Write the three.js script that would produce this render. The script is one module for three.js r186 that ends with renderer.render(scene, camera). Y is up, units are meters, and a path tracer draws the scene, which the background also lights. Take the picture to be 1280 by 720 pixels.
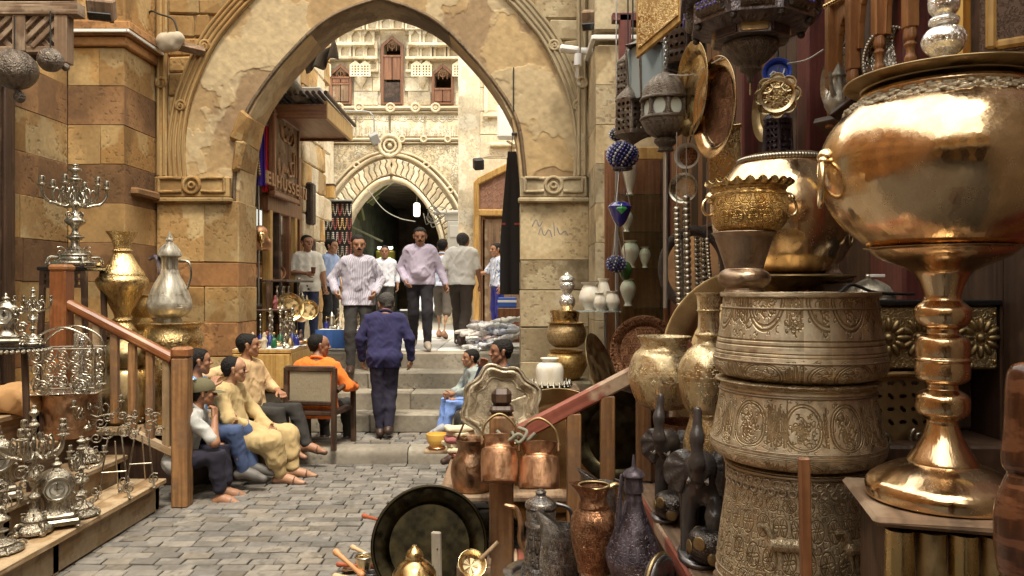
import * as THREE from 'three';
import { mergeGeometries, toCreasedNormals } from 'three/addons/utils/BufferGeometryUtils.js';
import { TextGeometry } from 'three/addons/geometries/TextGeometry.js';
import { FontLoader } from 'three/addons/loaders/FontLoader.js';

// ---------------------------------------------------------------- camera, sky, sun, exposure
const scene = new THREE.Scene();
const EYE = 1.85, F = 950;                       // eye height in metres, focal length in photograph pixels
const camera = new THREE.PerspectiveCamera(2 * Math.atan(360 / F) * 180 / Math.PI, 1280 / 720, 0.05, 200);
camera.position.set(0, EYE, 0); camera.lookAt(0, EYE, -10);
const renderer = new THREE.WebGLRenderer({ antialias: true });
renderer.setSize(1024, 576);
renderer.toneMapping = THREE.LinearToneMapping;
renderer.toneMappingExposure = 3.05;
renderer.shadowMap.enabled = true;
{ // bright hazy overcast: air only, a little brighter overhead
  const W = 128, H = 64, d = new Float32Array(W * H * 4);
  for (let j = 0; j < H; j++) for (let i = 0; i < W; i++) {
    const e = (j + 0.5) / H * 2 - 1, s = Math.sin(Math.max(e, 0) * Math.PI / 2), k = e < 0 ? 0.5 : 0.75 + 0.45 * s, o = (j * W + i) * 4;
    d[o] = k; d[o + 1] = k * 0.965; d[o + 2] = k * 0.87; d[o + 3] = 1;
  }
  const sky = new THREE.DataTexture(d, W, H, THREE.RGBAFormat, THREE.FloatType);
  sky.mapping = THREE.EquirectangularReflectionMapping; sky.magFilter = THREE.LinearFilter; sky.needsUpdate = true;
  scene.background = sky; scene.environment = sky; scene.backgroundIntensity = 1; scene.environmentIntensity = 1;
}
const sun = new THREE.DirectionalLight(new THREE.Color(1, 0.9, 0.74), 1.5);
sun.position.set(3.5, 30, 5); sun.target.position.set(-1, 0, -8); sun.castShadow = true; sun.shadow.radius = 22;
sun.shadow.mapSize.set(2048, 2048);
Object.assign(sun.shadow.camera, { left: -16, right: 16, top: 16, bottom: -16, near: 1, far: 80 });
scene.add(sun, sun.target);

// ---------------------------------------------------------------- helpers
let seed = 7;
const rnd = () => { seed = (seed + 0x6D2B79F5) | 0; let t = Math.imul(seed ^ (seed >>> 15), 1 | seed); t = (t + Math.imul(t ^ (t >>> 7), 61 | t)) ^ t; return ((t ^ (t >>> 14)) >>> 0) / 4294967296; };
const rr = (a, b) => a + (b - a) * rnd();
const hash = (x, y, z) => { let h = Math.imul(x, 374761393) ^ Math.imul(y, 668265263) ^ Math.imul(z, 2147483647 ^ 0x5bd1e995); h = Math.imul(h ^ (h >>> 13), 1274126177); return ((h ^ (h >>> 16)) >>> 0) / 4294967296; };
const sm = (t) => t * t * (3 - 2 * t), mix = (a, b, t) => a + (b - a) * t, clamp = (x, a = 0, b = 1) => Math.min(b, Math.max(a, x));
function noise3(x, y, z, per = 0) {            // value noise, periodic in x and y when per > 0
  const xi = Math.floor(x), yi = Math.floor(y), zi = Math.floor(z), u = sm(x - xi), v = sm(y - yi), w = sm(z - zi);
  const m = (a) => per ? ((a % per) + per) % per : a;
  const h = (a, b, c) => hash(m(xi + a), m(yi + b), zi + c);
  return mix(mix(mix(h(0, 0, 0), h(1, 0, 0), u), mix(h(0, 1, 0), h(1, 1, 0), u), v), mix(mix(h(0, 0, 1), h(1, 0, 1), u), mix(h(0, 1, 1), h(1, 1, 1), u), v), w);
}
const lattice = {};
function lat(fx, fy, z) { const k = fx + '_' + fy + '_' + z; if (!lattice[k]) { const t = lattice[k] = new Float32Array(fx * fy); for (let j = 0; j < fy; j++) for (let i = 0; i < fx; i++) t[j * fx + i] = hash(i, j, z); } return lattice[k]; }
function tn(x, y, fx, fy, t) {                 // value noise from a lattice that repeats every fx, fy
  const xi = Math.floor(x), yi = Math.floor(y), a = x - xi, b = y - yi, u = a * a * (3 - 2 * a), v = b * b * (3 - 2 * b);
  const x0 = ((xi % fx) + fx) % fx, x1 = x0 + 1 === fx ? 0 : x0 + 1, y0 = (((yi % fy) + fy) % fy) * fx, y1 = y0 + fx === fx * fy ? 0 : y0 + fx;
  const p = t[y0 + x0], q = t[y1 + x0]; return (p + (t[y0 + x1] - p) * u) * (1 - v) + (q + (t[y1 + x1] - q) * u) * v;
}
const grain = (u, v, fx, fy, z) => tn(u * fx, v * fy, fx, fy, lat(fx, fy, z));
const stacks = {};
function fbm(u, v, f0, oct, z = 0) {           // tileable on u, v in 0..1
  const key = f0 * 1e6 + oct * 1e4 + z; let L = stacks[key];
  if (!L) { L = stacks[key] = []; for (let o = 0, f = f0; o < oct; o++, f *= 2) L.push([f, lat(f, f, z + o * 7)]); }
  let s = 0, a = 0.5, t = 0;
  for (let o = 0; o < oct; o++) { const f = L[o][0]; s += a * tn(u * f, v * f, f, f, L[o][1]); t += a; a *= 0.5; }
  return s / t;
}
const at = (px, py, d) => [(px - 640) / F * d, EYE - (py - 360) / F * d, -d];
const M_ = (px, d) => px * d / F;              // size in metres of px photograph pixels at distance d
const taken = {};
function numbered(n) { const k = taken[n] = (taken[n] ?? -1) + 1; return k ? n + '_' + String(k).padStart(3, '0') : n; }
function tag(o, label, category, group) { o.userData.label = label; o.userData.category = category; if (group) o.userData.group = group; return o; }
function thing(name, label, category, pos = [0, 0, 0], turn = 0, group) {
  const o = new THREE.Group(); o.name = numbered(name); o.position.set(...pos); o.rotation.y = turn; scene.add(o);
  return tag(o, label, category, group);
}
function part(parent, name, geo, mat, pos, rot, scl) {
  const m = new THREE.Mesh(geo ?? undefined, mat); m.name = parent === scene ? numbered(name) : name; m.castShadow = m.receiveShadow = true;
  if (pos) m.position.set(...pos);
  if (rot) m.rotation.set(...rot);
  if (scl) typeof scl === 'number' ? m.scale.setScalar(scl) : m.scale.set(...scl);
  parent.add(m); return m;
}
function structure(name, geo, mat, pos, rot) { const m = part(scene, name, geo, mat, pos, rot); m.userData.kind = 'structure'; return m; }
function structGroup(name) { const o = new THREE.Group(); o.name = numbered(name); o.userData.kind = 'structure'; scene.add(o); return o; }
function copyOf(src, pos, turn, label, group) {
  const c = src.clone(); c.name = numbered(src.name.replace(/_\d{3}$/, '')); c.userData = { ...src.userData };
  if (label) c.userData.label = label;
  if (group) c.userData.group = group;
  c.position.set(...pos); c.rotation.y = turn ?? src.rotation.y; scene.add(c); return c;
}
// geometries ------------------------------------------------------
const T = (g, p = [0, 0, 0], r = [0, 0, 0], s = 1) => { const m = new THREE.Matrix4().compose(new THREE.Vector3(...p), new THREE.Quaternion().setFromEuler(new THREE.Euler(...r)), typeof s === 'number' ? new THREE.Vector3(s, s, s) : new THREE.Vector3(...s)); return g.clone().applyMatrix4(m); };
const join = (list) => mergeGeometries(list.map((g) => { const n = g.index ? g.toNonIndexed() : g.clone(); for (const k of Object.keys(n.attributes)) if (!['position', 'normal', 'uv'].includes(k)) n.deleteAttribute(k); return n; }));
function boxUV(g, off = [0, 0], s = 1) {       // uv in metres from the dominant axis of each face
  if (g.index) g = g.toNonIndexed();
  const p = g.attributes.position, uv = new Float32Array(p.count * 2), a = new THREE.Vector3(), b = new THREE.Vector3(), c = new THREE.Vector3();
  for (let i = 0; i < p.count; i += 3) {
    a.fromBufferAttribute(p, i); b.fromBufferAttribute(p, i + 1).sub(a); c.fromBufferAttribute(p, i + 2).sub(a); b.cross(c);
    const x = Math.abs(b.x), y = Math.abs(b.y), z = Math.abs(b.z);
    for (let k = i; k < i + 3; k++) {
      const X = p.getX(k), Y = p.getY(k), Z = p.getZ(k);
      const [u, v] = y >= x && y >= z ? [X, Z] : x >= z ? [Z, Y] : [X, Y];
      uv[k * 2] = u * s + off[0]; uv[k * 2 + 1] = v * s + off[1];
    }
  }
  g.setAttribute('uv', new THREE.BufferAttribute(uv, 2)); return g;
}
const QUADS = [[0, 1, 3, 2], [5, 4, 6, 7], [4, 0, 2, 6], [1, 5, 7, 3], [2, 3, 7, 6], [4, 5, 1, 0]]; // faces by corner index x + 2y + 4z (z flipped: 0 front)
function cbox(w, h, d, c = 0.005, jit = 0, off) {  // chamfered box about its centre, corners moved by up to jit
  c = Math.min(c, w * 0.45, h * 0.45, d * 0.45);
  const C = [];
  for (let k = 0; k < 8; k++) C.push(new THREE.Vector3((k & 1 ? 1 : -1) * w / 2, (k & 2 ? 1 : -1) * h / 2, (k & 4 ? -1 : 1) * d / 2).add(new THREE.Vector3(rr(-jit, jit), rr(-jit, jit), rr(-jit, jit) * (jit ? 1 : 0))));
  const V = [];                                 // V[corner][axis]: the corner pulled in along the two other axes
  for (let k = 0; k < 8; k++) { const s = [k & 1 ? -1 : 1, k & 2 ? -1 : 1, k & 4 ? 1 : -1]; V.push([0, 1, 2].map((ax) => { const v = C[k].clone(); if (ax !== 0) v.x += s[0] * c; if (ax !== 1) v.y += s[1] * c; if (ax !== 2) v.z += s[2] * c; return v; })); }
  const pos = [], ctr = new THREE.Vector3();
  const tri = (a, b, q) => { const n = b.clone().sub(a).cross(q.clone().sub(a)), m = a.clone().add(b).add(q); if (n.dot(m) < 0) [b, q] = [q, b]; for (const v of [a, b, q]) pos.push(v.x, v.y, v.z); };
  const quad = (a, b, q, e) => { tri(a, b, q); tri(a, q, e); };
  QUADS.forEach((f, n) => { const ax = n < 2 ? 2 : n < 4 ? 0 : 1; quad(...f.map((k) => V[k][ax])); });
  for (const [ax, bit] of [[0, 1], [1, 2], [2, 4]]) for (let k = 0; k < 8; k++) if (!(k & bit)) { const o = [0, 1, 2].filter((q) => q !== ax), j = k | bit; quad(V[k][o[0]], V[j][o[0]], V[j][o[1]], V[k][o[1]]); }
  for (let k = 0; k < 8; k++) tri(V[k][0], V[k][1], V[k][2]);
  const g = new THREE.BufferGeometry(); g.setAttribute('position', new THREE.Float32BufferAttribute(pos, 3)); g.computeVertexNormals();
  return boxUV(g, off ?? [rnd() * 3, rnd() * 3]);
}
function smoothProfile(pts, n = 5) {            // Catmull-Rom through [r, y] points; a point with a third entry is a sharp corner
  const out = []; let run = [];
  const flush = () => { if (run.length > 2) { const cv = new THREE.SplineCurve(run.map((p) => new THREE.Vector2(p[0], p[1]))); out.push(...cv.getPoints((run.length - 1) * n)); } else out.push(...run.map((p) => new THREE.Vector2(p[0], p[1]))); };
  pts.forEach((p, i) => { run.push(p); if (p[2] && i > 0 && i < pts.length - 1) { flush(); run = [p]; } }); flush();
  const res = [];
  for (const p of out) { const q = res[res.length - 1]; if (!q || q.distanceTo(p) > 1e-5) res.push(new THREE.Vector2(Math.max(p.x, 0), p.y)); }
  return res;
}
function lathe(pts, seg = 40, tile = 0.2, n = 5) {
  const pr = smoothProfile(pts, n); let len = 0, rm = 0; pr.forEach((p, i) => { rm = Math.max(rm, p.x); if (i) len += p.distanceTo(pr[i - 1]); });
  // corners: doubled points so that the normals do not smear across them
  const prof = []; const sharp = pts.filter((p) => p[2]);
  for (let i = 0; i < pr.length; i++) {
    const p = pr[i], c = sharp.some((s) => Math.abs(s[0] - p.x) < 1e-4 && Math.abs(s[1] - p.y) < 1e-4);
    if (c && i > 0 && i < pr.length - 1) { prof.push(p.clone().lerp(pr[i - 1], Math.min(0.3, 0.002 / p.distanceTo(pr[i - 1]))), p.clone().lerp(pr[i + 1], Math.min(0.3, 0.002 / p.distanceTo(pr[i + 1])))); } else prof.push(p);
  }
  const g = new THREE.LatheGeometry(prof, seg), uv = g.attributes.uv, ku = Math.max(1, Math.round(2 * Math.PI * rm / tile)), kv = len / tile;
  for (let i = 0; i < uv.count; i++) uv.setXY(i, uv.getX(i) * ku, uv.getY(i) * kv);
  return g;
}
const curve = (pts, closed = false) => new THREE.CatmullRomCurve3(pts.map((p) => new THREE.Vector3(...p)), closed, 'centripetal');
const tube = (pts, r, seg = 24, rad = 8, closed = false) => new THREE.TubeGeometry(curve(pts, closed), seg, r, rad, closed);
function taperTube(pts, r0, r1, seg = 24, rad = 10, flat = 1, rf) {   // radius from r0 to r1 (or rf(t)), flattened along its second axis
  const cv = curve(pts), g = new THREE.TubeGeometry(cv, seg, 1, rad), p = g.attributes.position, v = new THREE.Vector3();
  for (let i = 0; i <= seg; i++) { const c = cv.getPointAt(i / seg), r = rf ? rf(i / seg) : mix(r0, r1, i / seg); for (let j = 0; j <= rad; j++) { const k = i * (rad + 1) + j; v.fromBufferAttribute(p, k).sub(c).multiplyScalar(r); p.setXYZ(k, c.x + v.x, c.y + v.y * flat, c.z + v.z); } }
  const caps = [T(new THREE.SphereGeometry(1, rad, 6), cv.getPointAt(0).toArray(), [0, 0, 0], rf ? rf(0) : r0), T(new THREE.SphereGeometry(1, rad, 6), cv.getPointAt(1).toArray(), [0, 0, 0], rf ? rf(1) : r1)];
  g.computeVertexNormals(); return join([g, ...caps]);
}
function bar(a, b, w, h = w, c = 0.004, off) {   // a squared bar between two points (w across, h deep)
  const A = new THREE.Vector3(...a), B = new THREE.Vector3(...b), L = A.distanceTo(B), g = cbox(w, L, h, c, 0, off);
  const q = new THREE.Quaternion().setFromUnitVectors(new THREE.Vector3(0, 1, 0), B.clone().sub(A).normalize());
  return g.applyMatrix4(new THREE.Matrix4().compose(A.clone().add(B).multiplyScalar(0.5), q, new THREE.Vector3(1, 1, 1)));
}
const rod = (a, b, r0, r1 = r0, rad = 8) => { const A = new THREE.Vector3(...a), B = new THREE.Vector3(...b), L = A.distanceTo(B); return new THREE.CylinderGeometry(r1, r0, L, rad).applyMatrix4(new THREE.Matrix4().compose(A.clone().add(B).multiplyScalar(0.5), new THREE.Quaternion().setFromUnitVectors(new THREE.Vector3(0, 1, 0), B.clone().sub(A).normalize()), new THREE.Vector3(1, 1, 1))); };
const ball = (p, r, s = 12) => T(new THREE.SphereGeometry(1, s, Math.max(6, s * 0.7 | 0)), p, [0, 0, 0], r);
function prism(pts, depth, bevel = 0.004, holes = []) {    // extruded outline, front face at z = 0, going back
  const s = new THREE.Shape(pts.map((p) => new THREE.Vector2(...p))); for (const h of holes) s.holes.push(new THREE.Path(h.map((p) => new THREE.Vector2(...p))));
  const g = new THREE.ExtrudeGeometry(s, { depth: depth - 2 * bevel, bevelEnabled: bevel > 0, bevelThickness: bevel, bevelSize: bevel, bevelOffset: -bevel, bevelSegments: 1, steps: 1 });
  g.translate(0, 0, -depth + bevel); return boxUV(g, [rnd() * 3, rnd() * 3]);
}
function sheet(fn, nu, nv, thick = 0.01) {      // a curved sheet with a back: fn(u, v) -> [x, y, z]
  const pos = [], uv = [], idx = [], W = nu + 1, N = W * (nv + 1), P = [];
  for (let j = 0; j <= nv; j++) for (let i = 0; i <= nu; i++) { P.push(new THREE.Vector3(...fn(i / nu, j / nv))); uv.push(i / nu, j / nv); }
  const g0 = new THREE.BufferGeometry().setFromPoints(P), f = [];
  for (let j = 0; j < nv; j++) for (let i = 0; i < nu; i++) { const a = j * W + i; f.push(a, a + 1, a + W, a + 1, a + W + 1, a + W); }
  g0.setIndex(f); g0.computeVertexNormals(); const n = g0.attributes.normal;
  for (const p of P) pos.push(p.x, p.y, p.z);
  P.forEach((p, i) => pos.push(p.x - n.getX(i) * thick, p.y - n.getY(i) * thick, p.z - n.getZ(i) * thick)); uv.push(...uv);
  for (let k = 0; k < f.length; k += 3) idx.push(f[k], f[k + 1], f[k + 2], f[k] + N, f[k + 2] + N, f[k + 1] + N);
  const rim = (a, b) => idx.push(a, a + N, b, b, a + N, b + N);
  for (let i = 0; i < nu; i++) { rim(i, i + 1); rim(nv * W + i + 1, nv * W + i); }
  for (let j = 0; j < nv; j++) { rim((j + 1) * W, j * W); rim(j * W + nu, (j + 1) * W + nu); }
  const g = new THREE.BufferGeometry(); g.setAttribute('position', new THREE.Float32BufferAttribute(pos, 3)); g.setAttribute('uv', new THREE.Float32BufferAttribute(uv, 2)); g.setIndex(idx); g.computeVertexNormals(); return g;
}
const spiral = (cx, cy, z, r0, turns, dir = 1, start = 0, n = 14) => Array.from({ length: n + 1 }, (_, i) => { const t = i / n, a = start + dir * t * turns * Math.PI * 2, r = r0 * (1 - 0.82 * t); return [cx + Math.cos(a) * r, cy + Math.sin(a) * r, z]; });
// ---------------------------------------------------------------- textures and materials
const enc = (x) => { x = clamp(x); return 255 * (x <= 0.0031308 ? 12.92 * x : 1.055 * Math.pow(x, 1 / 2.4) - 0.055); };
function dataTex(N, fn, srgb, rep = 1, H = N) {
  const d = new Uint8Array(N * H * 4);
  for (let j = 0; j < H; j++) for (let i = 0; i < N; i++) { const c = fn((i + 0.5) / N, (j + 0.5) / H), o = (j * N + i) * 4; for (let k = 0; k < 3; k++) d[o + k] = srgb ? enc(c[k]) : 255 * clamp(typeof c === 'number' ? c : c[k]); d[o + 3] = 255; }
  const t = new THREE.DataTexture(d, N, H); if (srgb) t.colorSpace = THREE.SRGBColorSpace; t.magFilter = THREE.LinearFilter; t.wrapS = t.wrapT = THREE.RepeatWrapping; t.repeat.set(rep, rep); t.needsUpdate = true; return t;
}
function canvasTex(w, h, draw, srgb, rx = 1, ry = 1) {
  const c = document.createElement('canvas'); c.width = w; c.height = h; const x = c.getContext('2d'); draw(x, w, h);
  const t = new THREE.CanvasTexture(c); if (srgb) t.colorSpace = THREE.SRGBColorSpace; t.magFilter = THREE.LinearFilter; t.wrapS = t.wrapT = THREE.RepeatWrapping; t.repeat.set(rx, ry); return t;
}
const c3 = (a, b, t) => [mix(a[0], b[0], t), mix(a[1], b[1], t), mix(a[2], b[2], t)];
const lin = (r, g, b) => new THREE.Color().setRGB(r, g, b);
const step = (a, b, x) => sm(clamp((x - a) / (b - a)));
const std = (o) => new THREE.MeshPhysicalMaterial({ side: THREE.DoubleSide, ...o });

// pitted stone: tile of 2 m
const pitBump = dataTex(384, (u, v) => { const a = fbm(u, v, 5, 6, 3), p = fbm(u, v, 56, 2, 31), c = fbm(u, v, 4, 3, 35), q = step(0.6, 0.78, p) * step(.45, .6, c); return clamp(0.3 + 0.6 * a - 0.22 * q); }, false, 0.5);
const stoneMap = (A, B, C, z, f = 3) => dataTex(384, (u, v) => {
  const n = fbm(u, v, f, 6, z), s = fbm(u, v, f * 2, 5, z + 40), g = fbm(u, v, 64, 2, z + 80), pit = step(0.62, 0.78, fbm(u, v, 56, 2, 31)) * step(.45, .6, fbm(u, v, 4, 3, 35));
  let c = c3(A, B, step(0.38, 0.62, n)); c = c3(c, C, 0.8 * step(0.53, 0.6, s)); const gr = step(.48, .66, fbm(u, v, 2, 6, z + 120)); const k = (0.82 + 0.36 * g) * (1 - 0.3 * pit) * (1 - .36 * gr); return [c[0] * k, c[1] * k, c[2] * k];
}, true, 0.5);
const stone = (A, B, C, z, bump = 0.012, tint) => std({ map: stoneMap(A, B, C, z), bumpMap: pitBump, bumpScale: bump, roughness: 0.95, color: tint ?? lin(1, 1, 1) });
const ochreA = stone([.50, .32, .13], [.40, .24, .09], [.53, .395, .2], 1);
const ochre = [ochreA, ...[[.9, .84, .74], [1.08, 1.04, 1.0], [.8, .74, .64]].map((t) => { const m = ochreA.clone(); m.color = lin(...t); return m; })];
const brownA = stone([.245, .128, .053], [.3, .165, .07], [.18, .095, .042], 2);
const brown = [brownA, ...[[1.25, 1.15, 1.0], [.85, .85, .85]].map((t) => { const m = brownA.clone(); m.color = lin(...t); return m; })];
const duskyA = stone([.40, .315, .19], [.31, .24, .14], [.48, .40, .26], 5);
const dusky = [duskyA, ...[[.82, .8, .76], [.62, .6, .57], [1.12, 1.08, 1.0]].map((t) => { const m = duskyA.clone(); m.color = lin(...t); return m; })];
const creamA = stone([.72, .63, .47], [.65, .55, .39], [.77, .70, .55], 8, 0.01);
const cream = [creamA, ...[[.92, .9, .86], [1.07, 1.05, 1.02], [.84, .8, .74]].map((t) => { const m = creamA.clone(); m.color = lin(...t); return m; })];
// peeling plaster with flaked islands: tile of 5 m
const plasterMap = dataTex(768, (u, v) => {
  const a = fbm(u, v, 4, 6, 50), b = fbm(u, v, 5, 6, 60), e = fbm(u, v, 9, 5, 66), g = fbm(u, v, 90, 2, 70); 
  let c = c3([.41, .29, .145], [.33, .22, .105], step(0.38, 0.62, e));
  c = c3(c, [.25, .165, .09], 0.85 * step(0.52, 0.57, a)); c = c3(c, [.47, .375, .225], 0.7 * step(0.56, 0.6, b));
  const k = 0.8 + 0.4 * g; return [c[0] * k, c[1] * k, c[2] * k];
}, true, 0.2);
const plasterBump = dataTex(768, (u, v) => { const a = fbm(u, v, 4, 6, 50), b = fbm(u, v, 5, 6, 60), g = fbm(u, v, 60, 4, 71); return clamp(0.6 - 0.28 * step(0.535, 0.56, a) + 0.2 * step(0.565, 0.585, b) + 0.25 * (g - 0.5)); }, false, 0.2);
const plaster = std({ map: plasterMap, bumpMap: plasterBump, bumpScale: 0.03, roughness: 0.95 });
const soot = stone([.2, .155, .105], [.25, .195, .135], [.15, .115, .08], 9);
const curbMat = stone([.25, .22, .175], [.195, .17, .135], [.30, .27, .22], 12, 0.012);
const stepA = stone([.25, .22, .172], [.195, .172, .134], [.31, .28, .225], 14, 0.008), stepMat = [stepA, ...[[.88, .87, .85], [1.12, 1.1, 1.08]].map((t) => { const m = stepA.clone(); m.color = lin(...t); return m; })];
const cobbleA = stone([.18, .162, .14], [.14, .126, .109], [.215, .195, .168], 17, 0.006);
const cobble = [cobbleA, ...[[.9, .9, .9], [1.1, 1.08, 1.05], [.96, .98, 1.02], [1.04, .99, .92]].map((t) => { const m = cobbleA.clone(); m.color = lin(...t); return m; })];
const dirt = std({ color: lin(.055, .05, .045), roughness: 1, bumpMap: pitBump, bumpScale: 0.01 });
const paveMat = [[.62, .6, .56], [.5, .48, .45], [.7, .68, .64]].map((c) => std({ color: lin(...c), roughness: .8, bumpMap: pitBump, bumpScale: .003 }));
// carved relief: closely set scrolls and letters in low relief
const reliefTex = canvasTex(512, 512, (x, w, h) => {
  x.fillStyle = '#222'; x.fillRect(0, 0, w, h); x.strokeStyle = '#fff'; x.lineCap = 'round';
  for (let k = 0; k < 420; k++) { const X = rnd() * w, Y = rnd() * h, r = rr(7, 17), a = rnd() * 7; x.lineWidth = rr(3, 6); for (const ox of [-w, 0, w]) for (const oy of [-h, 0, h]) { x.beginPath(); x.arc(X + ox, Y + oy, r, a, a + rr(2.5, 4.6)); x.stroke(); } }
}, false);
const bandTex = canvasTex(1024, 128, (x, w, h) => {
  x.fillStyle = '#222'; x.fillRect(0, 0, w, h); x.strokeStyle = '#fff'; x.lineCap = 'round';
  for (let X = 6; X < w; X += rr(9, 17)) { x.lineWidth = rr(5, 7); x.beginPath(); const top = rr(8, 40); x.moveTo(X, h - 26); x.lineTo(X + rr(-2, 2), top); x.stroke(); if (rnd() < .55) { x.beginPath(); x.arc(X + 6, h - 30, rr(8, 20), rr(-.4, .6), rr(2.4, 3.6)); x.stroke(); } if (rnd() < .3) { x.beginPath(); x.arc(X + 8, rr(30, 70), 7, 0, 6.3); x.stroke(); } }
  x.lineWidth = 5; x.beginPath(); x.moveTo(0, h - 24); x.lineTo(w, h - 24); x.stroke();
}, false);
const carve = (m, t, rx, ry, s = 0.02) => { const c = m.clone(); c.bumpMap = t.clone(); c.bumpMap.repeat.set(rx, ry); c.bumpScale = s; return c; };
const creamCarved = carve(cream[1], reliefTex, 0.9, 0.9, 0.05), creamBand = carve(cream[0], bandTex, 0.25, 1.6, 0.05);
// wood: grain along v, tile 1 m
const woodBump = dataTex(256, (u, v) => clamp(0.3 * fbm(u, v, 4, 3, 90) + 0.7 * grain(u, v, 80, 5, 91)), false, 1, 512);
const woodMap = (A, B, z, worn) => dataTex(256, (u, v) => { const g = 0.6 * grain(u, v, 64, 3, z) + 0.4 * grain(u + .1 * fbm(u, v, 3, 2, z), v, 20, 2, z + 3), st = fbm(u, v, 5, 5, z + 9); let c = c3(A, B, step(0.2, 0.8, g)); if (worn) c = c3(c, worn, step(0.52, 0.68, st)); const k = 0.85 + 0.3 * fbm(u, v, 40, 2, z + 5); return c.map((q) => q * k); }, true, 1, 512);
const wood = (A, B, z, rough = 0.6, worn, bump = 0.0025) => std({ map: woodMap(A, B, z, worn), bumpMap: woodBump, bumpScale: bump, roughness: rough });
const plank = [wood([.28, .185, .095], [.19, .118, .058], 101, .8, [.34, .25, .155])]; for (const t of [[.85, .84, .82], [1.12, 1.1, 1.05]]) { const m = plank[0].clone(); m.color = lin(...t); plank.push(m); }
const railWood = wood([.24, .085, .028], [.14, .045, .016], 105, .4, [.28, .12, .045]);
const railRed = wood([.26, .075, .045], [.17, .045, .03], 107, .6, [.42, .30, .2]);
const newelWood = wood([.31, .16, .062], [.19, .092, .036], 109, .6, [.2, .11, .055], .005);
const darkWood = wood([.06, .03, .016], [.03, .015, .009], 111, .5, [.09, .05, .03]);
const redWood = wood([.14, .032, .024], [.085, .02, .016], 113, .5);
const brownWood = wood([.22, .095, .04], [.13, .05, .02], 115, .4);
const oldWood = wood([.21, .13, .075], [.12, .075, .045], 117, .85, [.28, .2, .13], .006);
const goldWood = wood([.5, .31, .1], [.36, .2, .06], 119, .4);
const black = std({ color: lin(.012, .011, .01), roughness: .6 }), blackGloss = std({ color: lin(.01, .01, .01), roughness: .25 });
const paint = (r, g, b, rough = .6) => std({ color: lin(r, g, b), roughness: rough });
const white = paint(.75, .74, .71), grey = paint(.3, .3, .29), steel = std({ color: lin(.55, .55, .55), metalness: 1, roughness: .35 });
const glassPane = std({ color: lin(.97, .97, .96), transmission: 1, thickness: 0, roughness: .03, ior: 1.5 });

// engraving: tile of 0.2 m
const arab = canvasTex(512, 512, (x, w, h) => {
  x.fillStyle = '#fff'; x.fillRect(0, 0, w, h); x.strokeStyle = '#000'; x.lineCap = 'round';
  const cell = 128; for (let j = 0; j < 4; j++) for (let i = 0; i < 4; i++) {
    const X = (i + .5) * cell + (j % 2 ? cell / 2 : 0), Y = (j + .5) * cell;
    for (const ox of [0, -w]) {
      x.lineWidth = 7; x.beginPath(); x.arc(X + ox, Y, 50, 0, 6.3); x.stroke();
      x.lineWidth = 5; for (let k = 0; k < 6; k++) { const a = k / 6 * 6.283 + j; x.beginPath(); x.ellipse(X + ox + Math.cos(a) * 26, Y + Math.sin(a) * 26, 17, 8, a, 0, 6.3); x.stroke(); }
      x.beginPath(); x.arc(X + ox, Y, 9, 0, 6.3); x.stroke();
      for (let k = 0; k < 4; k++) { const a = k / 4 * 6.283 + .78; x.beginPath(); x.arc(X + ox + Math.cos(a) * 74, Y + Math.sin(a) * 74, 14, a, a + 4.4); x.stroke(); }
    }
  }
  x.lineWidth = 3; for (let k = 0; k < 260; k++) { const X = rnd() * w, Y = rnd() * h, r = rr(5, 12), a = rnd() * 7; x.beginPath(); x.arc(X, Y, r, a, a + 3.6); x.stroke(); }
}, false);
const script = canvasTex(1024, 256, (x, w, h) => {       // rows of engraved lettering and scroll between ruled lines
  x.fillStyle = '#fff'; x.fillRect(0, 0, w, h); x.strokeStyle = '#000'; x.lineCap = 'round';
  for (const y of [10, 22, h - 22, h - 10]) { x.lineWidth = 4; x.beginPath(); x.moveTo(0, y); x.lineTo(w, y); x.stroke(); }
  for (let k = 0; k < 4; k++) {
    const X = k * 256 + 50; x.lineWidth = 6;
    for (const r of [84, 72]) { x.beginPath(); x.arc(X + 46, h / 2, r, 0, 6.3); x.stroke(); }
    x.lineWidth = 5; for (let q = 0; q < 26; q++) { const a = rnd() * 6.3, r = rr(8, 55); x.beginPath(); x.arc(X + 46 + Math.cos(a) * r, h / 2 + Math.sin(a) * r, rr(6, 14), a, a + 4.2); x.stroke(); }
    for (let q = 0; q < 12; q++) { const lx = X + 140 + q * 8; x.lineWidth = rr(4, 7); x.beginPath(); x.moveTo(lx, rr(40, 90)); x.lineTo(lx + rr(-4, 4), rr(150, 200)); x.stroke(); x.beginPath(); x.arc(lx, rr(120, 190), rr(8, 18), .2, 2.9); x.stroke(); }
  }
  x.lineWidth = 3; for (let k = 0; k < 330; k++) { x.beginPath(); const a = rnd() * 7; x.arc(rnd() * w, rr(28, h - 28), rr(4, 9), a, a + 3.8); x.stroke(); }
}, false);
const embossTex = dataTex(256, (u, v) => { const a = fbm(u, v, 10, 3, 130), b = Math.abs(fbm(u, v, 14, 3, 133) - .5) * 4; return clamp(.25 + .5 * a + .4 * clamp(b)); }, false);
const hammer = dataTex(256, (u, v) => { let m = 9; const n = 14, U = u * n, V = v * n; for (let j = -1; j <= 1; j++) for (let i = -1; i <= 1; i++) { const X = Math.floor(U) + i, Y = Math.floor(V) + j, a = ((X % n) + n) % n, b = ((Y % n) + n) % n, dx = X + hash(a, b, 5) - U, dy = Y + hash(a, b, 9) - V; m = Math.min(m, dx * dx + dy * dy); } return clamp(m); }, false);
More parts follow.
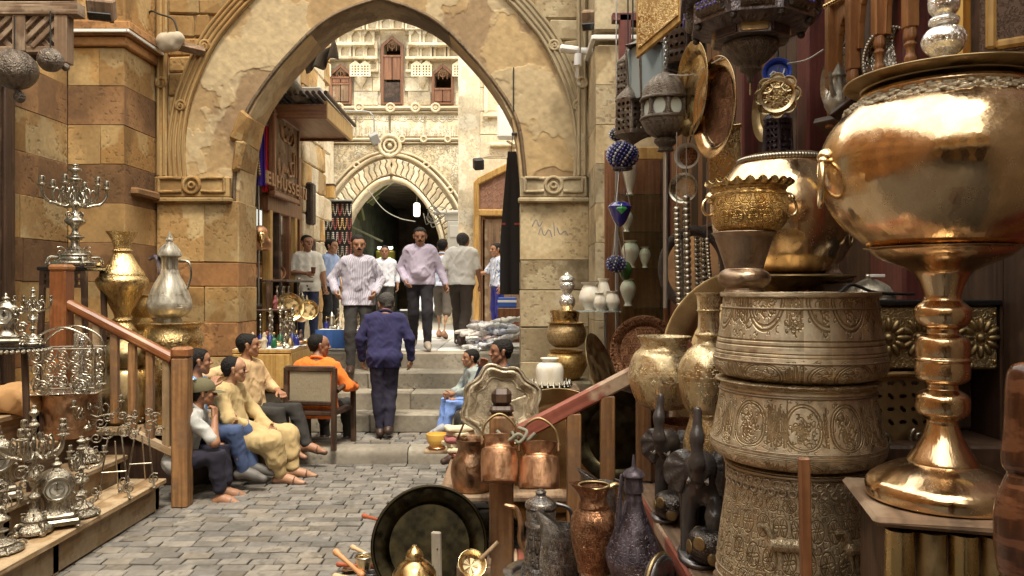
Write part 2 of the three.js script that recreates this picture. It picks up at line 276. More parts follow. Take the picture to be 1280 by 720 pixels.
const tarnish = (A, B, z, f = 5) => dataTex(256, (u, v) => { const n = fbm(u, v, f, 6, z), g = fbm(u, v, 50, 2, z + 4); const c = c3(A, B, step(.25, .8, n)); const k = .9 + .2 * g; return c.map((q) => q * k); }, true);
const rough = (lo, hi, z, f = 6) => dataTex(256, (u, v) => { const n = fbm(u, v, f, 6, z), s = fbm(u, v, 60, 2, z + 2); return clamp(mix(lo, hi, step(.25, .8, n)) + .12 * (s - .5)); }, false);
const roughA = rough(.16, .42, 140), roughB = rough(.3, .62, 143), roughC = rough(.1, .26, 146);
const metal = (A, B, z, rgh, bump, bs = .001, f) => std({ map: tarnish(A, B, z, f), metalness: 1, roughnessMap: rgh, roughness: 1, ...(bump ? { bumpMap: bump, bumpScale: bs } : {}) });
const brass = metal([.62, .45, .215], [.48, .335, .15], 150, roughA, undefined, 0, 3);
const brassEng = brass.clone(); brassEng.bumpMap = arab; brassEng.bumpScale = .0016; brassEng.roughnessMap = roughB;
const brassEmb = brass.clone(); brassEmb.bumpMap = embossTex; brassEmb.bumpScale = .004;
const brassPale = metal([.80, .66, .42], [.62, .48, .27], 152, roughA); const brassPaleEng = brassPale.clone(); brassPaleEng.bumpMap = arab; brassPaleEng.bumpScale = .0014; brassPaleEng.roughnessMap = roughB;
const roseBrass = metal([.76, .56, .345], [.62, .435, .25], 154, rough(.13, .27, 155, 4), hammer, .00022, 4);
const agedBrass = metal([.40, .30, .16], [.28, .2, .1], 156, roughB, undefined, 0, 3); const darkBrass = metal([.014, .012, .008], [.04, .032, .016], 157, rough(.3, .55, 158), undefined, 0, 3);
const copper = metal([.6, .345, .2], [.36, .2, .115], 160, roughB, hammer, .0006); const copperDull = metal([.46, .27, .16], [.27, .17, .1], 162, roughB, hammer, .001);
const potMetal = metal([.50, .415, .31], [.37, .295, .21], 164, rough(.46, .68, 165)); potMetal.bumpMap = script.clone(); potMetal.bumpMap.repeat.set(.35, 1); potMetal.bumpScale = .0022;
const potPlain = potMetal.clone(); potPlain.bumpMap = hammer; potPlain.bumpScale = .0008; const potArab = potMetal.clone(); potArab.bumpMap = arab; potArab.bumpScale = .0026;
const pewter = metal([.30, .285, .28], [.17, .16, .165], 168, roughB); const pewterEng = pewter.clone(); pewterEng.bumpMap = arab; pewterEng.bumpScale = .0035;
const plum = metal([.17, .145, .17], [.1, .085, .105], 170, roughB, arab, .0025);
const silver = metal([.56, .52, .44], [.34, .31, .25], 172, rough(.22, .44, 173)); const silverEng = silver.clone(); silverEng.bumpMap = arab; silverEng.bumpScale = .002; silverEng.roughnessMap = roughB;
const silverEmb = silver.clone(); silverEmb.bumpMap = embossTex; silverEmb.bumpScale = .014; const oldSilver = metal([.52, .465, .375], [.2, .17, .125], 174, rough(.24, .48, 175), embossTex, .0035, 9);
const silverBright = metal([.86, .84, .8], [.7, .68, .63], 176, roughC, arab, .0008);
const bronze = metal([.13, .115, .105], [.075, .065, .06], 178, rough(.28, .55, 179), embossTex, .006); const lampMetal = metal([.21, .175, .145], [.12, .1, .082], 181, rough(.4, .65, 182), embossTex, .012);
const copperJug = copper.clone(); copperJug.bumpMap = arab; copperJug.bumpScale = .005; copperJug.color = lin(.72, .68, .66);
// dirt caught in the engraved lines
const inlaid = (t, base, line, rx, ry) => { const im = t.image; return canvasTex(im.width, im.height, (x, w, h) => { x.fillStyle = line; x.fillRect(0, 0, w, h); x.globalCompositeOperation = 'screen'; x.drawImage(im, 0, 0); x.globalCompositeOperation = 'multiply'; x.fillStyle = base; x.fillRect(0, 0, w, h); x.globalCompositeOperation = 'source-over'; for (let k = 0; k < 900; k++) { x.globalAlpha = .06; x.fillStyle = rnd() < .5 ? '#201408' : '#e8d0a0'; x.beginPath(); x.arc(rnd() * w, rnd() * h, rr(3, 26), 0, 7); x.fill(); } x.globalAlpha = 1; }, true, rx, ry); };
potMetal.map = inlaid(script, '#d2c6ae', '#bdb09a', .35, 1); potArab.map = inlaid(arab, '#c9bca4', '#b3a692', 1, 1); brassEng.map = inlaid(arab, '#dcbc80', '#bb9f6c', 1, 1); brassPaleEng.map = inlaid(arab, '#dcc396', '#b09a72', 1, 1); copperJug.map = inlaid(arab, '#b58a6c', '#856856', 1, 1); pewterEng.map = inlaid(arab, '#93908f', '#605a58', 1, 1);
const brassSatin = std({ map: agedBrass.map, color: lin(1.5, 1.45, 1.4), metalness: 1, roughness: .24 }), brassSoft = brassPale.clone(); brassSoft.bumpMap = arab; brassSoft.bumpScale = .0012;
const gilt = std({ color: lin(.8, .58, .2), metalness: 1, roughness: .28 }), arcadeWood = wood([.38, .175, .06], [.26, .11, .04], 121, .4), tierMetal = metal([.27, .24, .25], [.16, .14, .15], 190, roughB, embossTex, .004), bronzeVase = metal([.44, .33, .235], [.3, .215, .15], 192, roughB, hammer, .0006);
const champagne = metal([.52, .44, .32], [.38, .31, .21], 186, rough(.32, .52, 187), arab, .003, 4);
const alabaster = std({ map: tarnish([.78, .74, .64], [.66, .58, .45], 184, 3), roughness: .35 });
const cloth = (r, g, b, z = 0) => std({ color: lin(r, g, b), roughness: .9, sheen: .2 });
// ================================================================ the near street
const pick = (a) => a[rnd() * a.length | 0];
structure('ground', boxUV(T(new THREE.PlaneGeometry(90, 90), [0, -0.03, -10], [-Math.PI / 2, 0, 0])), dirt);
{ // cobbled street: rows of setts, joints sunk to the bedding; those that show largest are pieces of their own
  const g = structGroup('street'), list = [];
  for (let z = -2.2, row = 0; z > -7.95; row++) {
    const dz = rr(.108, .124); let x = -6 + rr(0, .2);
    while (x < 1.9) { const L = rr(.16, .24); list.push([x + L / 2, z - dz / 2, L, dz]); x += L; }
    z -= dz;
  }
  const px = (e) => 640 + e[0] * F / -e[1], py = (e) => 360 + EYE * F / -e[1];
  const seen = list.filter((e) => px(e) > -20 && py(e) < 735 && e[0] > -2.95 && e[0] < 0.0).sort((a, b) => b[1] - a[1]).slice(0, 300), set = new Set(seen), rest = [];
  for (const e of list) {
    const geo = cbox(e[2] - rr(.006, .011), .07, e[3] - rr(.007, .012), .005, .003);
    const p = [e[0], -.035 + rr(-.006, .004), e[1]], r = [rr(-.02, .02), rr(-.03, .03), rr(-.02, .02)];
    if (set.has(e)) part(g, 'cobble', geo, pick(cobble), p, r); else rest.push(T(geo, p, r));
  }
  const m = part(g, 'cobbles', join(rest), cobble[0]); m.userData.kind = 'stuff';
}
{ // raised landing with a worn kerb, then four stone steps and the paved court beyond
  const g = structGroup('landing');
  part(g, 'bedding', boxUV(T(new THREE.BoxGeometry(5.6, .1, .95), [-1.75, .065, -8.5])), dirt);
  for (let x = -4.5; x < 1;) { const L = rr(.8, 1.3); const k = part(g, 'kerb_stone', null, curbMat, [x + L / 2, .07, -8.15]); const s = new THREE.Shape(); s.moveTo(-.14, -.1); s.lineTo(-.14, .08); s.lineTo(.07, .082); s.quadraticCurveTo(.135, .075, .14, 0); s.lineTo(.14, -.1); const e = new THREE.ExtrudeGeometry(s, { depth: L - .012, bevelEnabled: false, curveSegments: 8 }); e.translate(0, 0, -L / 2); e.rotateY(-Math.PI / 2); k.geometry = boxUV(toCreasedNormals(e, .6), [rnd(), rnd()]); k.geometry.rotateZ(rr(-.004, .004)); x += L; }
  for (let z = -8.31; z > -8.94;) { const dz = rr(.12, .14); for (let x = -4.4; x < .95;) { const L = rr(.17, .29); part(g, 'cobble', cbox(L - .012, .06, dz - .012, .008, .003), pick(cobble), [x + L / 2, .118 + rr(-.004, .004), z - dz / 2]); x += L; } z -= dz; }
  const s = structGroup('stone_steps'), ds = [8.98, 9.35, 9.75, 10.25];
  ds.forEach((d, k) => { const top = .355 + k * .205; for (let x = -4.3 + rr(0, .3); x < 1;) { const L = rr(.8, 1.5), dep = (ds[k + 1] ?? 10.75) - d + .12; part(s, 'step_block', cbox(L - .008, .215, dep, .012, .004), pick(stepMat), [x + L / 2, top - .107, -d - dep / 2 + rr(-.006, .006)]); x += L; } });
  part(s, 'step_core', cbox(5.4, .4, 1.4, .01), stepMat[0], [-1.7, .12, -10.3]);
  const c = structGroup('court_paving');
  part(c, 'bedding', boxUV(T(new THREE.BoxGeometry(12, .3, 26), [-2, .78, -23.6])), std({ color: lin(.34, .32, .28), roughness: .9 }));
  for (let z = -10.7; z > -15.4; z -= .56) for (let x = -3.6 + ((z * 50 | 0) % 2) * .25; x < .4; x += .62) part(c, 'paving_slab', cbox(.61, .06, .55, .006, .003), pick(paveMat), [x, .945, z - .28]);
}
// courses of blocks: alternating pale and brown stone
const courseY = []; for (let y = 0.13, k = 0; y < 5.4; k++) { courseY.push([y, y + .448, (k + 1) % 2]); y += .448; }   // ... 3.27-3.71 pale, 3.71-4.16 brown
function courses(o, { x0, x1, z0, z1, y0 = 0, y1 = 5.4, pal, drk, along = 'x', gap = .003, len = [.45, .85], jit = .003 }) {
  for (const [a, b, dark] of courseY) {
    if (b <= y0 + .05 || a >= y1 - .05) continue;
    const lo = Math.max(a, y0), hi = Math.min(b, y1), A = along === 'x' ? x0 : z0, B = along === 'x' ? x1 : z1;
    let s = A;
    while (s < B - .02) {
      let L = rr(...len); if (B - s - L < .22) L = B - s;
      const w = along === 'x' ? L : x1 - x0, d = along === 'x' ? z1 - z0 : L;
      part(o, 'stone_block', cbox(w - (along === 'x' ? gap : 0), hi - lo - gap, d - (along === 'x' ? 0 : gap), rr(.003, .006), jit), pick(dark ? drk : pal), [along === 'x' ? s + L / 2 : (x0 + x1) / 2 + rr(-.004, .004), (lo + hi) / 2, along === 'x' ? (z0 + z1) / 2 + rr(-.004, .004) : s + L / 2]);
      s += L;
    }
  }
}
{
  const w = thing('side_wall', 'tall striped wall of brown and ochre stone courses beside the silver-laden steps', 'wall');
  part(w, 'wall_core', boxUV(T(new THREE.BoxGeometry(.6, 8.2, 15), [-5.44, 4.1, -1.2])), brown[1]);
  courses(w, { x0: -5.2, x1: -5.08, z0: -8.69, z1: -3.4, pal: ochre, drk: brown, along: 'z', y1: 5.2 });
  const dr = thing('shop_door', 'dark wooden glazed door frame set in the striped side wall', 'door'); for (const z of [-5.3, -7.55]) part(dr, 'jamb', cbox(.14, 3.0, .16, .012), darkWood, [-5.05, 2.4, z]); part(dr, 'lintel', cbox(.14, .18, 2.4, .012), darkWood, [-5.05, 3.98, -6.42]); part(dr, 'door_leaf', cbox(.05, 3, .12, .008), darkWood, [-5.03, 2.4, -7.4]); part(dr, 'glass', cbox(.012, 2.9, 2.1, .002), paint(.3, .32, .3, .1), [-5.06, 2.4, -6.4]);
  const p = thing('stone_pier', 'banded ochre and brown stone pier with a cornice, beside the great arch', 'pier');
  courses(p, { x0: -5.08, x1: -4.436, z0: -9.49, z1: -8.69, pal: ochre, drk: brown, y1: 4.6, len: [.35, .64] });
  part(p, 'pier_core', cbox(.8, 4.6, .74, .01), brown[0], [-4.87, 2.3, -9.12]);
  part(p, 'upper_masonry', cbox(.64, 2.1, .78, .02), ochre[1], [-4.76, 5.9, -9.1]);
  for (const [y, h, e] of [[4.66, .11, .05], [4.74, .05, .1], [4.815, .1, .13]]) part(p, 'cornice', cbox(.64 + e, h, .8 + e, .012, .003), brown[1], [-4.758 + e / 2, y, -9.09 + e / 2]);
  part(p, 'white_strip', join([cbox(.78, .035, .03, .004), T(cbox(.03, .035, .93, .004), [.39, 0, -.45])]), white, [-4.72, 4.752, -8.57]);
  part(p, 'ledge', cbox(.16, .09, .62, .02, .01), brown[2], [-4.43, 2.98, -9.15]);
  const rm = thing('right_pier', 'weathered grey stone pier with pale trim beside the glass vase cabinet', 'pier');
  courses(rm, { x0: .95, x1: 1.75, z0: -9.49, z1: -8.66, pal: [dusky[0], dusky[3]], drk: [dusky[1], dusky[0]], y1: 4.66, len: [.5, .8] });
  part(rm, 'pier_core', cbox(.9, 4.64, .76, .01), dusky[2], [1.43, 2.32, -9.1]);
  part(rm, 'upper_masonry', cbox(.8, 2.1, .78, .02), dusky[0], [1.35, 5.85, -9.1]);
  part(rm, 'pale_trim', join([cbox(.86, .05, .05, .006), T(cbox(.05, .05, .86, .006), [-.42, 0, -.42])]), white, [1.345, 4.69, -8.62]);
}
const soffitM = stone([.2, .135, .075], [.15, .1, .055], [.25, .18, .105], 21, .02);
// the great arch ---------------------------------------------------
const archHalf = [[0, 5.47], [.12, 5.44], [.35, 5.365], [.58, 5.25], [.83, 5.05], [1.05, 4.82], [1.22, 4.63], [1.38, 4.42], [1.53, 4.2], [1.65, 3.96], [1.72, 3.6], [1.75, 3.25], [1.765, 2.9]];
{
  const A = thing('stone_archway', 'great pointed stone arch with peeling plaster spanning the steps', 'archway'), CX = -1.65, Z = -9.5;
  const hole = [[CX + 1.765, 0], ...[...archHalf].reverse().map(([x, y]) => [CX + x, y]), ...archHalf.slice(1).map(([x, y]) => [CX - x, y]), [CX - 1.765, 0]];
  part(A, 'plaster_wall', prism([[-5.4, 0], hole[hole.length - 1], ...[...hole].reverse().slice(1), [1.9, 0], [1.9, 6.9], [-5.4, 6.9]], .6, 0), plaster, [0, 0, Z]);
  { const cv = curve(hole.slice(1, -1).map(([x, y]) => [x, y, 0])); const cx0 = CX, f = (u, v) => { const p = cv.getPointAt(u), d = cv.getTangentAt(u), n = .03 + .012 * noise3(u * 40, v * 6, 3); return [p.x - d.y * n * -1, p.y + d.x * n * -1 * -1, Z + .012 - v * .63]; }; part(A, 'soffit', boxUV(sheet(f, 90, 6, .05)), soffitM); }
  for (const [x, y, w, h, a] of [[-3.38, 3.86, .16, .36, -.28], [-3.42, 3.48, .13, .38, -.08]]) part(A, 'broken_stone', cbox(w, h, .62, .03, .028), pick([ochre[3], ochre[1]]), [x, y, Z - .25], [0, 0, a]);
  // jamb masonry
  const jamb = (x0, x1, rows, pal) => rows.forEach(([y0, y1, k, n]) => { let s = x0; for (let i = 0; i < n; i++) { const L = (x1 - x0) * (n === 1 ? 1 : i ? .42 : .58); part(A, 'jamb_block', cbox(L - .004, y1 - y0 - .005, .68 + rr(-.006, .006), .009, .005), pal[k], [s + L / 2, (y0 + y1) / 2, Z - .29]); s += L; } });
  jamb(-4.42, -3.4, [[2.17, 2.93, 0, 2], [1.87, 2.17, 2, 1], [1.42, 1.87, 1, 2], [1.0, 1.42, 2, 1], [.5, 1.0, 0, 2], [0, .5, 2, 1]], [ochre[0], ochre[1], brown[1]]);
  jamb(.1, .955, [[2.2, 2.93, 0, 1], [1.82, 2.2, 1, 1], [1.36, 1.82, 3, 1], [.93, 1.36, 2, 1], [.45, .93, 1, 2], [0, .45, 2, 1]], [dusky[3], dusky[1], dusky[2], dusky[0]]);
  // capitals with an interlaced band
  for (const [x0, x1, m] of [[-4.43, -3.5, ochre[3]], [.1, .93, dusky[0]]]) {
    const c = part(A, 'capital', join([T(cbox(x1 - x0, .26, .1, .015), [0, 0, 0]), T(cbox(x1 - x0 + .05, .06, .14, .015), [0, -.16, 0])]), m, [(x0 + x1) / 2, 3.1, Z + .05]);
    const w = (x1 - x0) / 2 - .06, r = .025, L = [];
    for (const y of [-.08, .09]) for (const s of [-1, 1]) L.push(tube([[s * w, y, 0], [s * .22, y, 0], [s * .12, y * .9, 0]], r, 12, 6));
    for (const s of [-1, 1]) L.push(tube([[s * w, -.08, 0], [s * w, .09, 0]], r, 4, 6));
    L.push(T(new THREE.TorusGeometry(.1, .024, 6, 24)), T(new THREE.TorusGeometry(.035, .02, 6, 16)));
    part(c, 'interlace', join(L), m, [0, .02, .05]);
  }
  // moulded band following the arch, and the upright frame strips
  const half = [[2.52, 3.23], [2.54, 3.65], [2.47, 4.15], [2.35, 4.5], [2.13, 4.95], [1.9, 5.25], [1.65, 5.52], [1.3, 5.85], [.8, 6.2], [0, 6.5]];
  for (const s of [-1, 1]) {
    const m = s < 0 ? ochre[3] : dusky[0], mid = half.map(([x, y]) => [CX + s * x, y]), cv = curve(mid.map(([x, y]) => [x, y, 0])), off = (o, n = 40) => Array.from({ length: n + 1 }, (_, i) => { const t = i / n, p = cv.getPointAt(t), d = cv.getTangentAt(t); return [p.x - d.y * o, p.y + d.x * o, 0]; });
    const L = [], ribs = [-.085, -.03, .03, .085].map((o) => tube(off(o), .022, 60, 6));
    const base = prism([...off(-.11, 30).map((p) => [p[0], p[1]]), ...off(.11, 30).reverse().map((p) => [p[0], p[1]])], .06, 0);
    const b = part(A, 'arch_moulding', base, m, [0, 0, Z + .035]); b.geometry = boxUV(b.geometry);
    part(b, 'moulding_ribs', join(ribs), m, [0, 0, 0]);
    for (const t of [.2, .38, .56, .75]) { const p = cv.getPointAt(t); part(b, 'knot', join([new THREE.TorusGeometry(.058, .022, 6, 20), new THREE.TorusGeometry(.02, .018, 6, 14)]), m, [p.x, p.y, .005]); }
    const fx = CX + s * (s < 0 ? 2.715 : 2.54);
    const f = part(A, 'frame_strip', cbox(.13, 4.2, .08, .012), m, [CX + s * (s < 0 ? 2.71 : 2.52), 5.33, Z + .02]);
    part(f, 'strip_ribs', join([-.035, .035].map((x) => tube([[x, -2.08, .04], [x, 2.08, .04]], .02, 2, 6))), m);
    part(f, 'knot', join([new THREE.TorusGeometry(.06, .022, 6, 20)]), m, [0, -.93, .045]);
    // rubble masonry outside the band
    for (let y = 4.0; y < 6.2;) { const h = rr(.2, .3); const pts = off(s < 0 ? .1 : -.1, 60); let q = pts.find((p) => p[1] > y) ?? pts[pts.length - 1]; let q2 = pts.find((p) => p[1] > y + h) ?? q; const edge = s < 0 ? Math.min(q[0], q2[0]) : Math.max(q[0], q2[0]); let a = s < 0 ? -4.29 : edge - .02, bnd = s < 0 ? edge + .1 : .84; if (s > 0) a = edge - .1; if (bnd - a > .08) for (; a < bnd - .03;) { let w = rr(.3, .5); if (bnd - a - w < .15) w = bnd - a; part(A, 'rubble_block', cbox(w - .01, h - .012, .07, .018, .01), s < 0 ? pick([ochre[1], ochre[3], ochre[0]]) : pick([dusky[0], dusky[1]]), [a + w / 2, y + h / 2, Z + .0]); a += w; } y += h; }
  }
  const gs = (pts) => tube(pts.map(([a, b]) => [a, b, 0]), .006, 14, 5).scale(1, 1, .12); part(A, 'painted_writing', join([gs([[.25, 2.62], [.3, 2.7], [.34, 2.62], [.38, 2.68]]), gs([[.33, 2.52], [.36, 2.6], [.4, 2.5], [.46, 2.58], [.5, 2.48]]), gs([[.52, 2.66], [.53, 2.5]]), gs([[.56, 2.6], [.6, 2.52], [.66, 2.56], [.7, 2.5]])]), paint(.22, .21, .22, .95), [0, 0, Z + .052]);
  part(A, 'iron_bolt', join([rod([0, 0, 0], [0, .55, 0], .008), T(cbox(.07, .03, .05, .006), [.01, -.28, 0])]), black, [.02, 4.05, Z + .02]);
}
// left wooden steps -------------------------------------------------
{
  const S = thing('wooden_steps', 'flight of worn plank steps set out with silver candelabra and clocks', 'steps');
  const st = [[-2.9, .25, .34], [-3.22, .45, .36], [-3.56, .65, .36], [-3.9, .86, 1.18]];
  st.forEach(([x, y, w], k) => { const n = k === 3 ? 5 : 2; for (let i = 0; i < n; i++) { const pw = w / n; part(S, 'tread_plank', bar([x - pw * (i + .5), y - .02, -3.1], [x - pw * (i + .5), y - .02, -6.38 + rr(-.01, .01)], pw - .006, .042, .006), pick(plank)); }
    part(S, 'riser_board', bar([x - .05, y - .14, -3.1], [x - .05, y - .14, -6.34], .02, .2, .004), pick([plank[1], oldWood]));
    for (const z of [-6.3, -4.9, -3.6]) part(S, 'support_post', cbox(.06, y - .03, .07, .006), plank[1], [x - .07, (y - .04) / 2, z]); });
  const R = thing('wooden_handrail', 'orange brown handrail with square newel post beside the plank steps', 'handrail'), zr = -6.42;
  const post = part(R, 'newel_post', cbox(.135, 1.26, .135, .01), newelWood, [-2.8, .63, zr - .03]); part(post, 'post_cap', join([T(cbox(.15, .09, .15, .02), [0, .675, 0]), T(cbox(.11, .03, .11, .01), [0, .615, 0])]), railWood);
  const up = part(R, 'newel_post', cbox(.14, 1.15, .14, .01), railWood, [-3.82, 1.42, zr - .03]); part(up, 'post_cap', cbox(.16, .06, .16, .02), railWood, [0, .6, 0]);
  part(R, 'hand_rail', bar([-2.86, 1.24, zr - .03], [-3.78, 1.72, zr - .03], .085, .1, .02), railWood);
  part(R, 'bottom_rail', bar([-2.86, .45, zr - .03], [-3.3, .66, zr - .03], .07, .06, .008), plank[0]);
  for (const [x, b] of [[-2.93, .5], [-3.07, .56], [-3.22, .65], [-3.37, .7], [-3.52, .75], [-3.67, .86]]) part(R, 'baluster', cbox(.062, (1.2 - (x + 2.86) * .52) - b, .055, .006), pick([plank[0], newelWood]), [x, ((1.2 - (x + 2.86) * .52) + b) / 2, zr - .03]);
}
// right wooden stair: rail, balusters, newel, treads ------------------
{
  const S = thing('shop_stair', 'plank stair with chipped red edges carrying the ewers and elephants', 'steps');
  [[.03, .25, .36], [.39, .45, .36], [.75, .65, .36], [1.11, .86, .64]].forEach(([x, y, w], k) => { for (let i = 0; i < 2; i++) part(S, 'tread_plank', bar([x + w / 4 + i * w / 2, y - .02, -1.9], [x + w / 4 + i * w / 2, y - .02, k === 3 ? -7.4 : -4.66], w / 2 - .006, .042, .006), pick([railRed, oldWood]));
    part(S, 'edge_strip', bar([x - .008, y - .03, -1.9], [x - .008, y - .03, -4.66], .02, .07, .006), railRed);
    part(S, 'riser_board', bar([x + .05, y - .14, -1.9], [x + .05, y - .14, -4.6], .02, .2, .004), darkWood); });
  for (const z of [-4.55, -3.2, -2]) for (const [x, h] of [[.12, .2], [.5, .4], [.85, .6], [1.3, .81], [1.65, .81]]) part(S, 'support_post', cbox(.06, h, .06, .006), darkWood, [x, h / 2, z]);
  const R = thing('stair_rail', 'chipped red stair rail on square posts hung with copper pails', 'handrail'), z = -4.74;
  const n = part(R, 'newel_post', cbox(.15, 1.06, .15, .01), newelWood, [-.065, .53, z]); part(n, 'post_cap', join([T(cbox(.125, .11, .125, .03), [0, .64, 0]), T(cbox(.15, .05, .15, .02), [0, .565, 0])]), darkWood);
  part(R, 'hand_rail', bar([.02, .93, z], [1.12, 1.5, z], .1, .07, .012), railRed);
  [[.385, .25], [.595, .45], [.82, .65], [1.05, .65]].forEach(([x, b]) => part(R, 'baluster', cbox(.088, .88 + (x - .02) * .52 - b, .07, .006), newelWood, [x, (.88 + (x - .02) * .52 + b) / 2, z]));
}
// right shop front -----------------------------------------------------
{
  const W = thing('boarded_shop', 'dark red and brown boarded shop front behind the hanging brass trays', 'shop front');
  part(W, 'wall_core', boxUV(T(new THREE.BoxGeometry(.5, 7.6, 15.4), [2.06, 3.8, -.9])), soot);
  for (let z = -1.6, k = 0; z > -8.6; k++) { const w = rr(.16, .3); part(W, 'board', cbox(.04, 3.9, w - .008, .006), pick([darkWood, redWood, darkWood, brownWood]), [1.79, 2.75, z - w / 2]); z -= w; }
  for (const z of [-5.55, -4.35, -3.3]) part(W, 'column', cbox(.14, 3.5, .16, .012), redWood, [1.73, 2.55, z]);
  for (const [z0, z1, y] of [[-5.4, -7, 2.35], [-5.4, -7, 1.75], [-3.4, -4.3, 2.45]]) part(W, 'ledge', bar([1.68, y, z0], [1.68, y, z1], .22, .03, .006), darkWood);
  const aw = thing('shop_canopy', 'plank canopy over the brass shop, above the hanging lamps', 'canopy');
  for (let k = 0; k < 3; k++) part(aw, 'roof_plank', bar([1.34 + k * .21, 4.62 + k * .02, -1.6], [1.34 + k * .21, 4.62 + k * .02, -7.6], .2, .03, .005), oldWood);
  for (const z of [-2.6, -4.2, -5.8]) part(aw, 'rafter', bar([.75, 4.56, z], [1.82, 4.64, z], .08, .07, .006), darkWood);
}
{ // the street goes on behind the viewer: the buildings that the polished bowls mirror
  const B = thing('street_building', 'ochre building with a long awning closing the near end of the street', 'building'); part(B, 'wall', boxUV(T(new THREE.BoxGeometry(9, 7.4, .5), [-1.5, 3.7, 7.2])), ochre[3]); for (const [x, y, w, h] of [[-3.6, 1.3, 1.5, 2.6], [-1.2, 1.2, 1.2, 2.4], [.9, 1.3, 1.2, 2.6], [-3.4, 5, .8, 1.3], [-1.2, 5, .8, 1.3], [.8, 5, .8, 1.3]]) part(B, y > 3 ? 'window' : 'doorway', cbox(w, h, .1, .02), darkWood, [x, y, 6.93]);
  const aw = part(B, 'awning', sheet((u, v) => [-5 + u * 7, 3.3 - v * .5 + .05 * Math.sin(u * 40), 6.9 - v * 1.6], 60, 4, .02), paint(.25, .2, .14, .9));
}
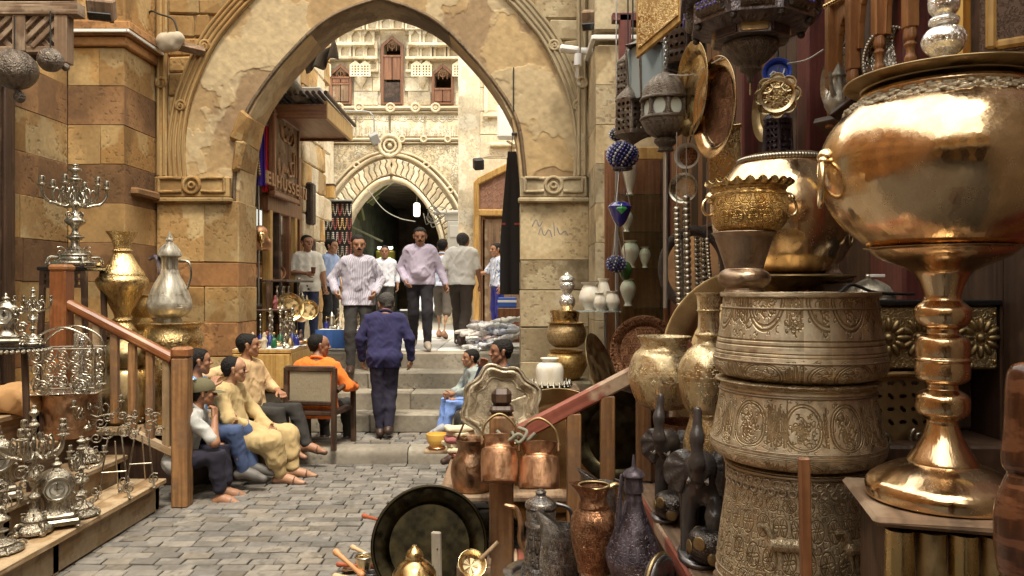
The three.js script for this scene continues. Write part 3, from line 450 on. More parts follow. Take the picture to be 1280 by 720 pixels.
// ================================================================ the court beyond the arch
const FZ = -19.5, FM = 19.5 / F, fx = (px) => (px - 640) * FM, fy = (py) => EYE - (py - 360) * FM;   // the carved facade's plane
{
  const W = thing('carved_facade', 'pale carved stone facade with three shuttered windows over a dark gateway', 'building');
  const CX = fx(490), inner = [[0, 225], [14, 229], [27, 238], [39, 251], [49, 266], [56, 282], [61, 300], [62, 330]], outer = [[0, 194], [22, 200], [43, 213], [61, 231], [76, 252], [86, 274], [92, 296], [94, 322]];
  const P = (a) => a.map(([x, y]) => [x * FM, fy(y)]);
  const inn = P(inner), out = P(outer), hole = [[CX + inn[7][0], .9], ...[...inn].reverse().map(([x, y]) => [CX + x, y]), ...inn.slice(1).map(([x, y]) => [CX - x, y]), [CX - inn[7][0], .9]];
  const wh = [[427, 85, 132, 25], [491, 50, 132, 25], [554, 85, 132, 25]].map(([c, t, b, w]) => [[fx(c - w / 2) + .02, fy(b) + .02], [fx(c + w / 2) - .02, fy(b) + .02], [fx(c + w / 2) - .02, fy(t) - .1], [fx(c - w / 2) + .02, fy(t) - .1]]);
  part(W, 'facade_wall', prism([[-7.2, .9], hole[hole.length - 1], ...[...hole].reverse().slice(1), [1.2, .9], [1.2, 9.3], [-7.2, 9.3]], .5, 0, wh), cream[0], [0, 0, FZ - .02]);
  part(W, 'room_wall', cbox(5, 3.4, .2, .01), cream[3], [fx(490), fy(90), FZ - 2.6]); for (const [x, y, w2, h2] of [[0, 1.75, 5, .2], [0, -1.75, 5, .2], [-2.5, 0, .2, 3.4], [2.5, 0, .2, 3.4]]) part(W, 'room_shell', cbox(w2, h2, 2.2, .01), cream[3], [fx(490) + x, fy(90) + y, FZ - 1.56]);
  // ashlar blocks of the plain upper zone (their joints stand open)
  const wins = [[427, 85, 132, 25], [491, 50, 132, 25], [554, 85, 132, 25]];
  for (let y = fy(132), r = 0; y < 9.2; r++) { const h = .36; for (let x = fx(352) - (r % 2) * .3; x < fx(612);) { const w = rr(.5, .85); const hit = wins.some(([c, t, b, ww]) => x + w > fx(c - ww / 2) - .04 && x < fx(c + ww / 2) + .04 && y < fy(t) + .12); if (!hit) part(W, 'ashlar_block', cbox(w - .012, h - .012, .06, .01, .004), pick(cream), [x + w / 2, y + h / 2, FZ + .005]); else { const [c, , , ww] = wins.find(([c, t, b, ww]) => x + w > fx(c - ww / 2) - .04 && x < fx(c + ww / 2) + .04); const L = fx(c - ww / 2) - .05 - x, R = x + w - fx(c + ww / 2) - .05; if (L > .08) part(W, 'ashlar_block', cbox(L - .012, h - .012, .06, .01), pick(cream), [x + L / 2, y + h / 2, FZ + .005]); if (R > .08) part(W, 'ashlar_block', cbox(R - .012, h - .012, .06, .01), pick(cream), [x + w - R / 2, y + h / 2, FZ + .005]); } x += w; } y += h; }
  for (let y = fy(178), r = 0; y > 1; r++) { for (const [a, b] of [[fx(352), fx(404)], [fx(582), fx(612)]]) for (let x = a; x < b - .05;) { let w = Math.min(rr(.4, .7), b - x); part(W, 'ashlar_block', cbox(w - .012, .35, .06, .012, .006), pick(cream), [x + w / 2, y - .18, FZ + .005]); x += w; } y -= .362; }
  // windows
  wins.forEach(([c, t, b, ww], k) => {
    const x0 = -ww / 2 * FM, x1 = -x0, y0 = fy(b), y1 = fy(t), tip = fy(t) + .0, sh = y1 - .16, w = part(W, 'window', prism([[x0 - .03, y0], [x1 + .03, y0], [x1 + .03, sh], [0, y1 + .08], [x0 - .03, sh]], .06, .006, [[[x0 + .045, y0 + .05], [x1 - .045, y0 + .05], [x1 - .045, sh - .04], [0, y1 - .02], [x0 + .045, sh - .04]]]), brownWood, [fx(c), 0, FZ + .13]);
    const top = k === 1 ? fy(72) : sh - .12, mid = fy(102);
    const panel = (a, b2, m) => { for (const s of [-1, 1]) part(w, 'shutter_board', cbox((x1 - x0) / 2 - .06, b2 - a - .03, .03, .006), m, [s * ((x1 - x0) / 4 - .022), (a + b2) / 2, -.02]); part(w, 'cross_rail', cbox(x1 - x0 - .06, .05, .05, .006), brownWood, [0, b2, -.01]); };
    if (k === 1) { panel(mid, top, brownWood); part(w, 'carved_panel', cbox(x1 - x0 - .1, mid - y0 - .1, .03, .004), carve(darkWood, reliefTex, 4, 4, .02), [0, (mid + y0) / 2, -.02]); } else { panel(y0 + .06, (y0 + top) / 2 + (k ? .05 : .18), k ? brownWood : oldWood); if (!k) panel((y0 + top) / 2 + .2, top, brownWood); }
    const L = []; for (const x of [-.11, 0, .11]) L.push(tube([[x, sh - .16, -.02], [x, sh + .02 + (x ? -.02 : .08), -.02]], .012, 3, 5)); part(w, 'tracery', join([...L, new THREE.TorusGeometry(.075, .012, 5, 16).translate(0, sh - .02, -.02)]), brownWood);
  });
  // stalactite niches: rows of pointed cells standing out further the higher they are
  const cell = (w, h, d) => { const a = w / 2, n = [[-a * .62, 0.02], [a * .62, 0.02], [a * .62, h * .5], [0, h * .86], [-a * .62, h * .5]]; return join([prism([[-a, 0], [a, 0], [a, h], [-a, h]], d, .006, [n]), T(cbox(w * .9, h * .96, .02, .002), [0, h * .48, -d + .01])]); };
  const lattice2 = (w, h, d) => { const holes = []; for (let j = 0; j < 4; j++) for (let i = 0; i < 3; i++) holes.push([0, 1, 2, 3].map((q) => [(-.5 + (i + .5) / 3) * w * .8 + Math.cos(q * 1.57) * w * .1, h * (.12 + j * .17) + Math.sin(q * 1.57) * h * .075])); return join([prism([[-w / 2, 0], [w / 2, 0], [w / 2, h * .74], [0, h], [-w / 2, h * .74]], .03, 0, holes)]).translate(0, 0, d); };
  const cg = cell(.32, .4, .14), cg2 = cell(.28, .34, .12), lg = lattice2(.28, .4, 0), pend = new THREE.ConeGeometry(.17, .3, 4, 1).rotateX(Math.PI);
  const rowsM = [[58, .26, [[377, 470], [512, 610]]], [74, .2, [[377, 474], [508, 610]]], [42, .34, [[395, 605]]], [26, .42, [[400, 600]]], [89, .12, [[392, 412], [444, 474], [508, 538], [571, 598]]]];
  for (const [py, out2, spans] of rowsM) for (const [a, b] of spans) { const n = Math.max(1, Math.round((fx(b) - fx(a)) / .33)); for (let i = 0; i < n; i++) part(W, 'stalactite_niche', py === 89 ? cg2 : cg, pick([cream[0], cream[1], cream[3]]), [mix(fx(a), fx(b), (i + .5) / n) + rr(-.015, .015), fy(py) + rr(-.01, .01), FZ + out2 + rr(-.03, .03)]); if (py !== 42 && py !== 26) part(W, 'ledge', cbox(fx(b) - fx(a), .06, .1 + out2, .01), pick(cream), [(fx(a) + fx(b)) / 2, fy(py) - .035, FZ + out2 / 2]); }
  for (const px of [400, 409, 446, 458, 522, 534, 573, 584]) part(W, 'pierced_panel', lg, cream[2], [fx(px), fy(98), FZ + .2]);
  for (const px of [405, 452, 528, 579]) part(W, 'pendant', pend, cream[0], [fx(px), fy(106), FZ + .1]);
  // cornice, inscription band, frames
  const rail = (y, x0, x1, h, d, m = cream[3]) => part(W, 'moulding', join([cbox(x1 - x0, h, d, .012), tube([[-(x1 - x0) / 2, 0, d / 2], [(x1 - x0) / 2, 0, d / 2]], h * .35, 2, 6)]), m, [(x0 + x1) / 2, y, FZ + .03]);
  rail(fy(136), fx(405), fx(584), .12, .14); rail(fy(141), fx(405), fx(584), .05, .1); rail(fy(175), fx(400), fx(584), .09, .1); rail(fy(179), fx(400), fx(584), .04, .08);
  for (const px of [425, 450, 489, 520, 545]) part(W, 'knot', join([new THREE.TorusGeometry(.1, .035, 6, 18), new THREE.TorusGeometry(.03, .03, 6, 12)]), cream[3], [fx(px), fy(136), FZ + .12]);
  for (const px of [470, 503, 530, 560]) part(W, 'knot', new THREE.TorusGeometry(.07, .03, 6, 18), cream[3], [fx(px), fy(175), FZ + .1]);
  for (const [a, b] of [[402, 444], [446, 486], [489, 530], [533, 577]]) part(W, 'inscription_panel', cbox(fx(b) - fx(a), fy(145) - fy(171), .05, .008, 0, [a * .01, fy(158) * -1 + .31]), creamBand, [(fx(a) + fx(b)) / 2, fy(158), FZ + .02]);
  for (const s of [-1, 1]) { // carved spandrels
    const x1 = s < 0 ? fx(404) : fx(579), pts = [[x1, fy(182)], [CX + s * .25, fy(182)], ...out.map(([x, y]) => [CX + s * (x + .1), y + .06]), [x1, fy(322)]];
    part(W, 'carved_spandrel', prism(pts, .05, 0), creamCarved, [0, 0, FZ + .035]); part(W, 'frame_moulding', cbox(.09, fy(180) - 1, .1, .02), cream[3], [s < 0 ? fx(402) : fx(581), (fy(180) + 1) / 2, FZ + .03]);
  }
  // cushion voussoirs
  const icv = curve(inn.map(([x, y]) => [x, y, 0])), ocv = curve(out.map(([x, y]) => [x, y, 0])), N = 21;
  for (const s of [-1, 1]) for (let k = 0; k < N; k++) {
    const a = icv.getPointAt(k / N), b = icv.getPointAt((k + .86) / N), c = ocv.getPointAt((k + .86) / N), d = ocv.getPointAt(k / N), e = [];
    const edge = (p, q, w, rev) => { const o = []; for (let i = 0; i <= 6; i++) { const t = .2 + .68 * i / 6, n = Math.sin(t * 14) * .028; o.push([CX + s * (mix(p.x, q.x, t) + n * (q.y - p.y > 0 ? 1 : 1)), mix(p.y, q.y, t) + n * .6]); } return rev ? o.reverse() : o; };
    part(W, 'voussoir', prism([...edge(a, d), ...edge(b, c, 0, true)], .16, .02), pick([cream[0], cream[1], cream[3]]), [0, 0, FZ + .11]);
  }
  for (const s of [-1, 1]) { const pts = inn.map(([x, y]) => [CX + s * (x + .03), y + .03, FZ + .05]); part(W, 'arch_roll', tube(pts, .07, 40, 8), cream[2]); part(W, 'arch_hood', join([tube(out.map(([x, y]) => [CX + s * (x + .03), y + .02, FZ + .08]), .05, 40, 6), tube(out.map(([x, y]) => [CX + s * (x + .14), y + .09, FZ + .07]), .035, 40, 6)]), cream[3]); for (const t of [.25, .5, .75]) { const p = ocv.getPointAt(t); part(W, 'knot', new THREE.TorusGeometry(.07, .03, 6, 16), cream[3], [CX + s * (p.x + .08), p.y + .06, FZ + .1]); } }
  part(W, 'apex_loop', join([new THREE.TorusGeometry(.26, .05, 8, 30), new THREE.TorusGeometry(.15, .035, 8, 26), ball([0, 0, 0], .06)]), cream[3], [fx(488), fy(183), FZ + .1]);
}
{ // vaulted passage behind the gateway
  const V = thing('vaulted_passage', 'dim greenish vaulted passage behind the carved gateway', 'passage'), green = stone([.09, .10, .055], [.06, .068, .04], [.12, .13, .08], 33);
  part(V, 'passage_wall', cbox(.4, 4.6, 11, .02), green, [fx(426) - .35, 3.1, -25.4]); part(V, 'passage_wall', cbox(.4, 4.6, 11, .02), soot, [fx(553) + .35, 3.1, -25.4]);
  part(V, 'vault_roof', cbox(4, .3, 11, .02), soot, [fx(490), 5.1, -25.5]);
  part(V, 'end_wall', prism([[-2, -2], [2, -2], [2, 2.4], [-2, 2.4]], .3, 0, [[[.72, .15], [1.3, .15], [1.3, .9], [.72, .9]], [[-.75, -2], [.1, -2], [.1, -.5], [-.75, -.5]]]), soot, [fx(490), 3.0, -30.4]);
  const lampG = thing('hanging_lamp', 'glowing glass lamp hanging inside the vaulted passage', 'lamp', [(521 - 640) * 22 / F, EYE + 98 * 22 / F, -22]);
  part(lampG, 'glass_tube', lathe([[.0, -.2], [.085, -.18], [.095, 0], [.085, .17], [0, .19]], 16), new THREE.MeshStandardMaterial({ color: 0xffffff, emissive: lin(1, .93, .75), emissiveIntensity: 1.2 }));
  part(lampG, 'cord', rod([0, .18, 0], [0, 1.1, 0], .012), black);
  const pl = new THREE.PointLight(lin(1, .9, .72), 1.6); pl.position.set((521 - 640) * 22 / F, EYE + 98 * 22 / F, -21.6); pl.castShadow = true; scene.add(pl);
  const sg = thing('lit_kiosk_sign', 'small lit yellow kiosk window deep in the passage', 'sign', [(482 - 640) * 25 / F, EYE + 34 * 25 / F, -25]);
  part(sg, 'sign_box', cbox(.62, .86, .16, .02), paint(.4, .33, .05), [0, -.1, 0]); part(sg, 'sign_face', cbox(.36, .5, .02, .004), new THREE.MeshStandardMaterial({ color: lin(.6, .75, .5), emissive: lin(.7, .9, .55), emissiveIntensity: 1.1 }), [0, -.15, .1]); part(sg, 'lamp_tube', cbox(.5, .08, .06, .02), new THREE.MeshStandardMaterial({ color: 0xffffff, emissive: lin(1, 1, .85), emissiveIntensity: 3 }), [0, .42, .1]);
  const beam = thing('timber_props', 'slanting timber planks propped inside the dark gateway', 'timber'); for (const [a, b, w] of [[[428, 218], [470, 252], .34], [[455, 250], [486, 225], .26], [[443, 236], [452, 275], .3]]) part(beam, 'plank', bar(at(...a, 20.6), at(...b, 20.9), w, .06), paint(.2, .23, .12, .9)); part(beam, 'pole', rod(at(432, 280, 20.6), at(478, 302, 21), .03), paint(.25, .28, .2));
}
{ // left shop: sign, canopy, doors, stone wall past it
  const X = -3.45, S = thing('inner_shop', 'wooden framed glass shop front under a boxy brown canopy', 'shop front');
  part(S, 'back_wall', cbox(.3, 6.5, 2.5, .01), soot, [X - .75, 4, -11.3]); part(S, 'upper_wall', cbox(.9, 1.6, 2.3, .02), soot, [X - .47, 5.2, -11.25]);
  for (const [z, w, m] of [[-10.72, .12, goldWood], [-11.12, .09, darkWood], [-11.62, .1, brownWood], [-11.95, .12, goldWood], [-12.2, .1, brownWood]]) part(S, 'door_post', cbox(.12, 3, w, .01), m, [X, 2.45, z]);
  part(S, 'lintel', cbox(.12, .22, 1.7, .01), brownWood, [X + .004, 3.05, -11.4]); part(S, 'door_rail', cbox(.08, .35, .9, .01), brownWood, [X, 1.15, -11.5]);
  part(S, 'door_glass', cbox(.012, 1.7, 1.25, .001), glassPane, [X, 2.1, -11.35]);
  part(S, 'shop_lamp', cbox(.1, .3, .55, .02), new THREE.MeshStandardMaterial({ color: 0xffffff, emissive: lin(.95, 1, .9), emissiveIntensity: .3 }), [X - .3, 2.85, -11.3]);
  for (const y of [1.6, 2.0, 2.4]) part(S, 'shelf', cbox(.4, .03, 1.5, .004), grey, [X - .35, y, -11.3]);
  const C = thing('brown_canopy', 'boxy brown wooden canopy with corrugated roof above the sign board', 'canopy');
  const y = 4.22; part(C, 'underside', cbox(.84, .04, 1.62, .006), brownWood, [-3.02, y + .06, -11.45]);
  part(C, 'fascia', bar([-3.44, y + .09, -10.6], [-2.58, y + .09, -10.6], .2, .05, .006).rotateZ(0), brownWood); part(C, 'fascia', cbox(.05, .24, 1.7, .006), goldWood, [-2.6, y + .12, -11.45]); part(C, 'fascia', cbox(.86, .2, .05, .006), brownWood, [-3.02, y + .1, -12.28]);
  const rf = []; for (let i = 0; i < 12; i++) rf.push(rod([-3.5 + i * .085, y + .32, -10.45], [-3.5 + i * .085, y + .28, -12.4], .03, .03, 6)); part(C, 'corrugated_roof', join(rf), darkWood);
  const B = thing('sign_board', 'carved wooden shop sign board with raised Arabic and Latin letters', 'sign', [-3.3, 3.72, -11.02], Math.PI / 2);
  part(B, 'board', cbox(1.16, 1.12, .06, .01), oldWood); part(B, 'frame', join([T(cbox(1.24, .07, .09, .012), [0, .56, .01]), T(cbox(1.24, .07, .09, .012), [0, -.56, .01]), T(cbox(.07, 1.05, .09, .012), [-.585, 0, .01]), T(cbox(.07, 1.05, .09, .012), [.585, 0, .01])]), brownWood);
  const letterWood = wood([.33, .18, .08], [.24, .12, .05], 123, .5);
  const font = await new FontLoader().loadAsync('fonts/droid/droid_sans_bold.typeface.json');
  const tg = new TextGeometry('ELHUSSEIN', { font, size: .15, depth: .03, curveSegments: 3 }); tg.computeBoundingBox(); tg.translate(-tg.boundingBox.max.x / 2, 0, 0); tg.scale(.98 / tg.boundingBox.max.x, 1.15, 1);
  part(B, 'latin_lettering', tg, letterWood, [0, -.48, .03]);
  const st = (pts, r = .022) => tube(pts.map(([a, b]) => [a, b, .045]), r, 14, 6);
  part(B, 'arabic_lettering', join([st([[.3, .42], [.3, .26], [.22, .24]]), st([[.22, .36], [.12, .26], [.0, .25], [-.05, .33], [-.1, .25], [-.22, .26], [-.24, .38]]), st([[-.28, .26], [-.3, .42]]),
    st([[.42, .12], [.42, -.22]]), st([[.3, .14], [.3, -.2], [.2, -.22]]), st([[.25, -.02], [.1, -.05], [.2, -.2], [.05, -.24], [-.02, -.14]]), st([[-.02, -.14], [-.06, -.22], [-.12, -.12], [-.16, -.22], [-.22, -.1]]), st([[-.22, -.1], [-.26, -.24], [-.36, -.32], [-.44, -.2], [-.42, -.06]]), ball([-.34, .02, .045], .025, 8), ball([.1, .44, .045], .022, 8), ball([-.1, .44, .045], .022, 8)]), letterWood);
  const N2 = thing('rough_stone_wall', 'rough buff stone wall past the inner shop, hung with a dark carving', 'wall');
  part(N2, 'wall_core', cbox(.6, 7.4, 1.6, .02), cream[3], [X - .3, 4.6, -13.1]);
  for (let y = 1; y < 6.5; y += .42) for (let z = -12.4; z > -13.8;) { const w = rr(.35, .6); part(N2, 'stone_block', cbox(.1, .41, w - .01, .02, .012), pick([cream[3], ochre[2], cream[0]]), [X + .0, y + .2, z - w / 2]); z -= w; }
  for (let y = 1; y < 6.5; y += .42) part(N2, 'stone_block', cbox(.6, .41, .1, .02, .012), pick([cream[3], ochre[2], cream[0]]), [X - .3, y + .2, -13.9 + .0]);
  part(N2, 'carved_bracket', cbox(.12, .7, .25, .03), carve(darkWood, reliefTex, 3, 3, .03), [X + .1, 3.25, -12.65]); part(N2, 'carved_bracket', cbox(.12, .5, .25, .03), carve(darkWood, reliefTex, 3, 3, .03), [X + .1, 2.4, -12.65]);
  part(N2, 'upper_wall', cbox(2.2, 5.6, 5.2, .02), cream[0], [-5.6, 3.75, -16.6]);
  const A2 = thing('awning_roller', 'rolled canvas awning and pale box on the canopy roof', 'awning'); part(A2, 'roller', taperTube([at(352, 88, 10.6), at(372, 118, 10.6), at(379, 122, 11)], .1, .12, 12, 10), curbMat); part(A2, 'box', cbox(.7, .16, .5, .02), white, [-3.05, 4.62, -11.0]);
  const dark = thing('dark_drape', 'dark cloth drape bunched under the arch above the canopy', 'drape'); part(dark, 'cloth', sheet((u, v) => { const p = at(383 + u * 38, 74 - u * 22 + v * (10 + u * 4), 11.5); p[1] += Math.sin(u * 9) * .04 - v * .1; p[2] += Math.sin(u * 14 + v * 3) * .08; return p; }, 16, 6, .02), paint(.06, .045, .03, .95));
}
{ // right shop and the wall above it
  const Z = -15.8, f2 = (px) => (px - 640) * 15.8 / F, g2 = (py) => EYE - (py - 360) * 15.8 / F;
  const S = thing('gold_shop', 'gold framed shop doorway with patterned fanlight and orange beaded goods', 'shop front'), fr = goldWood;
  part(S, 'door_jamb', cbox(.13, g2(268) - .97, .14, .02), fr, [f2(595.5), (g2(268) + .97) / 2, Z]);
  part(S, 'door_jamb', cbox(.1, g2(270) - .97, .1, .02), brownWood, [f2(604), (g2(270) + .97) / 2, Z - .05]);
  part(S, 'fanlight_frame', prism([[f2(592), g2(270)], [f2(666), g2(270)], [f2(666), g2(190)], [f2(640), g2(201)], [f2(597), g2(222)], [f2(592), g2(228)]], .16, .02, [[[f2(599), g2(262)], [f2(661), g2(262)], [f2(661), g2(203)], [f2(640), g2(211)], [f2(599), g2(231)]]]), fr, [0, 0, Z + .07]);
  part(S, 'fanlight_panel', prism([[f2(597), g2(264)], [f2(664), g2(264)], [f2(664), g2(200)], [f2(597), g2(230)]], .04, 0), carve(paint(.33, .17, .11), reliefTex, 4, 4, .02), [0, 0, Z]);
  part(S, 'inner_frame', prism([[f2(603), g2(440)], [f2(666), g2(440)], [f2(666), g2(274)], [f2(603), g2(274)]], .08, .01, [[[f2(609), g2(440)], [f2(660), g2(440)], [f2(660), g2(281)], [f2(609), g2(281)]]]), oldWood, [0, 0, Z]);
  part(S, 'back_panel', cbox(1.2, 3.2, .05, .01), brownWood, [f2(636), 2.3, Z - .3]);
  const bd = []; for (let k = 0; k < 16; k++) { const x = f2(611 + k * 1.8); const L = rr(.5, 1); bd.push(tube([[x, g2(284), 0], [x + rr(-.02, .02), g2(284) - L, 0]], .012, 3, 5)); } part(S, 'bead_strands', join(bd), paint(.75, .22, .06, .4), [0, 0, Z - .15]);
  part(S, 'door_glass', cbox(.84, 2.5, .012, .001), glassPane, [f2(635), 2.1, Z - .03]);
  const W = thing('court_side_wall', 'pale plastered side wall above the gold framed shop', 'wall');
  part(W, 'wall_mass', cbox(3, 8, .6, .02), cream[0], [1.02 + f2(600), 5.0, -16.45]); part(W, 'wall_mass', cbox(.5, 5.4, 6, .02), cream[0], [1.3, 3.65, -13.2]);
  for (let y = 1.1; y < 8.6; y += .5) for (let x = f2(599); x < .6;) { const w = rr(.4, .8); part(W, 'stone_block', cbox(w - .012, .488, .05, .01, .004), pick(cream), [x + w / 2, y + .25, -16.14]); x += w; }
  for (const [py, px0, px1] of [[141, 603, 645], [178, 612, 645]]) part(W, 'moulding', cbox((px1 - px0) * .0166, .08, .12, .02), cream[2], [f2((px0 + px1) / 2), g2(py), -16.08]);
  part(W, 'window_frame', join([T(cbox(.08, 1.1, .1, .01), [-.35, 0, 0]), T(cbox(.08, 1.1, .1, .01), [.35, 0, 0]), T(cbox(.78, .08, .1, .01), [0, .55, 0])]), cream[2], [f2(628), g2(112), -16.08]);
  const ac = thing('wall_unit', 'white rectangular air conditioner box high on the court wall', 'air conditioner', [.03 - .12, g2(169), -14.6]); part(ac, 'casing', cbox(.38, .62, .3, .03), white); part(ac, 'badge', cbox(.16, .05, .01, .002), paint(.1, .1, .12), [0, .2, .155]); part(ac, 'bracket', bar([0, -.36, 0], [.5, -.36, -1.5], .04), steel);
  const fl = thing('court_floodlight', 'small black floodlight on a curved arm over the gold shop', 'lamp', at(598, 205, 15.3)); part(fl, 'housing', cbox(.2, .22, .18, .02), black, [0, 0, 0], [.4, .3, 0]); part(fl, 'arm', tube([[0, .1, 0], [.2, .2, -.3], [.55, .28, -.7]], .015, 12, 6), steel);
  const G = thing('black_robe', 'long black robe with red trim hanging at the arch', 'robe', at(641, 190, 11.2)); part(G, 'cloth', sheet((u, v) => { const w = mix(.075, .17, Math.min(1, v * 1.6)); return [(u - .5) * 2 * w, -v * 2.1, Math.sin(u * 12) * .03 * v + .02]; }, 20, 12, .03), paint(.02, .016, .016, .9)); part(G, 'red_trim', sheet((u, v) => [(u - .5) * .34, -1.05 - v * .03, .045 + Math.sin(u * 12) * .02], 12, 1, .005), paint(.3, .04, .03)); part(G, 'hanger', tube([[-.02, 0, 0], [0, .3, 0]], .006, 4, 5), black);
}
{ // electrical boxes and loose wiring right of the gateway
  const E = thing('meter_box', 'upper grey electric meter box right beside the gateway arch', 'box', at(575, 297, 19.1), 0, 'electric boxes beside the gateway'); part(E, 'case', cbox(.62, .8, .3, .02), paint(.45, .44, .41)); part(E, 'lid', cbox(.5, .3, .03, .01), paint(.52, .51, .48), [0, .15, .16]);
  copyOf(E, at(595, 298, 19.2), 0, 'grey electric meter box next to the gold framed shop'); copyOf(E, at(577, 325, 19.15), 0, 'lower grey meter box under the other two by the gateway');
  const B = thing('cable_conduit', 'horizontal white conduit crossing beside the gateway arch', 'conduit'); part(B, 'pipe', rod(at(543, 266, 19.0), at(578, 265, 19.0), .05), paint(.5, .49, .45)); part(B, 'junction_box', cbox(.4, .2, .2, .02), paint(.4, .38, .34), at(566, 272, 19.1));
  const Wr = thing('tangled_wires', 'tangle of loops of pale wire at the right of the gateway', 'wires'), L = []; for (let k = 0; k < 6; k++) { const c = [rr(534, 552), rr(262, 288)], a = rnd() * 6; L.push(tube(Array.from({ length: 8 }, (_, i) => at(c[0] + Math.cos(a + i * .8) * rr(5, 11), c[1] + Math.sin(a + i * .8) * rr(5, 12), 18.9 + rr(-.1, .1))), .011, 30, 5)); } part(Wr, 'wire_loops', join(L), paint(.16, .15, .13));
  const sw = thing('sagging_wire', 'single pale wire sagging across the gateway', 'wire'); part(sw, 'wire', tube([at(459, 236, 18.8), at(480, 262, 18.8), at(500, 273, 18.8), at(519, 277, 18.8)], .012, 30, 5), paint(.3, .3, .27));
  const fl = thing('floodlight', 'small floodlight with hanging cable on the facade inscription', 'lamp', at(468, 173, 19.1)); part(fl, 'housing', cbox(.22, .26, .2, .02), grey, [0, 0, 0], [.5, .4, .3]); part(fl, 'cable', tube([[0, .1, 0], [-.05, .6, .1], [-.5, .66, .1], [-1.4, .7, .1]], .02, 16, 5), grey);
}
// ================================================================ people
const V3 = (a) => new THREE.Vector3(...a), vadd = (a, b, s = 1) => [a[0] + b[0] * s, a[1] + b[1] * s, a[2] + b[2] * s], vlerp = (a, b, t) => [mix(a[0], b[0], t), mix(a[1], b[1], t), mix(a[2], b[2], t)], vsub = (a, b) => [a[0] - b[0], a[1] - b[1], a[2] - b[2]], vnorm = (a) => { const l = Math.hypot(...a) || 1; return [a[0] / l, a[1] / l, a[2] / l]; }, vcross = (a, b) => [a[1] * b[2] - a[2] * b[1], a[2] * b[0] - a[0] * b[2], a[0] * b[1] - a[1] * b[0]];
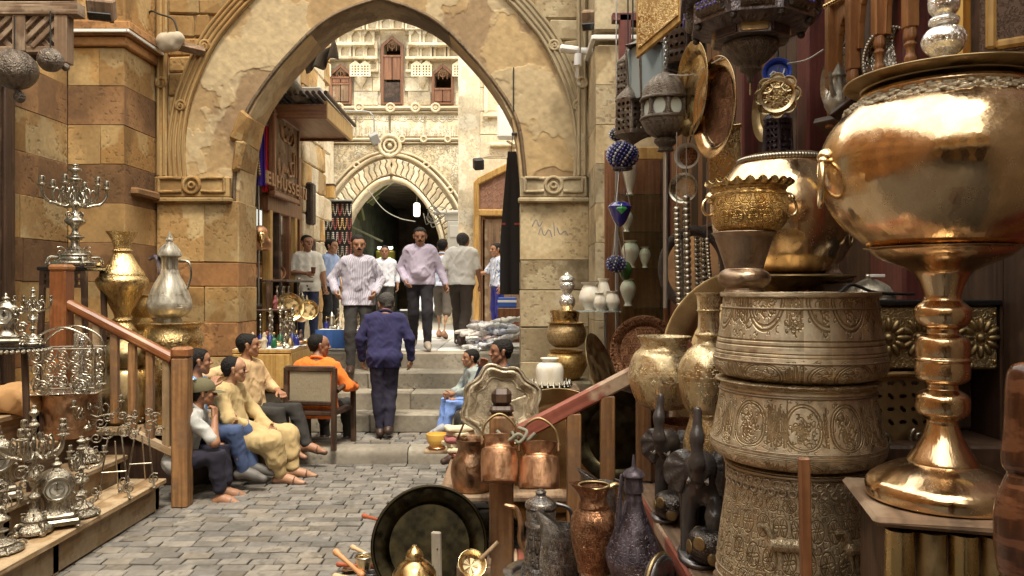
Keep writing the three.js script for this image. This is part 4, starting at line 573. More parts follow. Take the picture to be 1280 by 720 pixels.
// bones [a, b, ra, rb] joined by a smooth minimum on a grid, meshed by surface nets; clip(x, y, z) > 0 is cut away; wr = [depth, frequency] of cloth folds
function skin(bones, cell, k = .04, { clip, wr, cut } = {}) {
  const lo = [1e9, 1e9, 1e9], hi = [-1e9, -1e9, -1e9];
  for (const [a, b, ra, rb] of bones) for (let i = 0; i < 3; i++) { lo[i] = Math.min(lo[i], a[i] - ra, b[i] - rb); hi[i] = Math.max(hi[i], a[i] + ra, b[i] + rb); }
  for (let i = 0; i < 3; i++) { lo[i] -= cell * 3 + .01; hi[i] += cell * 3 + .01; }
  const n = [0, 1, 2].map((i) => Math.ceil((hi[i] - lo[i]) / cell) + 1), [nx, ny, nz] = n, f = new Float32Array(nx * ny * nz).fill(1);
  for (const [a, b, ra, rb] of bones) {
    const m = k + cell * 2.5, R = Math.max(ra, rb), s = [0, 1, 2].map((i) => Math.max(0, Math.floor((Math.min(a[i], b[i]) - R - m - lo[i]) / cell))), e = [0, 1, 2].map((i) => Math.min(n[i] - 1, Math.ceil((Math.max(a[i], b[i]) + R + m - lo[i]) / cell)));
    const dx = b[0] - a[0], dy = b[1] - a[1], dz = b[2] - a[2], L2 = dx * dx + dy * dy + dz * dz || 1e-9;
    for (let z = s[2]; z <= e[2]; z++) for (let y = s[1]; y <= e[1]; y++) for (let x = s[0]; x <= e[0]; x++) {
      const px = lo[0] + x * cell - a[0], py = lo[1] + y * cell - a[1], pz = lo[2] + z * cell - a[2], t = Math.min(1, Math.max(0, (px * dx + py * dy + pz * dz) / L2));
      const qx = px - dx * t, qy = py - dy * t, qz = pz - dz * t, d = Math.sqrt(qx * qx + qy * qy + qz * qz) - (ra + (rb - ra) * t), o = (z * ny + y) * nx + x, h = k - Math.abs(f[o] - d);
      f[o] = Math.min(f[o], d) - (h > 0 ? h * h / (4 * k) : 0);
    }
  }
  if (wr || clip || cut) for (let z = 0; z < nz; z++) for (let y = 0; y < ny; y++) for (let x = 0; x < nx; x++) {
    const o = (z * ny + y) * nx + x; if (Math.abs(f[o]) > .08 && f[o] > 0) continue;
    const X = lo[0] + x * cell, Y = lo[1] + y * cell, Z = lo[2] + z * cell;
    if (wr) { const w = wr[1]; f[o] += wr[0] * (2.2 * (.36 - Math.abs(noise3(X * w * .75 + Y * w * .55, (Y - X * .5) * w * .5, Z * w * .75) - .5)) * -1 + 1.1 * (.3 - Math.abs(noise3(X * w * 1.5 - Y * w * .9, (Y + Z * .6) * w * .8, Z * w * 1.5 + 9) - .5)) * -1 + .5); }
    if (clip) f[o] = Math.max(f[o], clip(X, Y, Z));
    if (cut) for (const [c, r] of cut) f[o] = Math.max(f[o], r - Math.hypot(X - c[0], Y - c[1], Z - c[2]));
  }
  const pos = [], nor = [], idx = [], vid = new Int32Array(nx * ny * nz).fill(-1), st = [1, nx, nx * ny];
  for (let z = 0; z < nz - 1; z++) for (let y = 0; y < ny - 1; y++) for (let x = 0; x < nx - 1; x++) {
    const o = (z * ny + y) * nx + x, c = [f[o], f[o + 1], f[o + nx], f[o + nx + 1], f[o + st[2]], f[o + st[2] + 1], f[o + st[2] + nx], f[o + st[2] + nx + 1]];
    let mask = 0; for (let q = 0; q < 8; q++) if (c[q] < 0) mask |= 1 << q;
    if (mask === 0 || mask === 255) continue;
    let sx = 0, sy = 0, sz = 0, cnt = 0;
    for (let q = 0; q < 8; q++) for (const bit of [1, 2, 4]) { if (q & bit) continue; const w = q | bit; if ((c[q] < 0) === (c[w] < 0)) continue; const t = c[q] / (c[q] - c[w]); sx += (q & 1) + (bit === 1 ? t : 0); sy += (q >> 1 & 1) + (bit === 2 ? t : 0); sz += (q >> 2 & 1) + (bit === 4 ? t : 0); cnt++; }
    vid[o] = pos.length / 3; pos.push(lo[0] + (x + sx / cnt) * cell, lo[1] + (y + sy / cnt) * cell, lo[2] + (z + sz / cnt) * cell);
    const gx = c[1] + c[3] + c[5] + c[7] - c[0] - c[2] - c[4] - c[6], gy = c[2] + c[3] + c[6] + c[7] - c[0] - c[1] - c[4] - c[5], gz = c[4] + c[5] + c[6] + c[7] - c[0] - c[1] - c[2] - c[3], gl = Math.hypot(gx, gy, gz) || 1; nor.push(gx / gl, gy / gl, gz / gl);
  }
  for (let z = 1; z < nz - 1; z++) for (let y = 1; y < ny - 1; y++) for (let x = 1; x < nx - 1; x++) {
    const o = (z * ny + y) * nx + x, s = f[o] < 0;
    for (let ax = 0; ax < 3; ax++) { if (s === (f[o + st[ax]] < 0)) continue; const u = st[(ax + 1) % 3], v = st[(ax + 2) % 3], q = [vid[o - u - v], vid[o - v], vid[o], vid[o - u]]; if (q.includes(-1)) continue; if (s) idx.push(q[0], q[1], q[2], q[0], q[2], q[3]); else idx.push(q[0], q[2], q[1], q[0], q[3], q[2]); }
  }
  const g = new THREE.BufferGeometry(); g.setAttribute('position', new THREE.Float32BufferAttribute(pos, 3)); g.setAttribute('normal', new THREE.Float32BufferAttribute(nor, 3)); g.setIndex(idx);
  const uv = new Float32Array(pos.length / 3 * 2); for (let i = 0; i < pos.length / 3; i++) { uv[i * 2] = pos[i * 3] + pos[i * 3 + 2]; uv[i * 2 + 1] = pos[i * 3 + 1]; } g.setAttribute('uv', new THREE.BufferAttribute(uv, 2)); return g;
}
const frame = (fwd, upHint) => { const f = vnorm(fwd), r = vnorm(vcross(upHint, f)), u = vcross(f, r); return (x, y, z) => [r[0] * x + u[0] * y + f[0] * z, r[1] * x + u[1] * y + f[1] * z, r[2] * x + u[2] * y + f[2] * z]; };
function headBones(c, to, s) { // c centre of the head, to(x, y, z) its axes
  const p = (x, y, z) => vadd(c, to(x * s, y * s, z * s)), B = [];
  const b = (a, e, ra, rb) => B.push([p(...a), p(...e), ra * s, (rb ?? ra) * s]);
  b([0, .035, -.035], [0, .03, .02], .08, .074); b([0, 0, .02], [0, -.05, .04], .064, .05); b([-.03, -.05, .02], [-.014, -.09, .055], .032, .022); b([.03, -.05, .02], [.014, -.09, .055], .032, .022);
  b([0, -.096, .062], [0, -.09, .066], .02); b([-.035, .032, .074], [.035, .032, .074], .015); b([-.042, -.02, .055], [-.035, -.035, .06], .024, .02); b([.042, -.02, .055], [.035, -.035, .06], .024, .02);
  b([0, .022, .088], [0, -.018, .108], .008, .013); b([-.011, -.024, .096], [.011, -.024, .096], .009); b([-.018, -.056, .083], [.018, -.056, .083], .0085); b([-.015, -.067, .08], [.015, -.067, .08], .009);
  for (const k of [-1, 1]) { b([k * .079, .016, -.008], [k * .078, -.024, -.004], .014, .01); }
  return { B, p };
}
function hand(w, dir, nrm, s, curl = .5) { // wrist, direction of the fingers, direction the palm faces
  const d = vnorm(dir), q = vnorm(vcross(nrm, d)), m = vcross(d, q), P = (l, a, n) => vadd(vadd(vadd(w, d, l * s), q, a * s), m, n * s), B = [];
  for (const a of [-.026, -.009, .009, .026]) B.push([P(.01, a * .7, 0), P(.085, a, 0), .015 * s, .012 * s]);
  [[-.029, .058], [-.01, .07], [.01, .074], [.028, .066]].forEach(([a, L]) => { const k = P(.086, a, 0), e = P(.086 + L * .55 * Math.cos(curl), a * 1.1, L * .55 * Math.sin(curl)), t = P(.086 + L * .55 * Math.cos(curl) + L * .5 * Math.cos(curl * 2.2), a * 1.1, L * .55 * Math.sin(curl) + L * .5 * Math.sin(curl * 2.2)); B.push([k, e, .0095 * s, .0085 * s], [e, t, .0085 * s, .007 * s]); });
  B.push([P(.02, .03, .004), P(.055, .055, .018), .014 * s, .011 * s], [P(.055, .055, .018), P(.085, .06, .03), .0105 * s, .008 * s]); return B;
}
// joints of a standing figure 1.7 m tall, facing +z; pose overrides any of them
const STAND = { hipL: [.09, .92, 0], hipR: [-.09, .92, 0], kneeL: [.1, .5, .02], kneeR: [-.1, .5, .02], ankL: [.1, .085, -.02], ankR: [-.1, .085, -.02], toeL: [.12, .035, .13], toeR: [-.12, .035, .13], shL: [.175, 1.4, 0], shR: [-.175, 1.4, 0], elL: [.235, 1.13, -.03], elR: [-.235, 1.13, -.03], wrL: [.245, .89, .05], wrR: [-.245, .89, .05], neck: [0, 1.43, 0], head: [0, 1.575, .03], look: [0, -.02, 1] };
const skinTone = (r, g, b) => std({ color: lin(r, g, b), roughness: .55, bumpMap: pitBump, bumpScale: .002 });
const skins = [skinTone(.38, .2, .115), skinTone(.32, .155, .085), skinTone(.25, .118, .066)], hairM = std({ color: lin(.012, .01, .009), roughness: .75, specularIntensity: .4 }), greyHair = paint(.05, .045, .04, .85);
const weave = dataTex(128, (u, v) => .5 + .25 * Math.sin(u * 6.283 * 32) * Math.sin(v * 6.283 * 32) + .3 * (fbm(u, v, 8, 3, 200) - .5), false, 4);
const fabric = (r, g, b, map) => std({ color: lin(r, g, b), roughness: .92, bumpMap: weave, bumpScale: .001, ...(map ? { map } : {}) });
const stripes = (A, B, n, w, rep = 1) => dataTex(256, (u, v) => { const t = (u * n) % 1; return t < w ? B : A; }, true, rep, 8);
const leather2 = paint(.03, .02, .015, .4);
function person(label, pos, turn, o) {
  const P = thing('person', label, 'person', pos, turn, o.group), s = o.size ?? 1, J = {}; for (const [k, v] of Object.entries({ ...STAND, ...o.pose })) J[k] = k === 'look' ? v : v.map((x) => x * s);
  for (const S of ['L', 'R']) { J['sh' + S] = vadd(J['sh' + S], [0, -.03 * s, 0]); J['sh' + S][0] *= .94; } J.head = vadd(J.head, [0, .012 * s, 0]); J.neck = vadd(J.neck, [0, .005, 0]);
  const c = o.cell ?? .013, fine = o.fine ?? .005, sk = o.skin ?? skins[1], g = s * (o.girth ?? 1);
  const pel = vlerp(J.hipL, J.hipR, .5), che = vlerp(vlerp(J.shL, J.shR, .5), pel, .06), iL = vlerp(che, J.shL, .58), iR = vlerp(che, J.shR, .58), fwd = vnorm(vcross(vsub(J.shL, J.shR), vsub(che, pel))), bel = vadd(vlerp(pel, che, .35), fwd, .02 + .05 * (o.belly ?? 0));
  const torso = (e) => [[J.hipL, J.hipR, .098 * g + e, .098 * g + e], [J.hipL, iL, .082 * g + e, .086 * g + e], [J.hipR, iR, .082 * g + e, .086 * g + e], [bel, che, (.092 + .04 * (o.belly ?? 0)) * g + e, .092 * g + e], [iL, iR, .068 * g + e, .068 * g + e], [iL, J.shL, .06 * s + e, .046 * s + e], [iR, J.shR, .06 * s + e, .046 * s + e], [che, J.neck, .065 * s + e * .5, .05 * s + e * .3]];
  const arm = (S, e, u = 1, l = 1) => { const a = J['sh' + S], b = J['el' + S], w = J['wr' + S], out = []; out.push([a, u < 1 ? vlerp(a, b, u) : b, .05 * s + e, mix(.05, .041, u) * s + e]); if (l > 0) out.push([b, vlerp(b, w, l), .041 * s + e, mix(.041, .028, l) * s + e * (l < 1 ? 1 : .7)]); return out; };
  const leg = (S, e, l = 1) => { const a = J['hip' + S], b = J['knee' + S], w = J['ank' + S], out = [[a, b, .078 * g + e * .8, .058 * s + e]]; if (l > 0) out.push([b, vlerp(b, w, l), .056 * s + e, mix(.056, .036, l) * s + e]); if (l > .5 && e < .02) out.push([vadd(vlerp(b, w, .12), fwd, -.012), vadd(vlerp(b, w, .45), fwd, -.015), .05 * s + e, .045 * s + e]); return out; };
  const foot = (S, e) => { const a = J['ank' + S], t = J['toe' + S], h = vadd(vlerp(a, t, -.25), [0, -.045 * s, 0]); return [[a, vlerp(a, t, .55), .036 * s + e, .034 * s + e], [vlerp(a, t, .5), t, .036 * s + e, .026 * s + e], [h, vlerp(a, t, .3), .032 * s + e, .034 * s + e], [a, h, .035 * s + e, .032 * s + e]]; };
  const to = frame(J.look, o.headUp ?? [0, 1, 0]), hc = J.head, { B: hb, p: hp } = headBones(hc, to, s * 1.07), nk = [[J.neck, hp(0, -.05, -.015), .052 * s, .05 * s], [vlerp(J.neck, che, .4), J.neck, .06 * s, .054 * s]];
  const handOf = (S) => { const d = vnorm(vadd(vnorm(vsub(J['wr' + S], J['el' + S])), o['hand' + S] ?? [0, 0, 0])); return hand(vlerp(J['wr' + S], J['el' + S], .04), d, o['palm' + S] ?? [S === 'L' ? -1 : 1, 0, .2], s, o['curl' + S] ?? .5); };
  const body = join([skin([...torso(-.012), ...arm('L', 0), ...arm('R', 0), ...leg('L', o.trousers ? -.026 : -.004), ...leg('R', o.trousers ? -.026 : -.004), ...(o.bare ? [...foot('L', 0), ...foot('R', 0)] : []), ...nk], c, .035), skin([...hb, ...nk], fine * s, .014, { cut: [[hp(-.031, .012, .103), .014 * s], [hp(.031, .012, .103), .014 * s]] }), skin(handOf('L'), .005, .008), skin(handOf('R'), .005, .008)]);
  part(P, 'body', body, sk);
  part(P, 'eyes', join([ball(hp(-.031, .012, .079), .0125 * s, 8), ball(hp(.031, .012, .079), .0125 * s, 8)]), paint(.05, .035, .025, .2));
  const cap2 = (x, y, z) => { const q = vsub([x, y, z], hc), r = [to(1, 0, 0), to(0, 1, 0), to(0, 0, 1)].map((a) => a[0] * q[0] + a[1] * q[1] + a[2] * q[2]); return r; };
  if (o.hair !== false) part(P, 'hair', skin([[hp(0, .037, -.036), hp(0, .034, .017), .0895 * s, .083 * s], [hp(0, .0, -.045), hp(0, -.035, -.048), .07 * s, .05 * s]], .005, .02, { wr: [.007, 90], clip: (x, y, z) => { const [a, u, f] = cap2(x, y, z); const F_ = f / s, L = o.bald ? [[-.2, -.07], [-.045, -.06], [-.02, .0], [.0, .01], [.012, .05], [.03, .125], [.2, .13]] : [[-.2, -.08], [-.05, -.07], [-.025, -.015], [.0, .005], [.03, .0], [.04, .035], [.058, .078], [.075, .082], [.2, .085]]; let b = L[L.length - 1][1]; for (let q = 0; q < L.length - 1; q++) if (F_ >= L[q][0] && F_ < L[q + 1][0]) { b = mix(L[q][1], L[q + 1][1], (F_ - L[q][0]) / (L[q + 1][0] - L[q][0])); break; } return b * s + .012 * (noise3(a * 90, u * 90, f * 90) - .5) - u; } }), o.hair ?? hairM);
  part(P, 'eyebrows', join([-1, 1].map((k) => rod(hp(k * .015, .034, .09), hp(k * .046, .036, .078), .005 * s, .004 * s, 6))), hairM);
  if (o.moustache) part(P, 'moustache', skin([[hp(0, -.04, .1), hp(-.024, -.047, .09), .009, .006], [hp(0, -.04, .1), hp(.024, -.047, .09), .009, .006]], .004, .004), o.moustache === true ? hairM : o.moustache);
  if (o.shirt) {
    const long = o.sleeve ?? 0, e = (o.loose ?? .018) * .72, SB = [...torso(e).slice(0, 7), ...arm('L', e * .9, long < .5 ? .85 : 1, long >= 1 ? .93 : long > .5 ? .55 : 0), ...arm('R', e * .9, long < .5 ? .85 : 1, long >= 1 ? .93 : long > .5 ? .55 : 0)];
    if (o.hem) for (const S of ['L', 'R']) SB.push([J['hip' + S], vlerp(J['hip' + S], J['knee' + S], o.hem), .098 * g + e, .092 * g + e]);
    if (o.robe) for (const S of ['L', 'R']) SB.push([J['hip' + S], J['knee' + S], .1 * g + e, .085 * s + e], [J['knee' + S], vlerp(J['knee' + S], J['ank' + S], o.robe), .085 * s + e, .08 * s + e]);
    const hemY = Math.min(J.hipL[1], J.hipR[1]) - (o.hemCut ?? 99);
    part(P, 'shirt', skin(SB, c, o.robe ? .06 : .026, { wr: [.016, 15], clip: o.hemCut != null ? (x, y) => hemY - y : undefined, cut: [[vadd(J.neck, [0, .05, 0]), .075 * s]] }), o.shirt);
    const ct = frame(vadd(fwd, [0, -.45, 0]), [0, 1, 0]), ring = []; for (let k = 0; k <= 12; k++) { const a = -2.75 + 5.5 * k / 12; ring.push(vadd(vadd(J.neck, [0, .012, 0]), ct(Math.sin(a) * .066 * s, .004, -Math.cos(a) * .066 * s))); }
    if (o.collar !== false) part(P, 'collar', taperTube(ring, .016, .016, 20, 6), o.collar ?? o.shirt);
  }
  if (o.trousers) { const e = o.legLoose ?? .016, tl = o.legLength ?? .95; part(P, 'trousers', skin([[J.hipL, J.hipR, .099 * g, .099 * g], [pel, vlerp(pel, che, .2), .09 * g, .084 * g], ...leg('L', e, tl), ...leg('R', e, tl)], c, .03, { wr: [.014, 13], clip: o.waist === false ? undefined : (x, y) => y - (pel[1] + .11 * s) }), o.trousers); }
  if (o.hemCut != null && o.hemCut < .05) { const hy = pel[1] + .028 * s, pts = []; for (let k = 0; k <= 24; k++) { const a = k / 24 * 6.2832; pts.push([pel[0] + Math.cos(a) * (.09 + .107 * g), hy - .045, pel[2] + Math.sin(a) * .114 * g]); } part(P, 'belt', T(tube(pts, .011, 40, 6, true), [0, 0, 0]), leather2); }
  if (o.sandal) for (const S of ['L', 'R']) { const a = vlerp(J['ank' + S], J['toe' + S], .62), d = vsub(J['toe' + S], J['ank' + S]); part(P, 'strap', T(new THREE.TorusGeometry(.04 * s, .009, 6, 18), vadd(a, [0, -.004, 0]), [0, Math.atan2(d[0], d[2]), 0]), o.shoes); }
  if (o.shoes) for (const S of ['L', 'R']) part(P, o.shoeName ?? 'shoe', skin(foot(S, .007), .008, .03, o.sandal ? { clip: (x, y) => y - (Math.min(J['ank' + S][1], J['toe' + S][1]) + .012) } : {}), o.shoes);
  return P;
}
// ---- who sits and walks where
const SIT = (o = {}) => ({ hipL: [.1, .44, 0], hipR: [-.1, .44, 0], kneeL: [.14, .46, .42], kneeR: [-.14, .46, .42], ankL: [.14, .09, .44], ankR: [-.14, .09, .44], toeL: [.16, .035, .6], toeR: [-.16, .035, .6], shL: [.175, .92, .03], shR: [-.175, .92, .03], elL: [.24, .68, .1], elR: [-.24, .68, .1], wrL: [.2, .55, .32], wrR: [-.2, .55, .32], neck: [0, .95, .03], head: [0, 1.09, .07], look: [0, 0, 1], ...o });
const lightStripe = stripes([.62, .62, .66], [.3, .32, .42], 3, .28, 16), navyTr = fabric(.018, .016, .03), denim = fabric(.055, .085, .18), beige = fabric(.47, .345, .165), charcoal = fabric(.03, .027, .024), leather = paint(.045, .022, .014, .5), sandalM = paint(.1, .05, .03, .6);
// bench that carries the seated men
{
  const b = thing('low_bench', 'low plank bench under the seated men by the handrail', 'bench', [-2.62, 0, -7.2]);
  part(b, 'seat_plank', bar([-.1, .36, .42], [.02, .36, -.95], .4, .05, .008).translate(-.12, 0, 0), plank[1]); for (const z of [.32, -.75]) for (const x of [-.3, .02]) part(b, 'leg', cbox(.06, .34, .06, .006), plank[1], [x, .17, z]);
}
// boy in the cap, leaning on his hand, turned to the arch
{
  const p = person('boy in olive cap and grey-white shirt, chin on hand, sitting by the newel post', [-2.87, -.07, -6.66], 1.75, { size: .96, skin: skins[1], shirt: fabric(.42, .42, .4), sleeve: 0, trousers: navyTr, bare: true, legLength: .75, shoes: paint(.13, .12, .13), sandal: true, pose: SIT({ hipL: [.1, .43, -.06], hipR: [-.1, .43, -.06], kneeL: [.13, .52, .3], kneeR: [-.15, .5, .3], ankL: [.08, .1, .36], ankR: [-.12, .1, .34], toeL: [.1, .045, .52], toeR: [-.16, .045, .5], shL: [.17, .86, .08], shR: [-.17, .86, .1], elL: [.2, .62, .22], elR: [-.2, .62, .3], wrL: [.18, .47, .44], wrR: [-.09, .83, .28], neck: [0, .9, .1], head: [0, 1.03, .16], look: [.25, -.05, 1] }), handR: [.1, .6, 0], palmR: [.4, 0, -.8], curlR: .9, handL: [0, -1.2, 0], palmL: [0, -.3, -1] });
  const hp2 = new THREE.Group(); const H = [0, 1.03 * .96, .16 * .96];
  part(p, 'cap', join([T(new THREE.SphereGeometry(.107, 20, 10, 0, 6.29, 0, 1.75), [H[0], H[1] + .045, H[2] - .015], [-.08, .25, 0], [.95, .92, 1.12]), T(new THREE.SphereGeometry(.1, 16, 6, 0, 6.29, 0, .9), [H[0] + .025, H[1] - .005, H[2] + .115], [.15, .25, 0], [.95, .32, .95])]), fabric(.12, .105, .055));
}
// man in blue and white striped shirt, jeans
person('young man in blue and white striped polo and jeans, arm bent beside the newel post', [-2.95, .06, -7.0], 1.62, { skin: skins[1], shirt: fabric(1, 1, 1, stripes([.12, .33, .72], [.75, .75, .75], 3, .2, 4)), sleeve: 0, trousers: denim, shoes: paint(.12, .11, .1), pose: SIT({ kneeL: [.16, .47, .46], kneeR: [-.16, .5, .44], ankL: [.1, .12, .52], ankR: [-.1, .12, .5], toeL: [.12, .05, .7], toeR: [-.1, .05, .68], elL: [.27, .7, .15], elR: [-.3, .72, .14], wrR: [-.1, .9, .22], wrL: [.1, .58, .32], head: [0, 1.1, .06], look: [.5, .05, 1] }), handR: [.2, .5, -.1] });
// man in yellow galabeya with sunglasses
{
  const p = person('man in pale yellow robe and sunglasses, hands in lap, bare feet in sandals', [-2.73, -.04, -7.35], 1.5, { skin: skins[0], girth: 1.06, bald: true, belly: .5, shirt: beige, robe: .5, sleeve: 1, loose: .022, trousers: fabric(.45, .33, .155), legLoose: .024, legLength: .88, bare: true, shoes: sandalM, sandal: true, shoeName: 'sandal', collar: false, pose: SIT({ kneeL: [.18, .44, .5], kneeR: [-.18, .44, .48], ankL: [.14, .1, .58], ankR: [-.1, .1, .55], toeL: [.18, .04, .78], toeR: [-.1, .04, .76], shL: [.19, .92, -.02], shR: [-.19, .92, -.02], elL: [.27, .66, .12], elR: [-.27, .66, .12], wrL: [.1, .53, .36], wrR: [-.06, .52, .38], neck: [0, .95, 0], head: [0, 1.09, .05], look: [.35, 0, 1] }), handL: [-.4, 0, .2], handR: [.4, 0, .2] });
  part(p, 'sunglasses', join([-1, 1].map((k) => T(new THREE.SphereGeometry(.022, 10, 8), [.028 + k * .03, 1.102, .135 - k * .009], [0, .35, 0], [1, .75, .5])).concat([rod([-.01, 1.105, .15], [.06, 1.105, .125], .004), rod([.085, 1.105, .12], [.075, 1.1, .02], .004)])), blackGloss);
  part(p, 'wristwatch', T(new THREE.TorusGeometry(.034, .008, 6, 16), [.13, .545, .32], [.5, 1.2, 0]), steel);
}
// man in tan shirt, arm along the ledge
person('man in tan short-sleeved shirt and charcoal trousers, arm resting along the stall', [-2.72, .1, -7.9], 1.3, { skin: skins[1], girth: 1.05, shirt: fabric(.55, .38, .2), sleeve: .6, loose: .022, trousers: charcoal, bare: true, shoes: sandalM, sandal: true, shoeName: 'sandal', pose: SIT({ kneeL: [.14, .5, .44], kneeR: [-.16, .5, .42], ankL: [.1, .13, .6], ankR: [-.14, .13, .52], toeL: [.14, .06, .78], toeR: [-.14, .06, .72], shL: [.19, .95, -.04], shR: [-.2, .96, -.06], elR: [-.42, .9, -.12], wrR: [-.62, .88, -.2], elL: [.27, .7, .06], wrL: [.16, .66, .24], neck: [0, .99, -.05], head: [0, 1.14, -.02], look: [.55, .02, 1] }), palmL: [0, -1, 0], curlL: .9 });
// man in orange, back to us, in a cane-backed chair
{
  const C = thing('cane_chair', 'dark wooden armchair with woven cane back on the landing', 'chair', at(401, 552, 8.25), 2.95);
  C.position.y = .15;
  for (const [x, z] of [[-.27, .24], [.27, .24], [-.27, -.25], [.27, -.25]]) part(C, 'leg', bar([x, 0, z * 1.08], [x, z < 0 ? .86 : .64, z], .05, .05), darkWood);
  part(C, 'seat', cbox(.54, .05, .5, .01), darkWood, [0, .38, 0]); part(C, 'back_rail', cbox(.56, .06, .045, .01), darkWood, [0, .85, -.255]); part(C, 'back_rail', cbox(.5, .05, .04, .01), darkWood, [0, .49, -.255]);
  part(C, 'cane_panel', cbox(.46, .32, .015, .003), std({ color: lin(.3, .25, .165), roughness: .8, bumpMap: weave, bumpScale: .01 }), [0, .67, -.255]);
  for (const x of [-.29, .29]) part(C, 'armrest', tube([[x, .64, .26], [x, .66, 0], [x, .62, -.24]], .028, 10, 8), darkWood);
  person('man in bright orange shirt seen from behind, sitting in the cane chair', [C.position.x - .02, .06, C.position.z - .02], 2.95, { skin: skins[2], bald: true, girth: 1.06, shirt: fabric(.78, .18, .025), sleeve: 1, loose: .03, trousers: charcoal, shoes: leather, pose: SIT({ hipL: [.1, .5, -.02], hipR: [-.1, .5, -.02], shL: [.2, .97, -.05], shR: [-.2, .97, -.05], elL: [.33, .74, -.02], elR: [-.33, .74, -.02], wrL: [.3, .69, .25], wrR: [-.3, .69, .25], neck: [0, 1.01, -.05], head: [0, 1.15, 0], look: [-1, -.05, .75] }) });
}
// walkers ---------------------------------------------------------------
const WALK = (o = {}) => ({ kneeL: [.1, .52, .16], kneeR: [-.09, .5, -.02], ankL: [.1, .1, .16], ankR: [-.09, .12, -.28], toeL: [.12, .04, .32], toeR: [-.1, .04, -.14], elL: [.24, 1.13, -.1], elR: [-.24, 1.13, .04], wrL: [.25, .92, -.04], wrR: [-.24, .92, .2], ...o });
person('man in grey striped shirt with moustache stepping down the stone stair', [(447 - 640) / F * 9.95, .765, -9.98], .25, { size: 1.04, skin: skins[1], moustache: true, girth: 1.03, shirt: fabric(.95, .93, .97, stripes([.5, .48, .53], [.3, .28, .33], 3, .3, 12)), sleeve: 1, loose: .026, hem: .32, hemCut: .1, trousers: charcoal, shoes: leather, fine: .005, pose: WALK({ elR: [-.32, 1.16, -.06], wrR: [-.28, 1.0, .12], elL: [.29, 1.15, -.05], wrL: [.2, .98, .14], kneeR: [-.1, .48, .16], ankR: [-.1, .06, .2], toeR: [-.12, .02, .35], kneeL: [.1, .56, .1], ankL: [.1, .24, -.05], toeL: [.12, .2, .1], look: [.1, -.15, 1] }) });
person('man in navy jacket seen from behind, climbing from the landing', [(480 - 640) / F * 8.6, .15, -8.62], 3.2, { size: 1.0, skin: skins[1], hair: greyHair, girth: .95, shirt: fabric(.022, .02, .075), sleeve: 1, loose: .024, hem: .3, hemCut: .12, trousers: fabric(.016, .013, .03), shoes: leather, pose: WALK({ kneeL: [.07, .5, .06], ankL: [.05, .09, .02], toeL: [.06, .04, .18], kneeR: [-.06, .52, .1], ankR: [-.05, .12, -.04], toeR: [-.06, .05, .12], shL: [.19, 1.37, .1], shR: [-.19, 1.37, .1], elL: [.28, 1.12, .06], elR: [-.28, 1.12, .06], wrL: [.27, .88, .14], wrR: [-.29, .88, .14], neck: [0, 1.39, .12], head: [0, 1.5, .2], look: [.35, -.5, 1] }) });
person('man in lilac shirt with moustache walking at the top of the steps', [(525 - 640) / F * 10.75, .975, -10.75], .12, { size: 1.02, skin: skins[1], moustache: true, girth: 1.1, belly: .5, shirt: fabric(.47, .41, .52), sleeve: 1, loose: .026, hemCut: .02, trousers: fabric(.016, .013, .018), shoes: paint(.3, .25, .2), fine: .005, pose: WALK({ elR: [-.27, 1.14, -.06], wrR: [-.2, .96, .1], elL: [.28, 1.12, -.02], wrL: [.36, .9, .1], look: [0, -.2, 1], head: [0, 1.555, .06] }) });
person('man in white short-sleeved shirt holding a glass beside the stall', [(384 - 640) / F * 12, .975, -12], .35, { size: 1.0, skin: skins[1], shirt: fabric(.74, .71, .63), sleeve: 0, hem: .3, hemCut: .1, trousers: fabric(.03, .04, .09), shoes: leather, cell: .016, fine: .005, pose: { elR: [-.24, 1.12, .0], wrR: [-.02, 1.1, .24], elL: [.24, 1.12, .02], wrL: [.27, .9, .1], look: [.3, 0, 1] }, curlR: 1.1, handR: [.6, 0, 0] });
{ const g = thing('tea_glass', 'small glass of dark tea in the hand of the man in white', 'glass', [(384 - 640) / F * 12 + .16, 2.075, -11.76]); part(g, 'cup', lathe([[0, 0], [.028, .002], [.032, .04], [.036, .09], [.033, .09], [.028, .01]], 14), paint(.12, .05, .03, .2)); }
person('man in light blue shirt and black trousers talking behind the stall', [(413 - 640) / F * 13, .975, -13], 1.2, { skin: skins[0], shirt: fabric(.34, .45, .72), sleeve: 0, hemCut: .02, trousers: fabric(.012, .012, .014), shoes: leather, cell: .018, fine: .006, pose: {} });
person('man in pale shirt walking out of the dark gateway', [(481 - 640) / F * 15, .975, -15], .1, { skin: skins[2], shirt: fabric(.62, .64, .72), sleeve: .6, hemCut: .02, trousers: charcoal, shoes: leather, cell: .018, fine: .006, pose: WALK() });
person('man in white shirt with back turned among the walkers', [(576 - 640) / F * 11.3, .975, -11.3], 2.9, { size: 1.02, girth: 1.12, skin: skins[1], hair: greyHair, shirt: fabric(.75, .73, .67), sleeve: 0, loose: .03, hemCut: .02, trousers: fabric(.06, .045, .035), shoes: leather, cell: .015, fine: .006, pose: WALK({ neck: [0, 1.41, .06], head: [0, 1.53, .12], shL: [.19, 1.39, .03], shR: [-.19, 1.39, .03] }) });
person('man in pale blue shirt and shorts walking behind the lilac shirt', [(553 - 640) / F * 13, .975, -13], 3.0, { skin: skins[0], shirt: fabric(.5, .56, .7), sleeve: 0, hemCut: .02, trousers: fabric(.14, .12, .1), legLength: .15, bare: true, shoes: sandalM, sandal: true, shoeName: 'sandal', cell: .018, fine: .006, pose: WALK() });
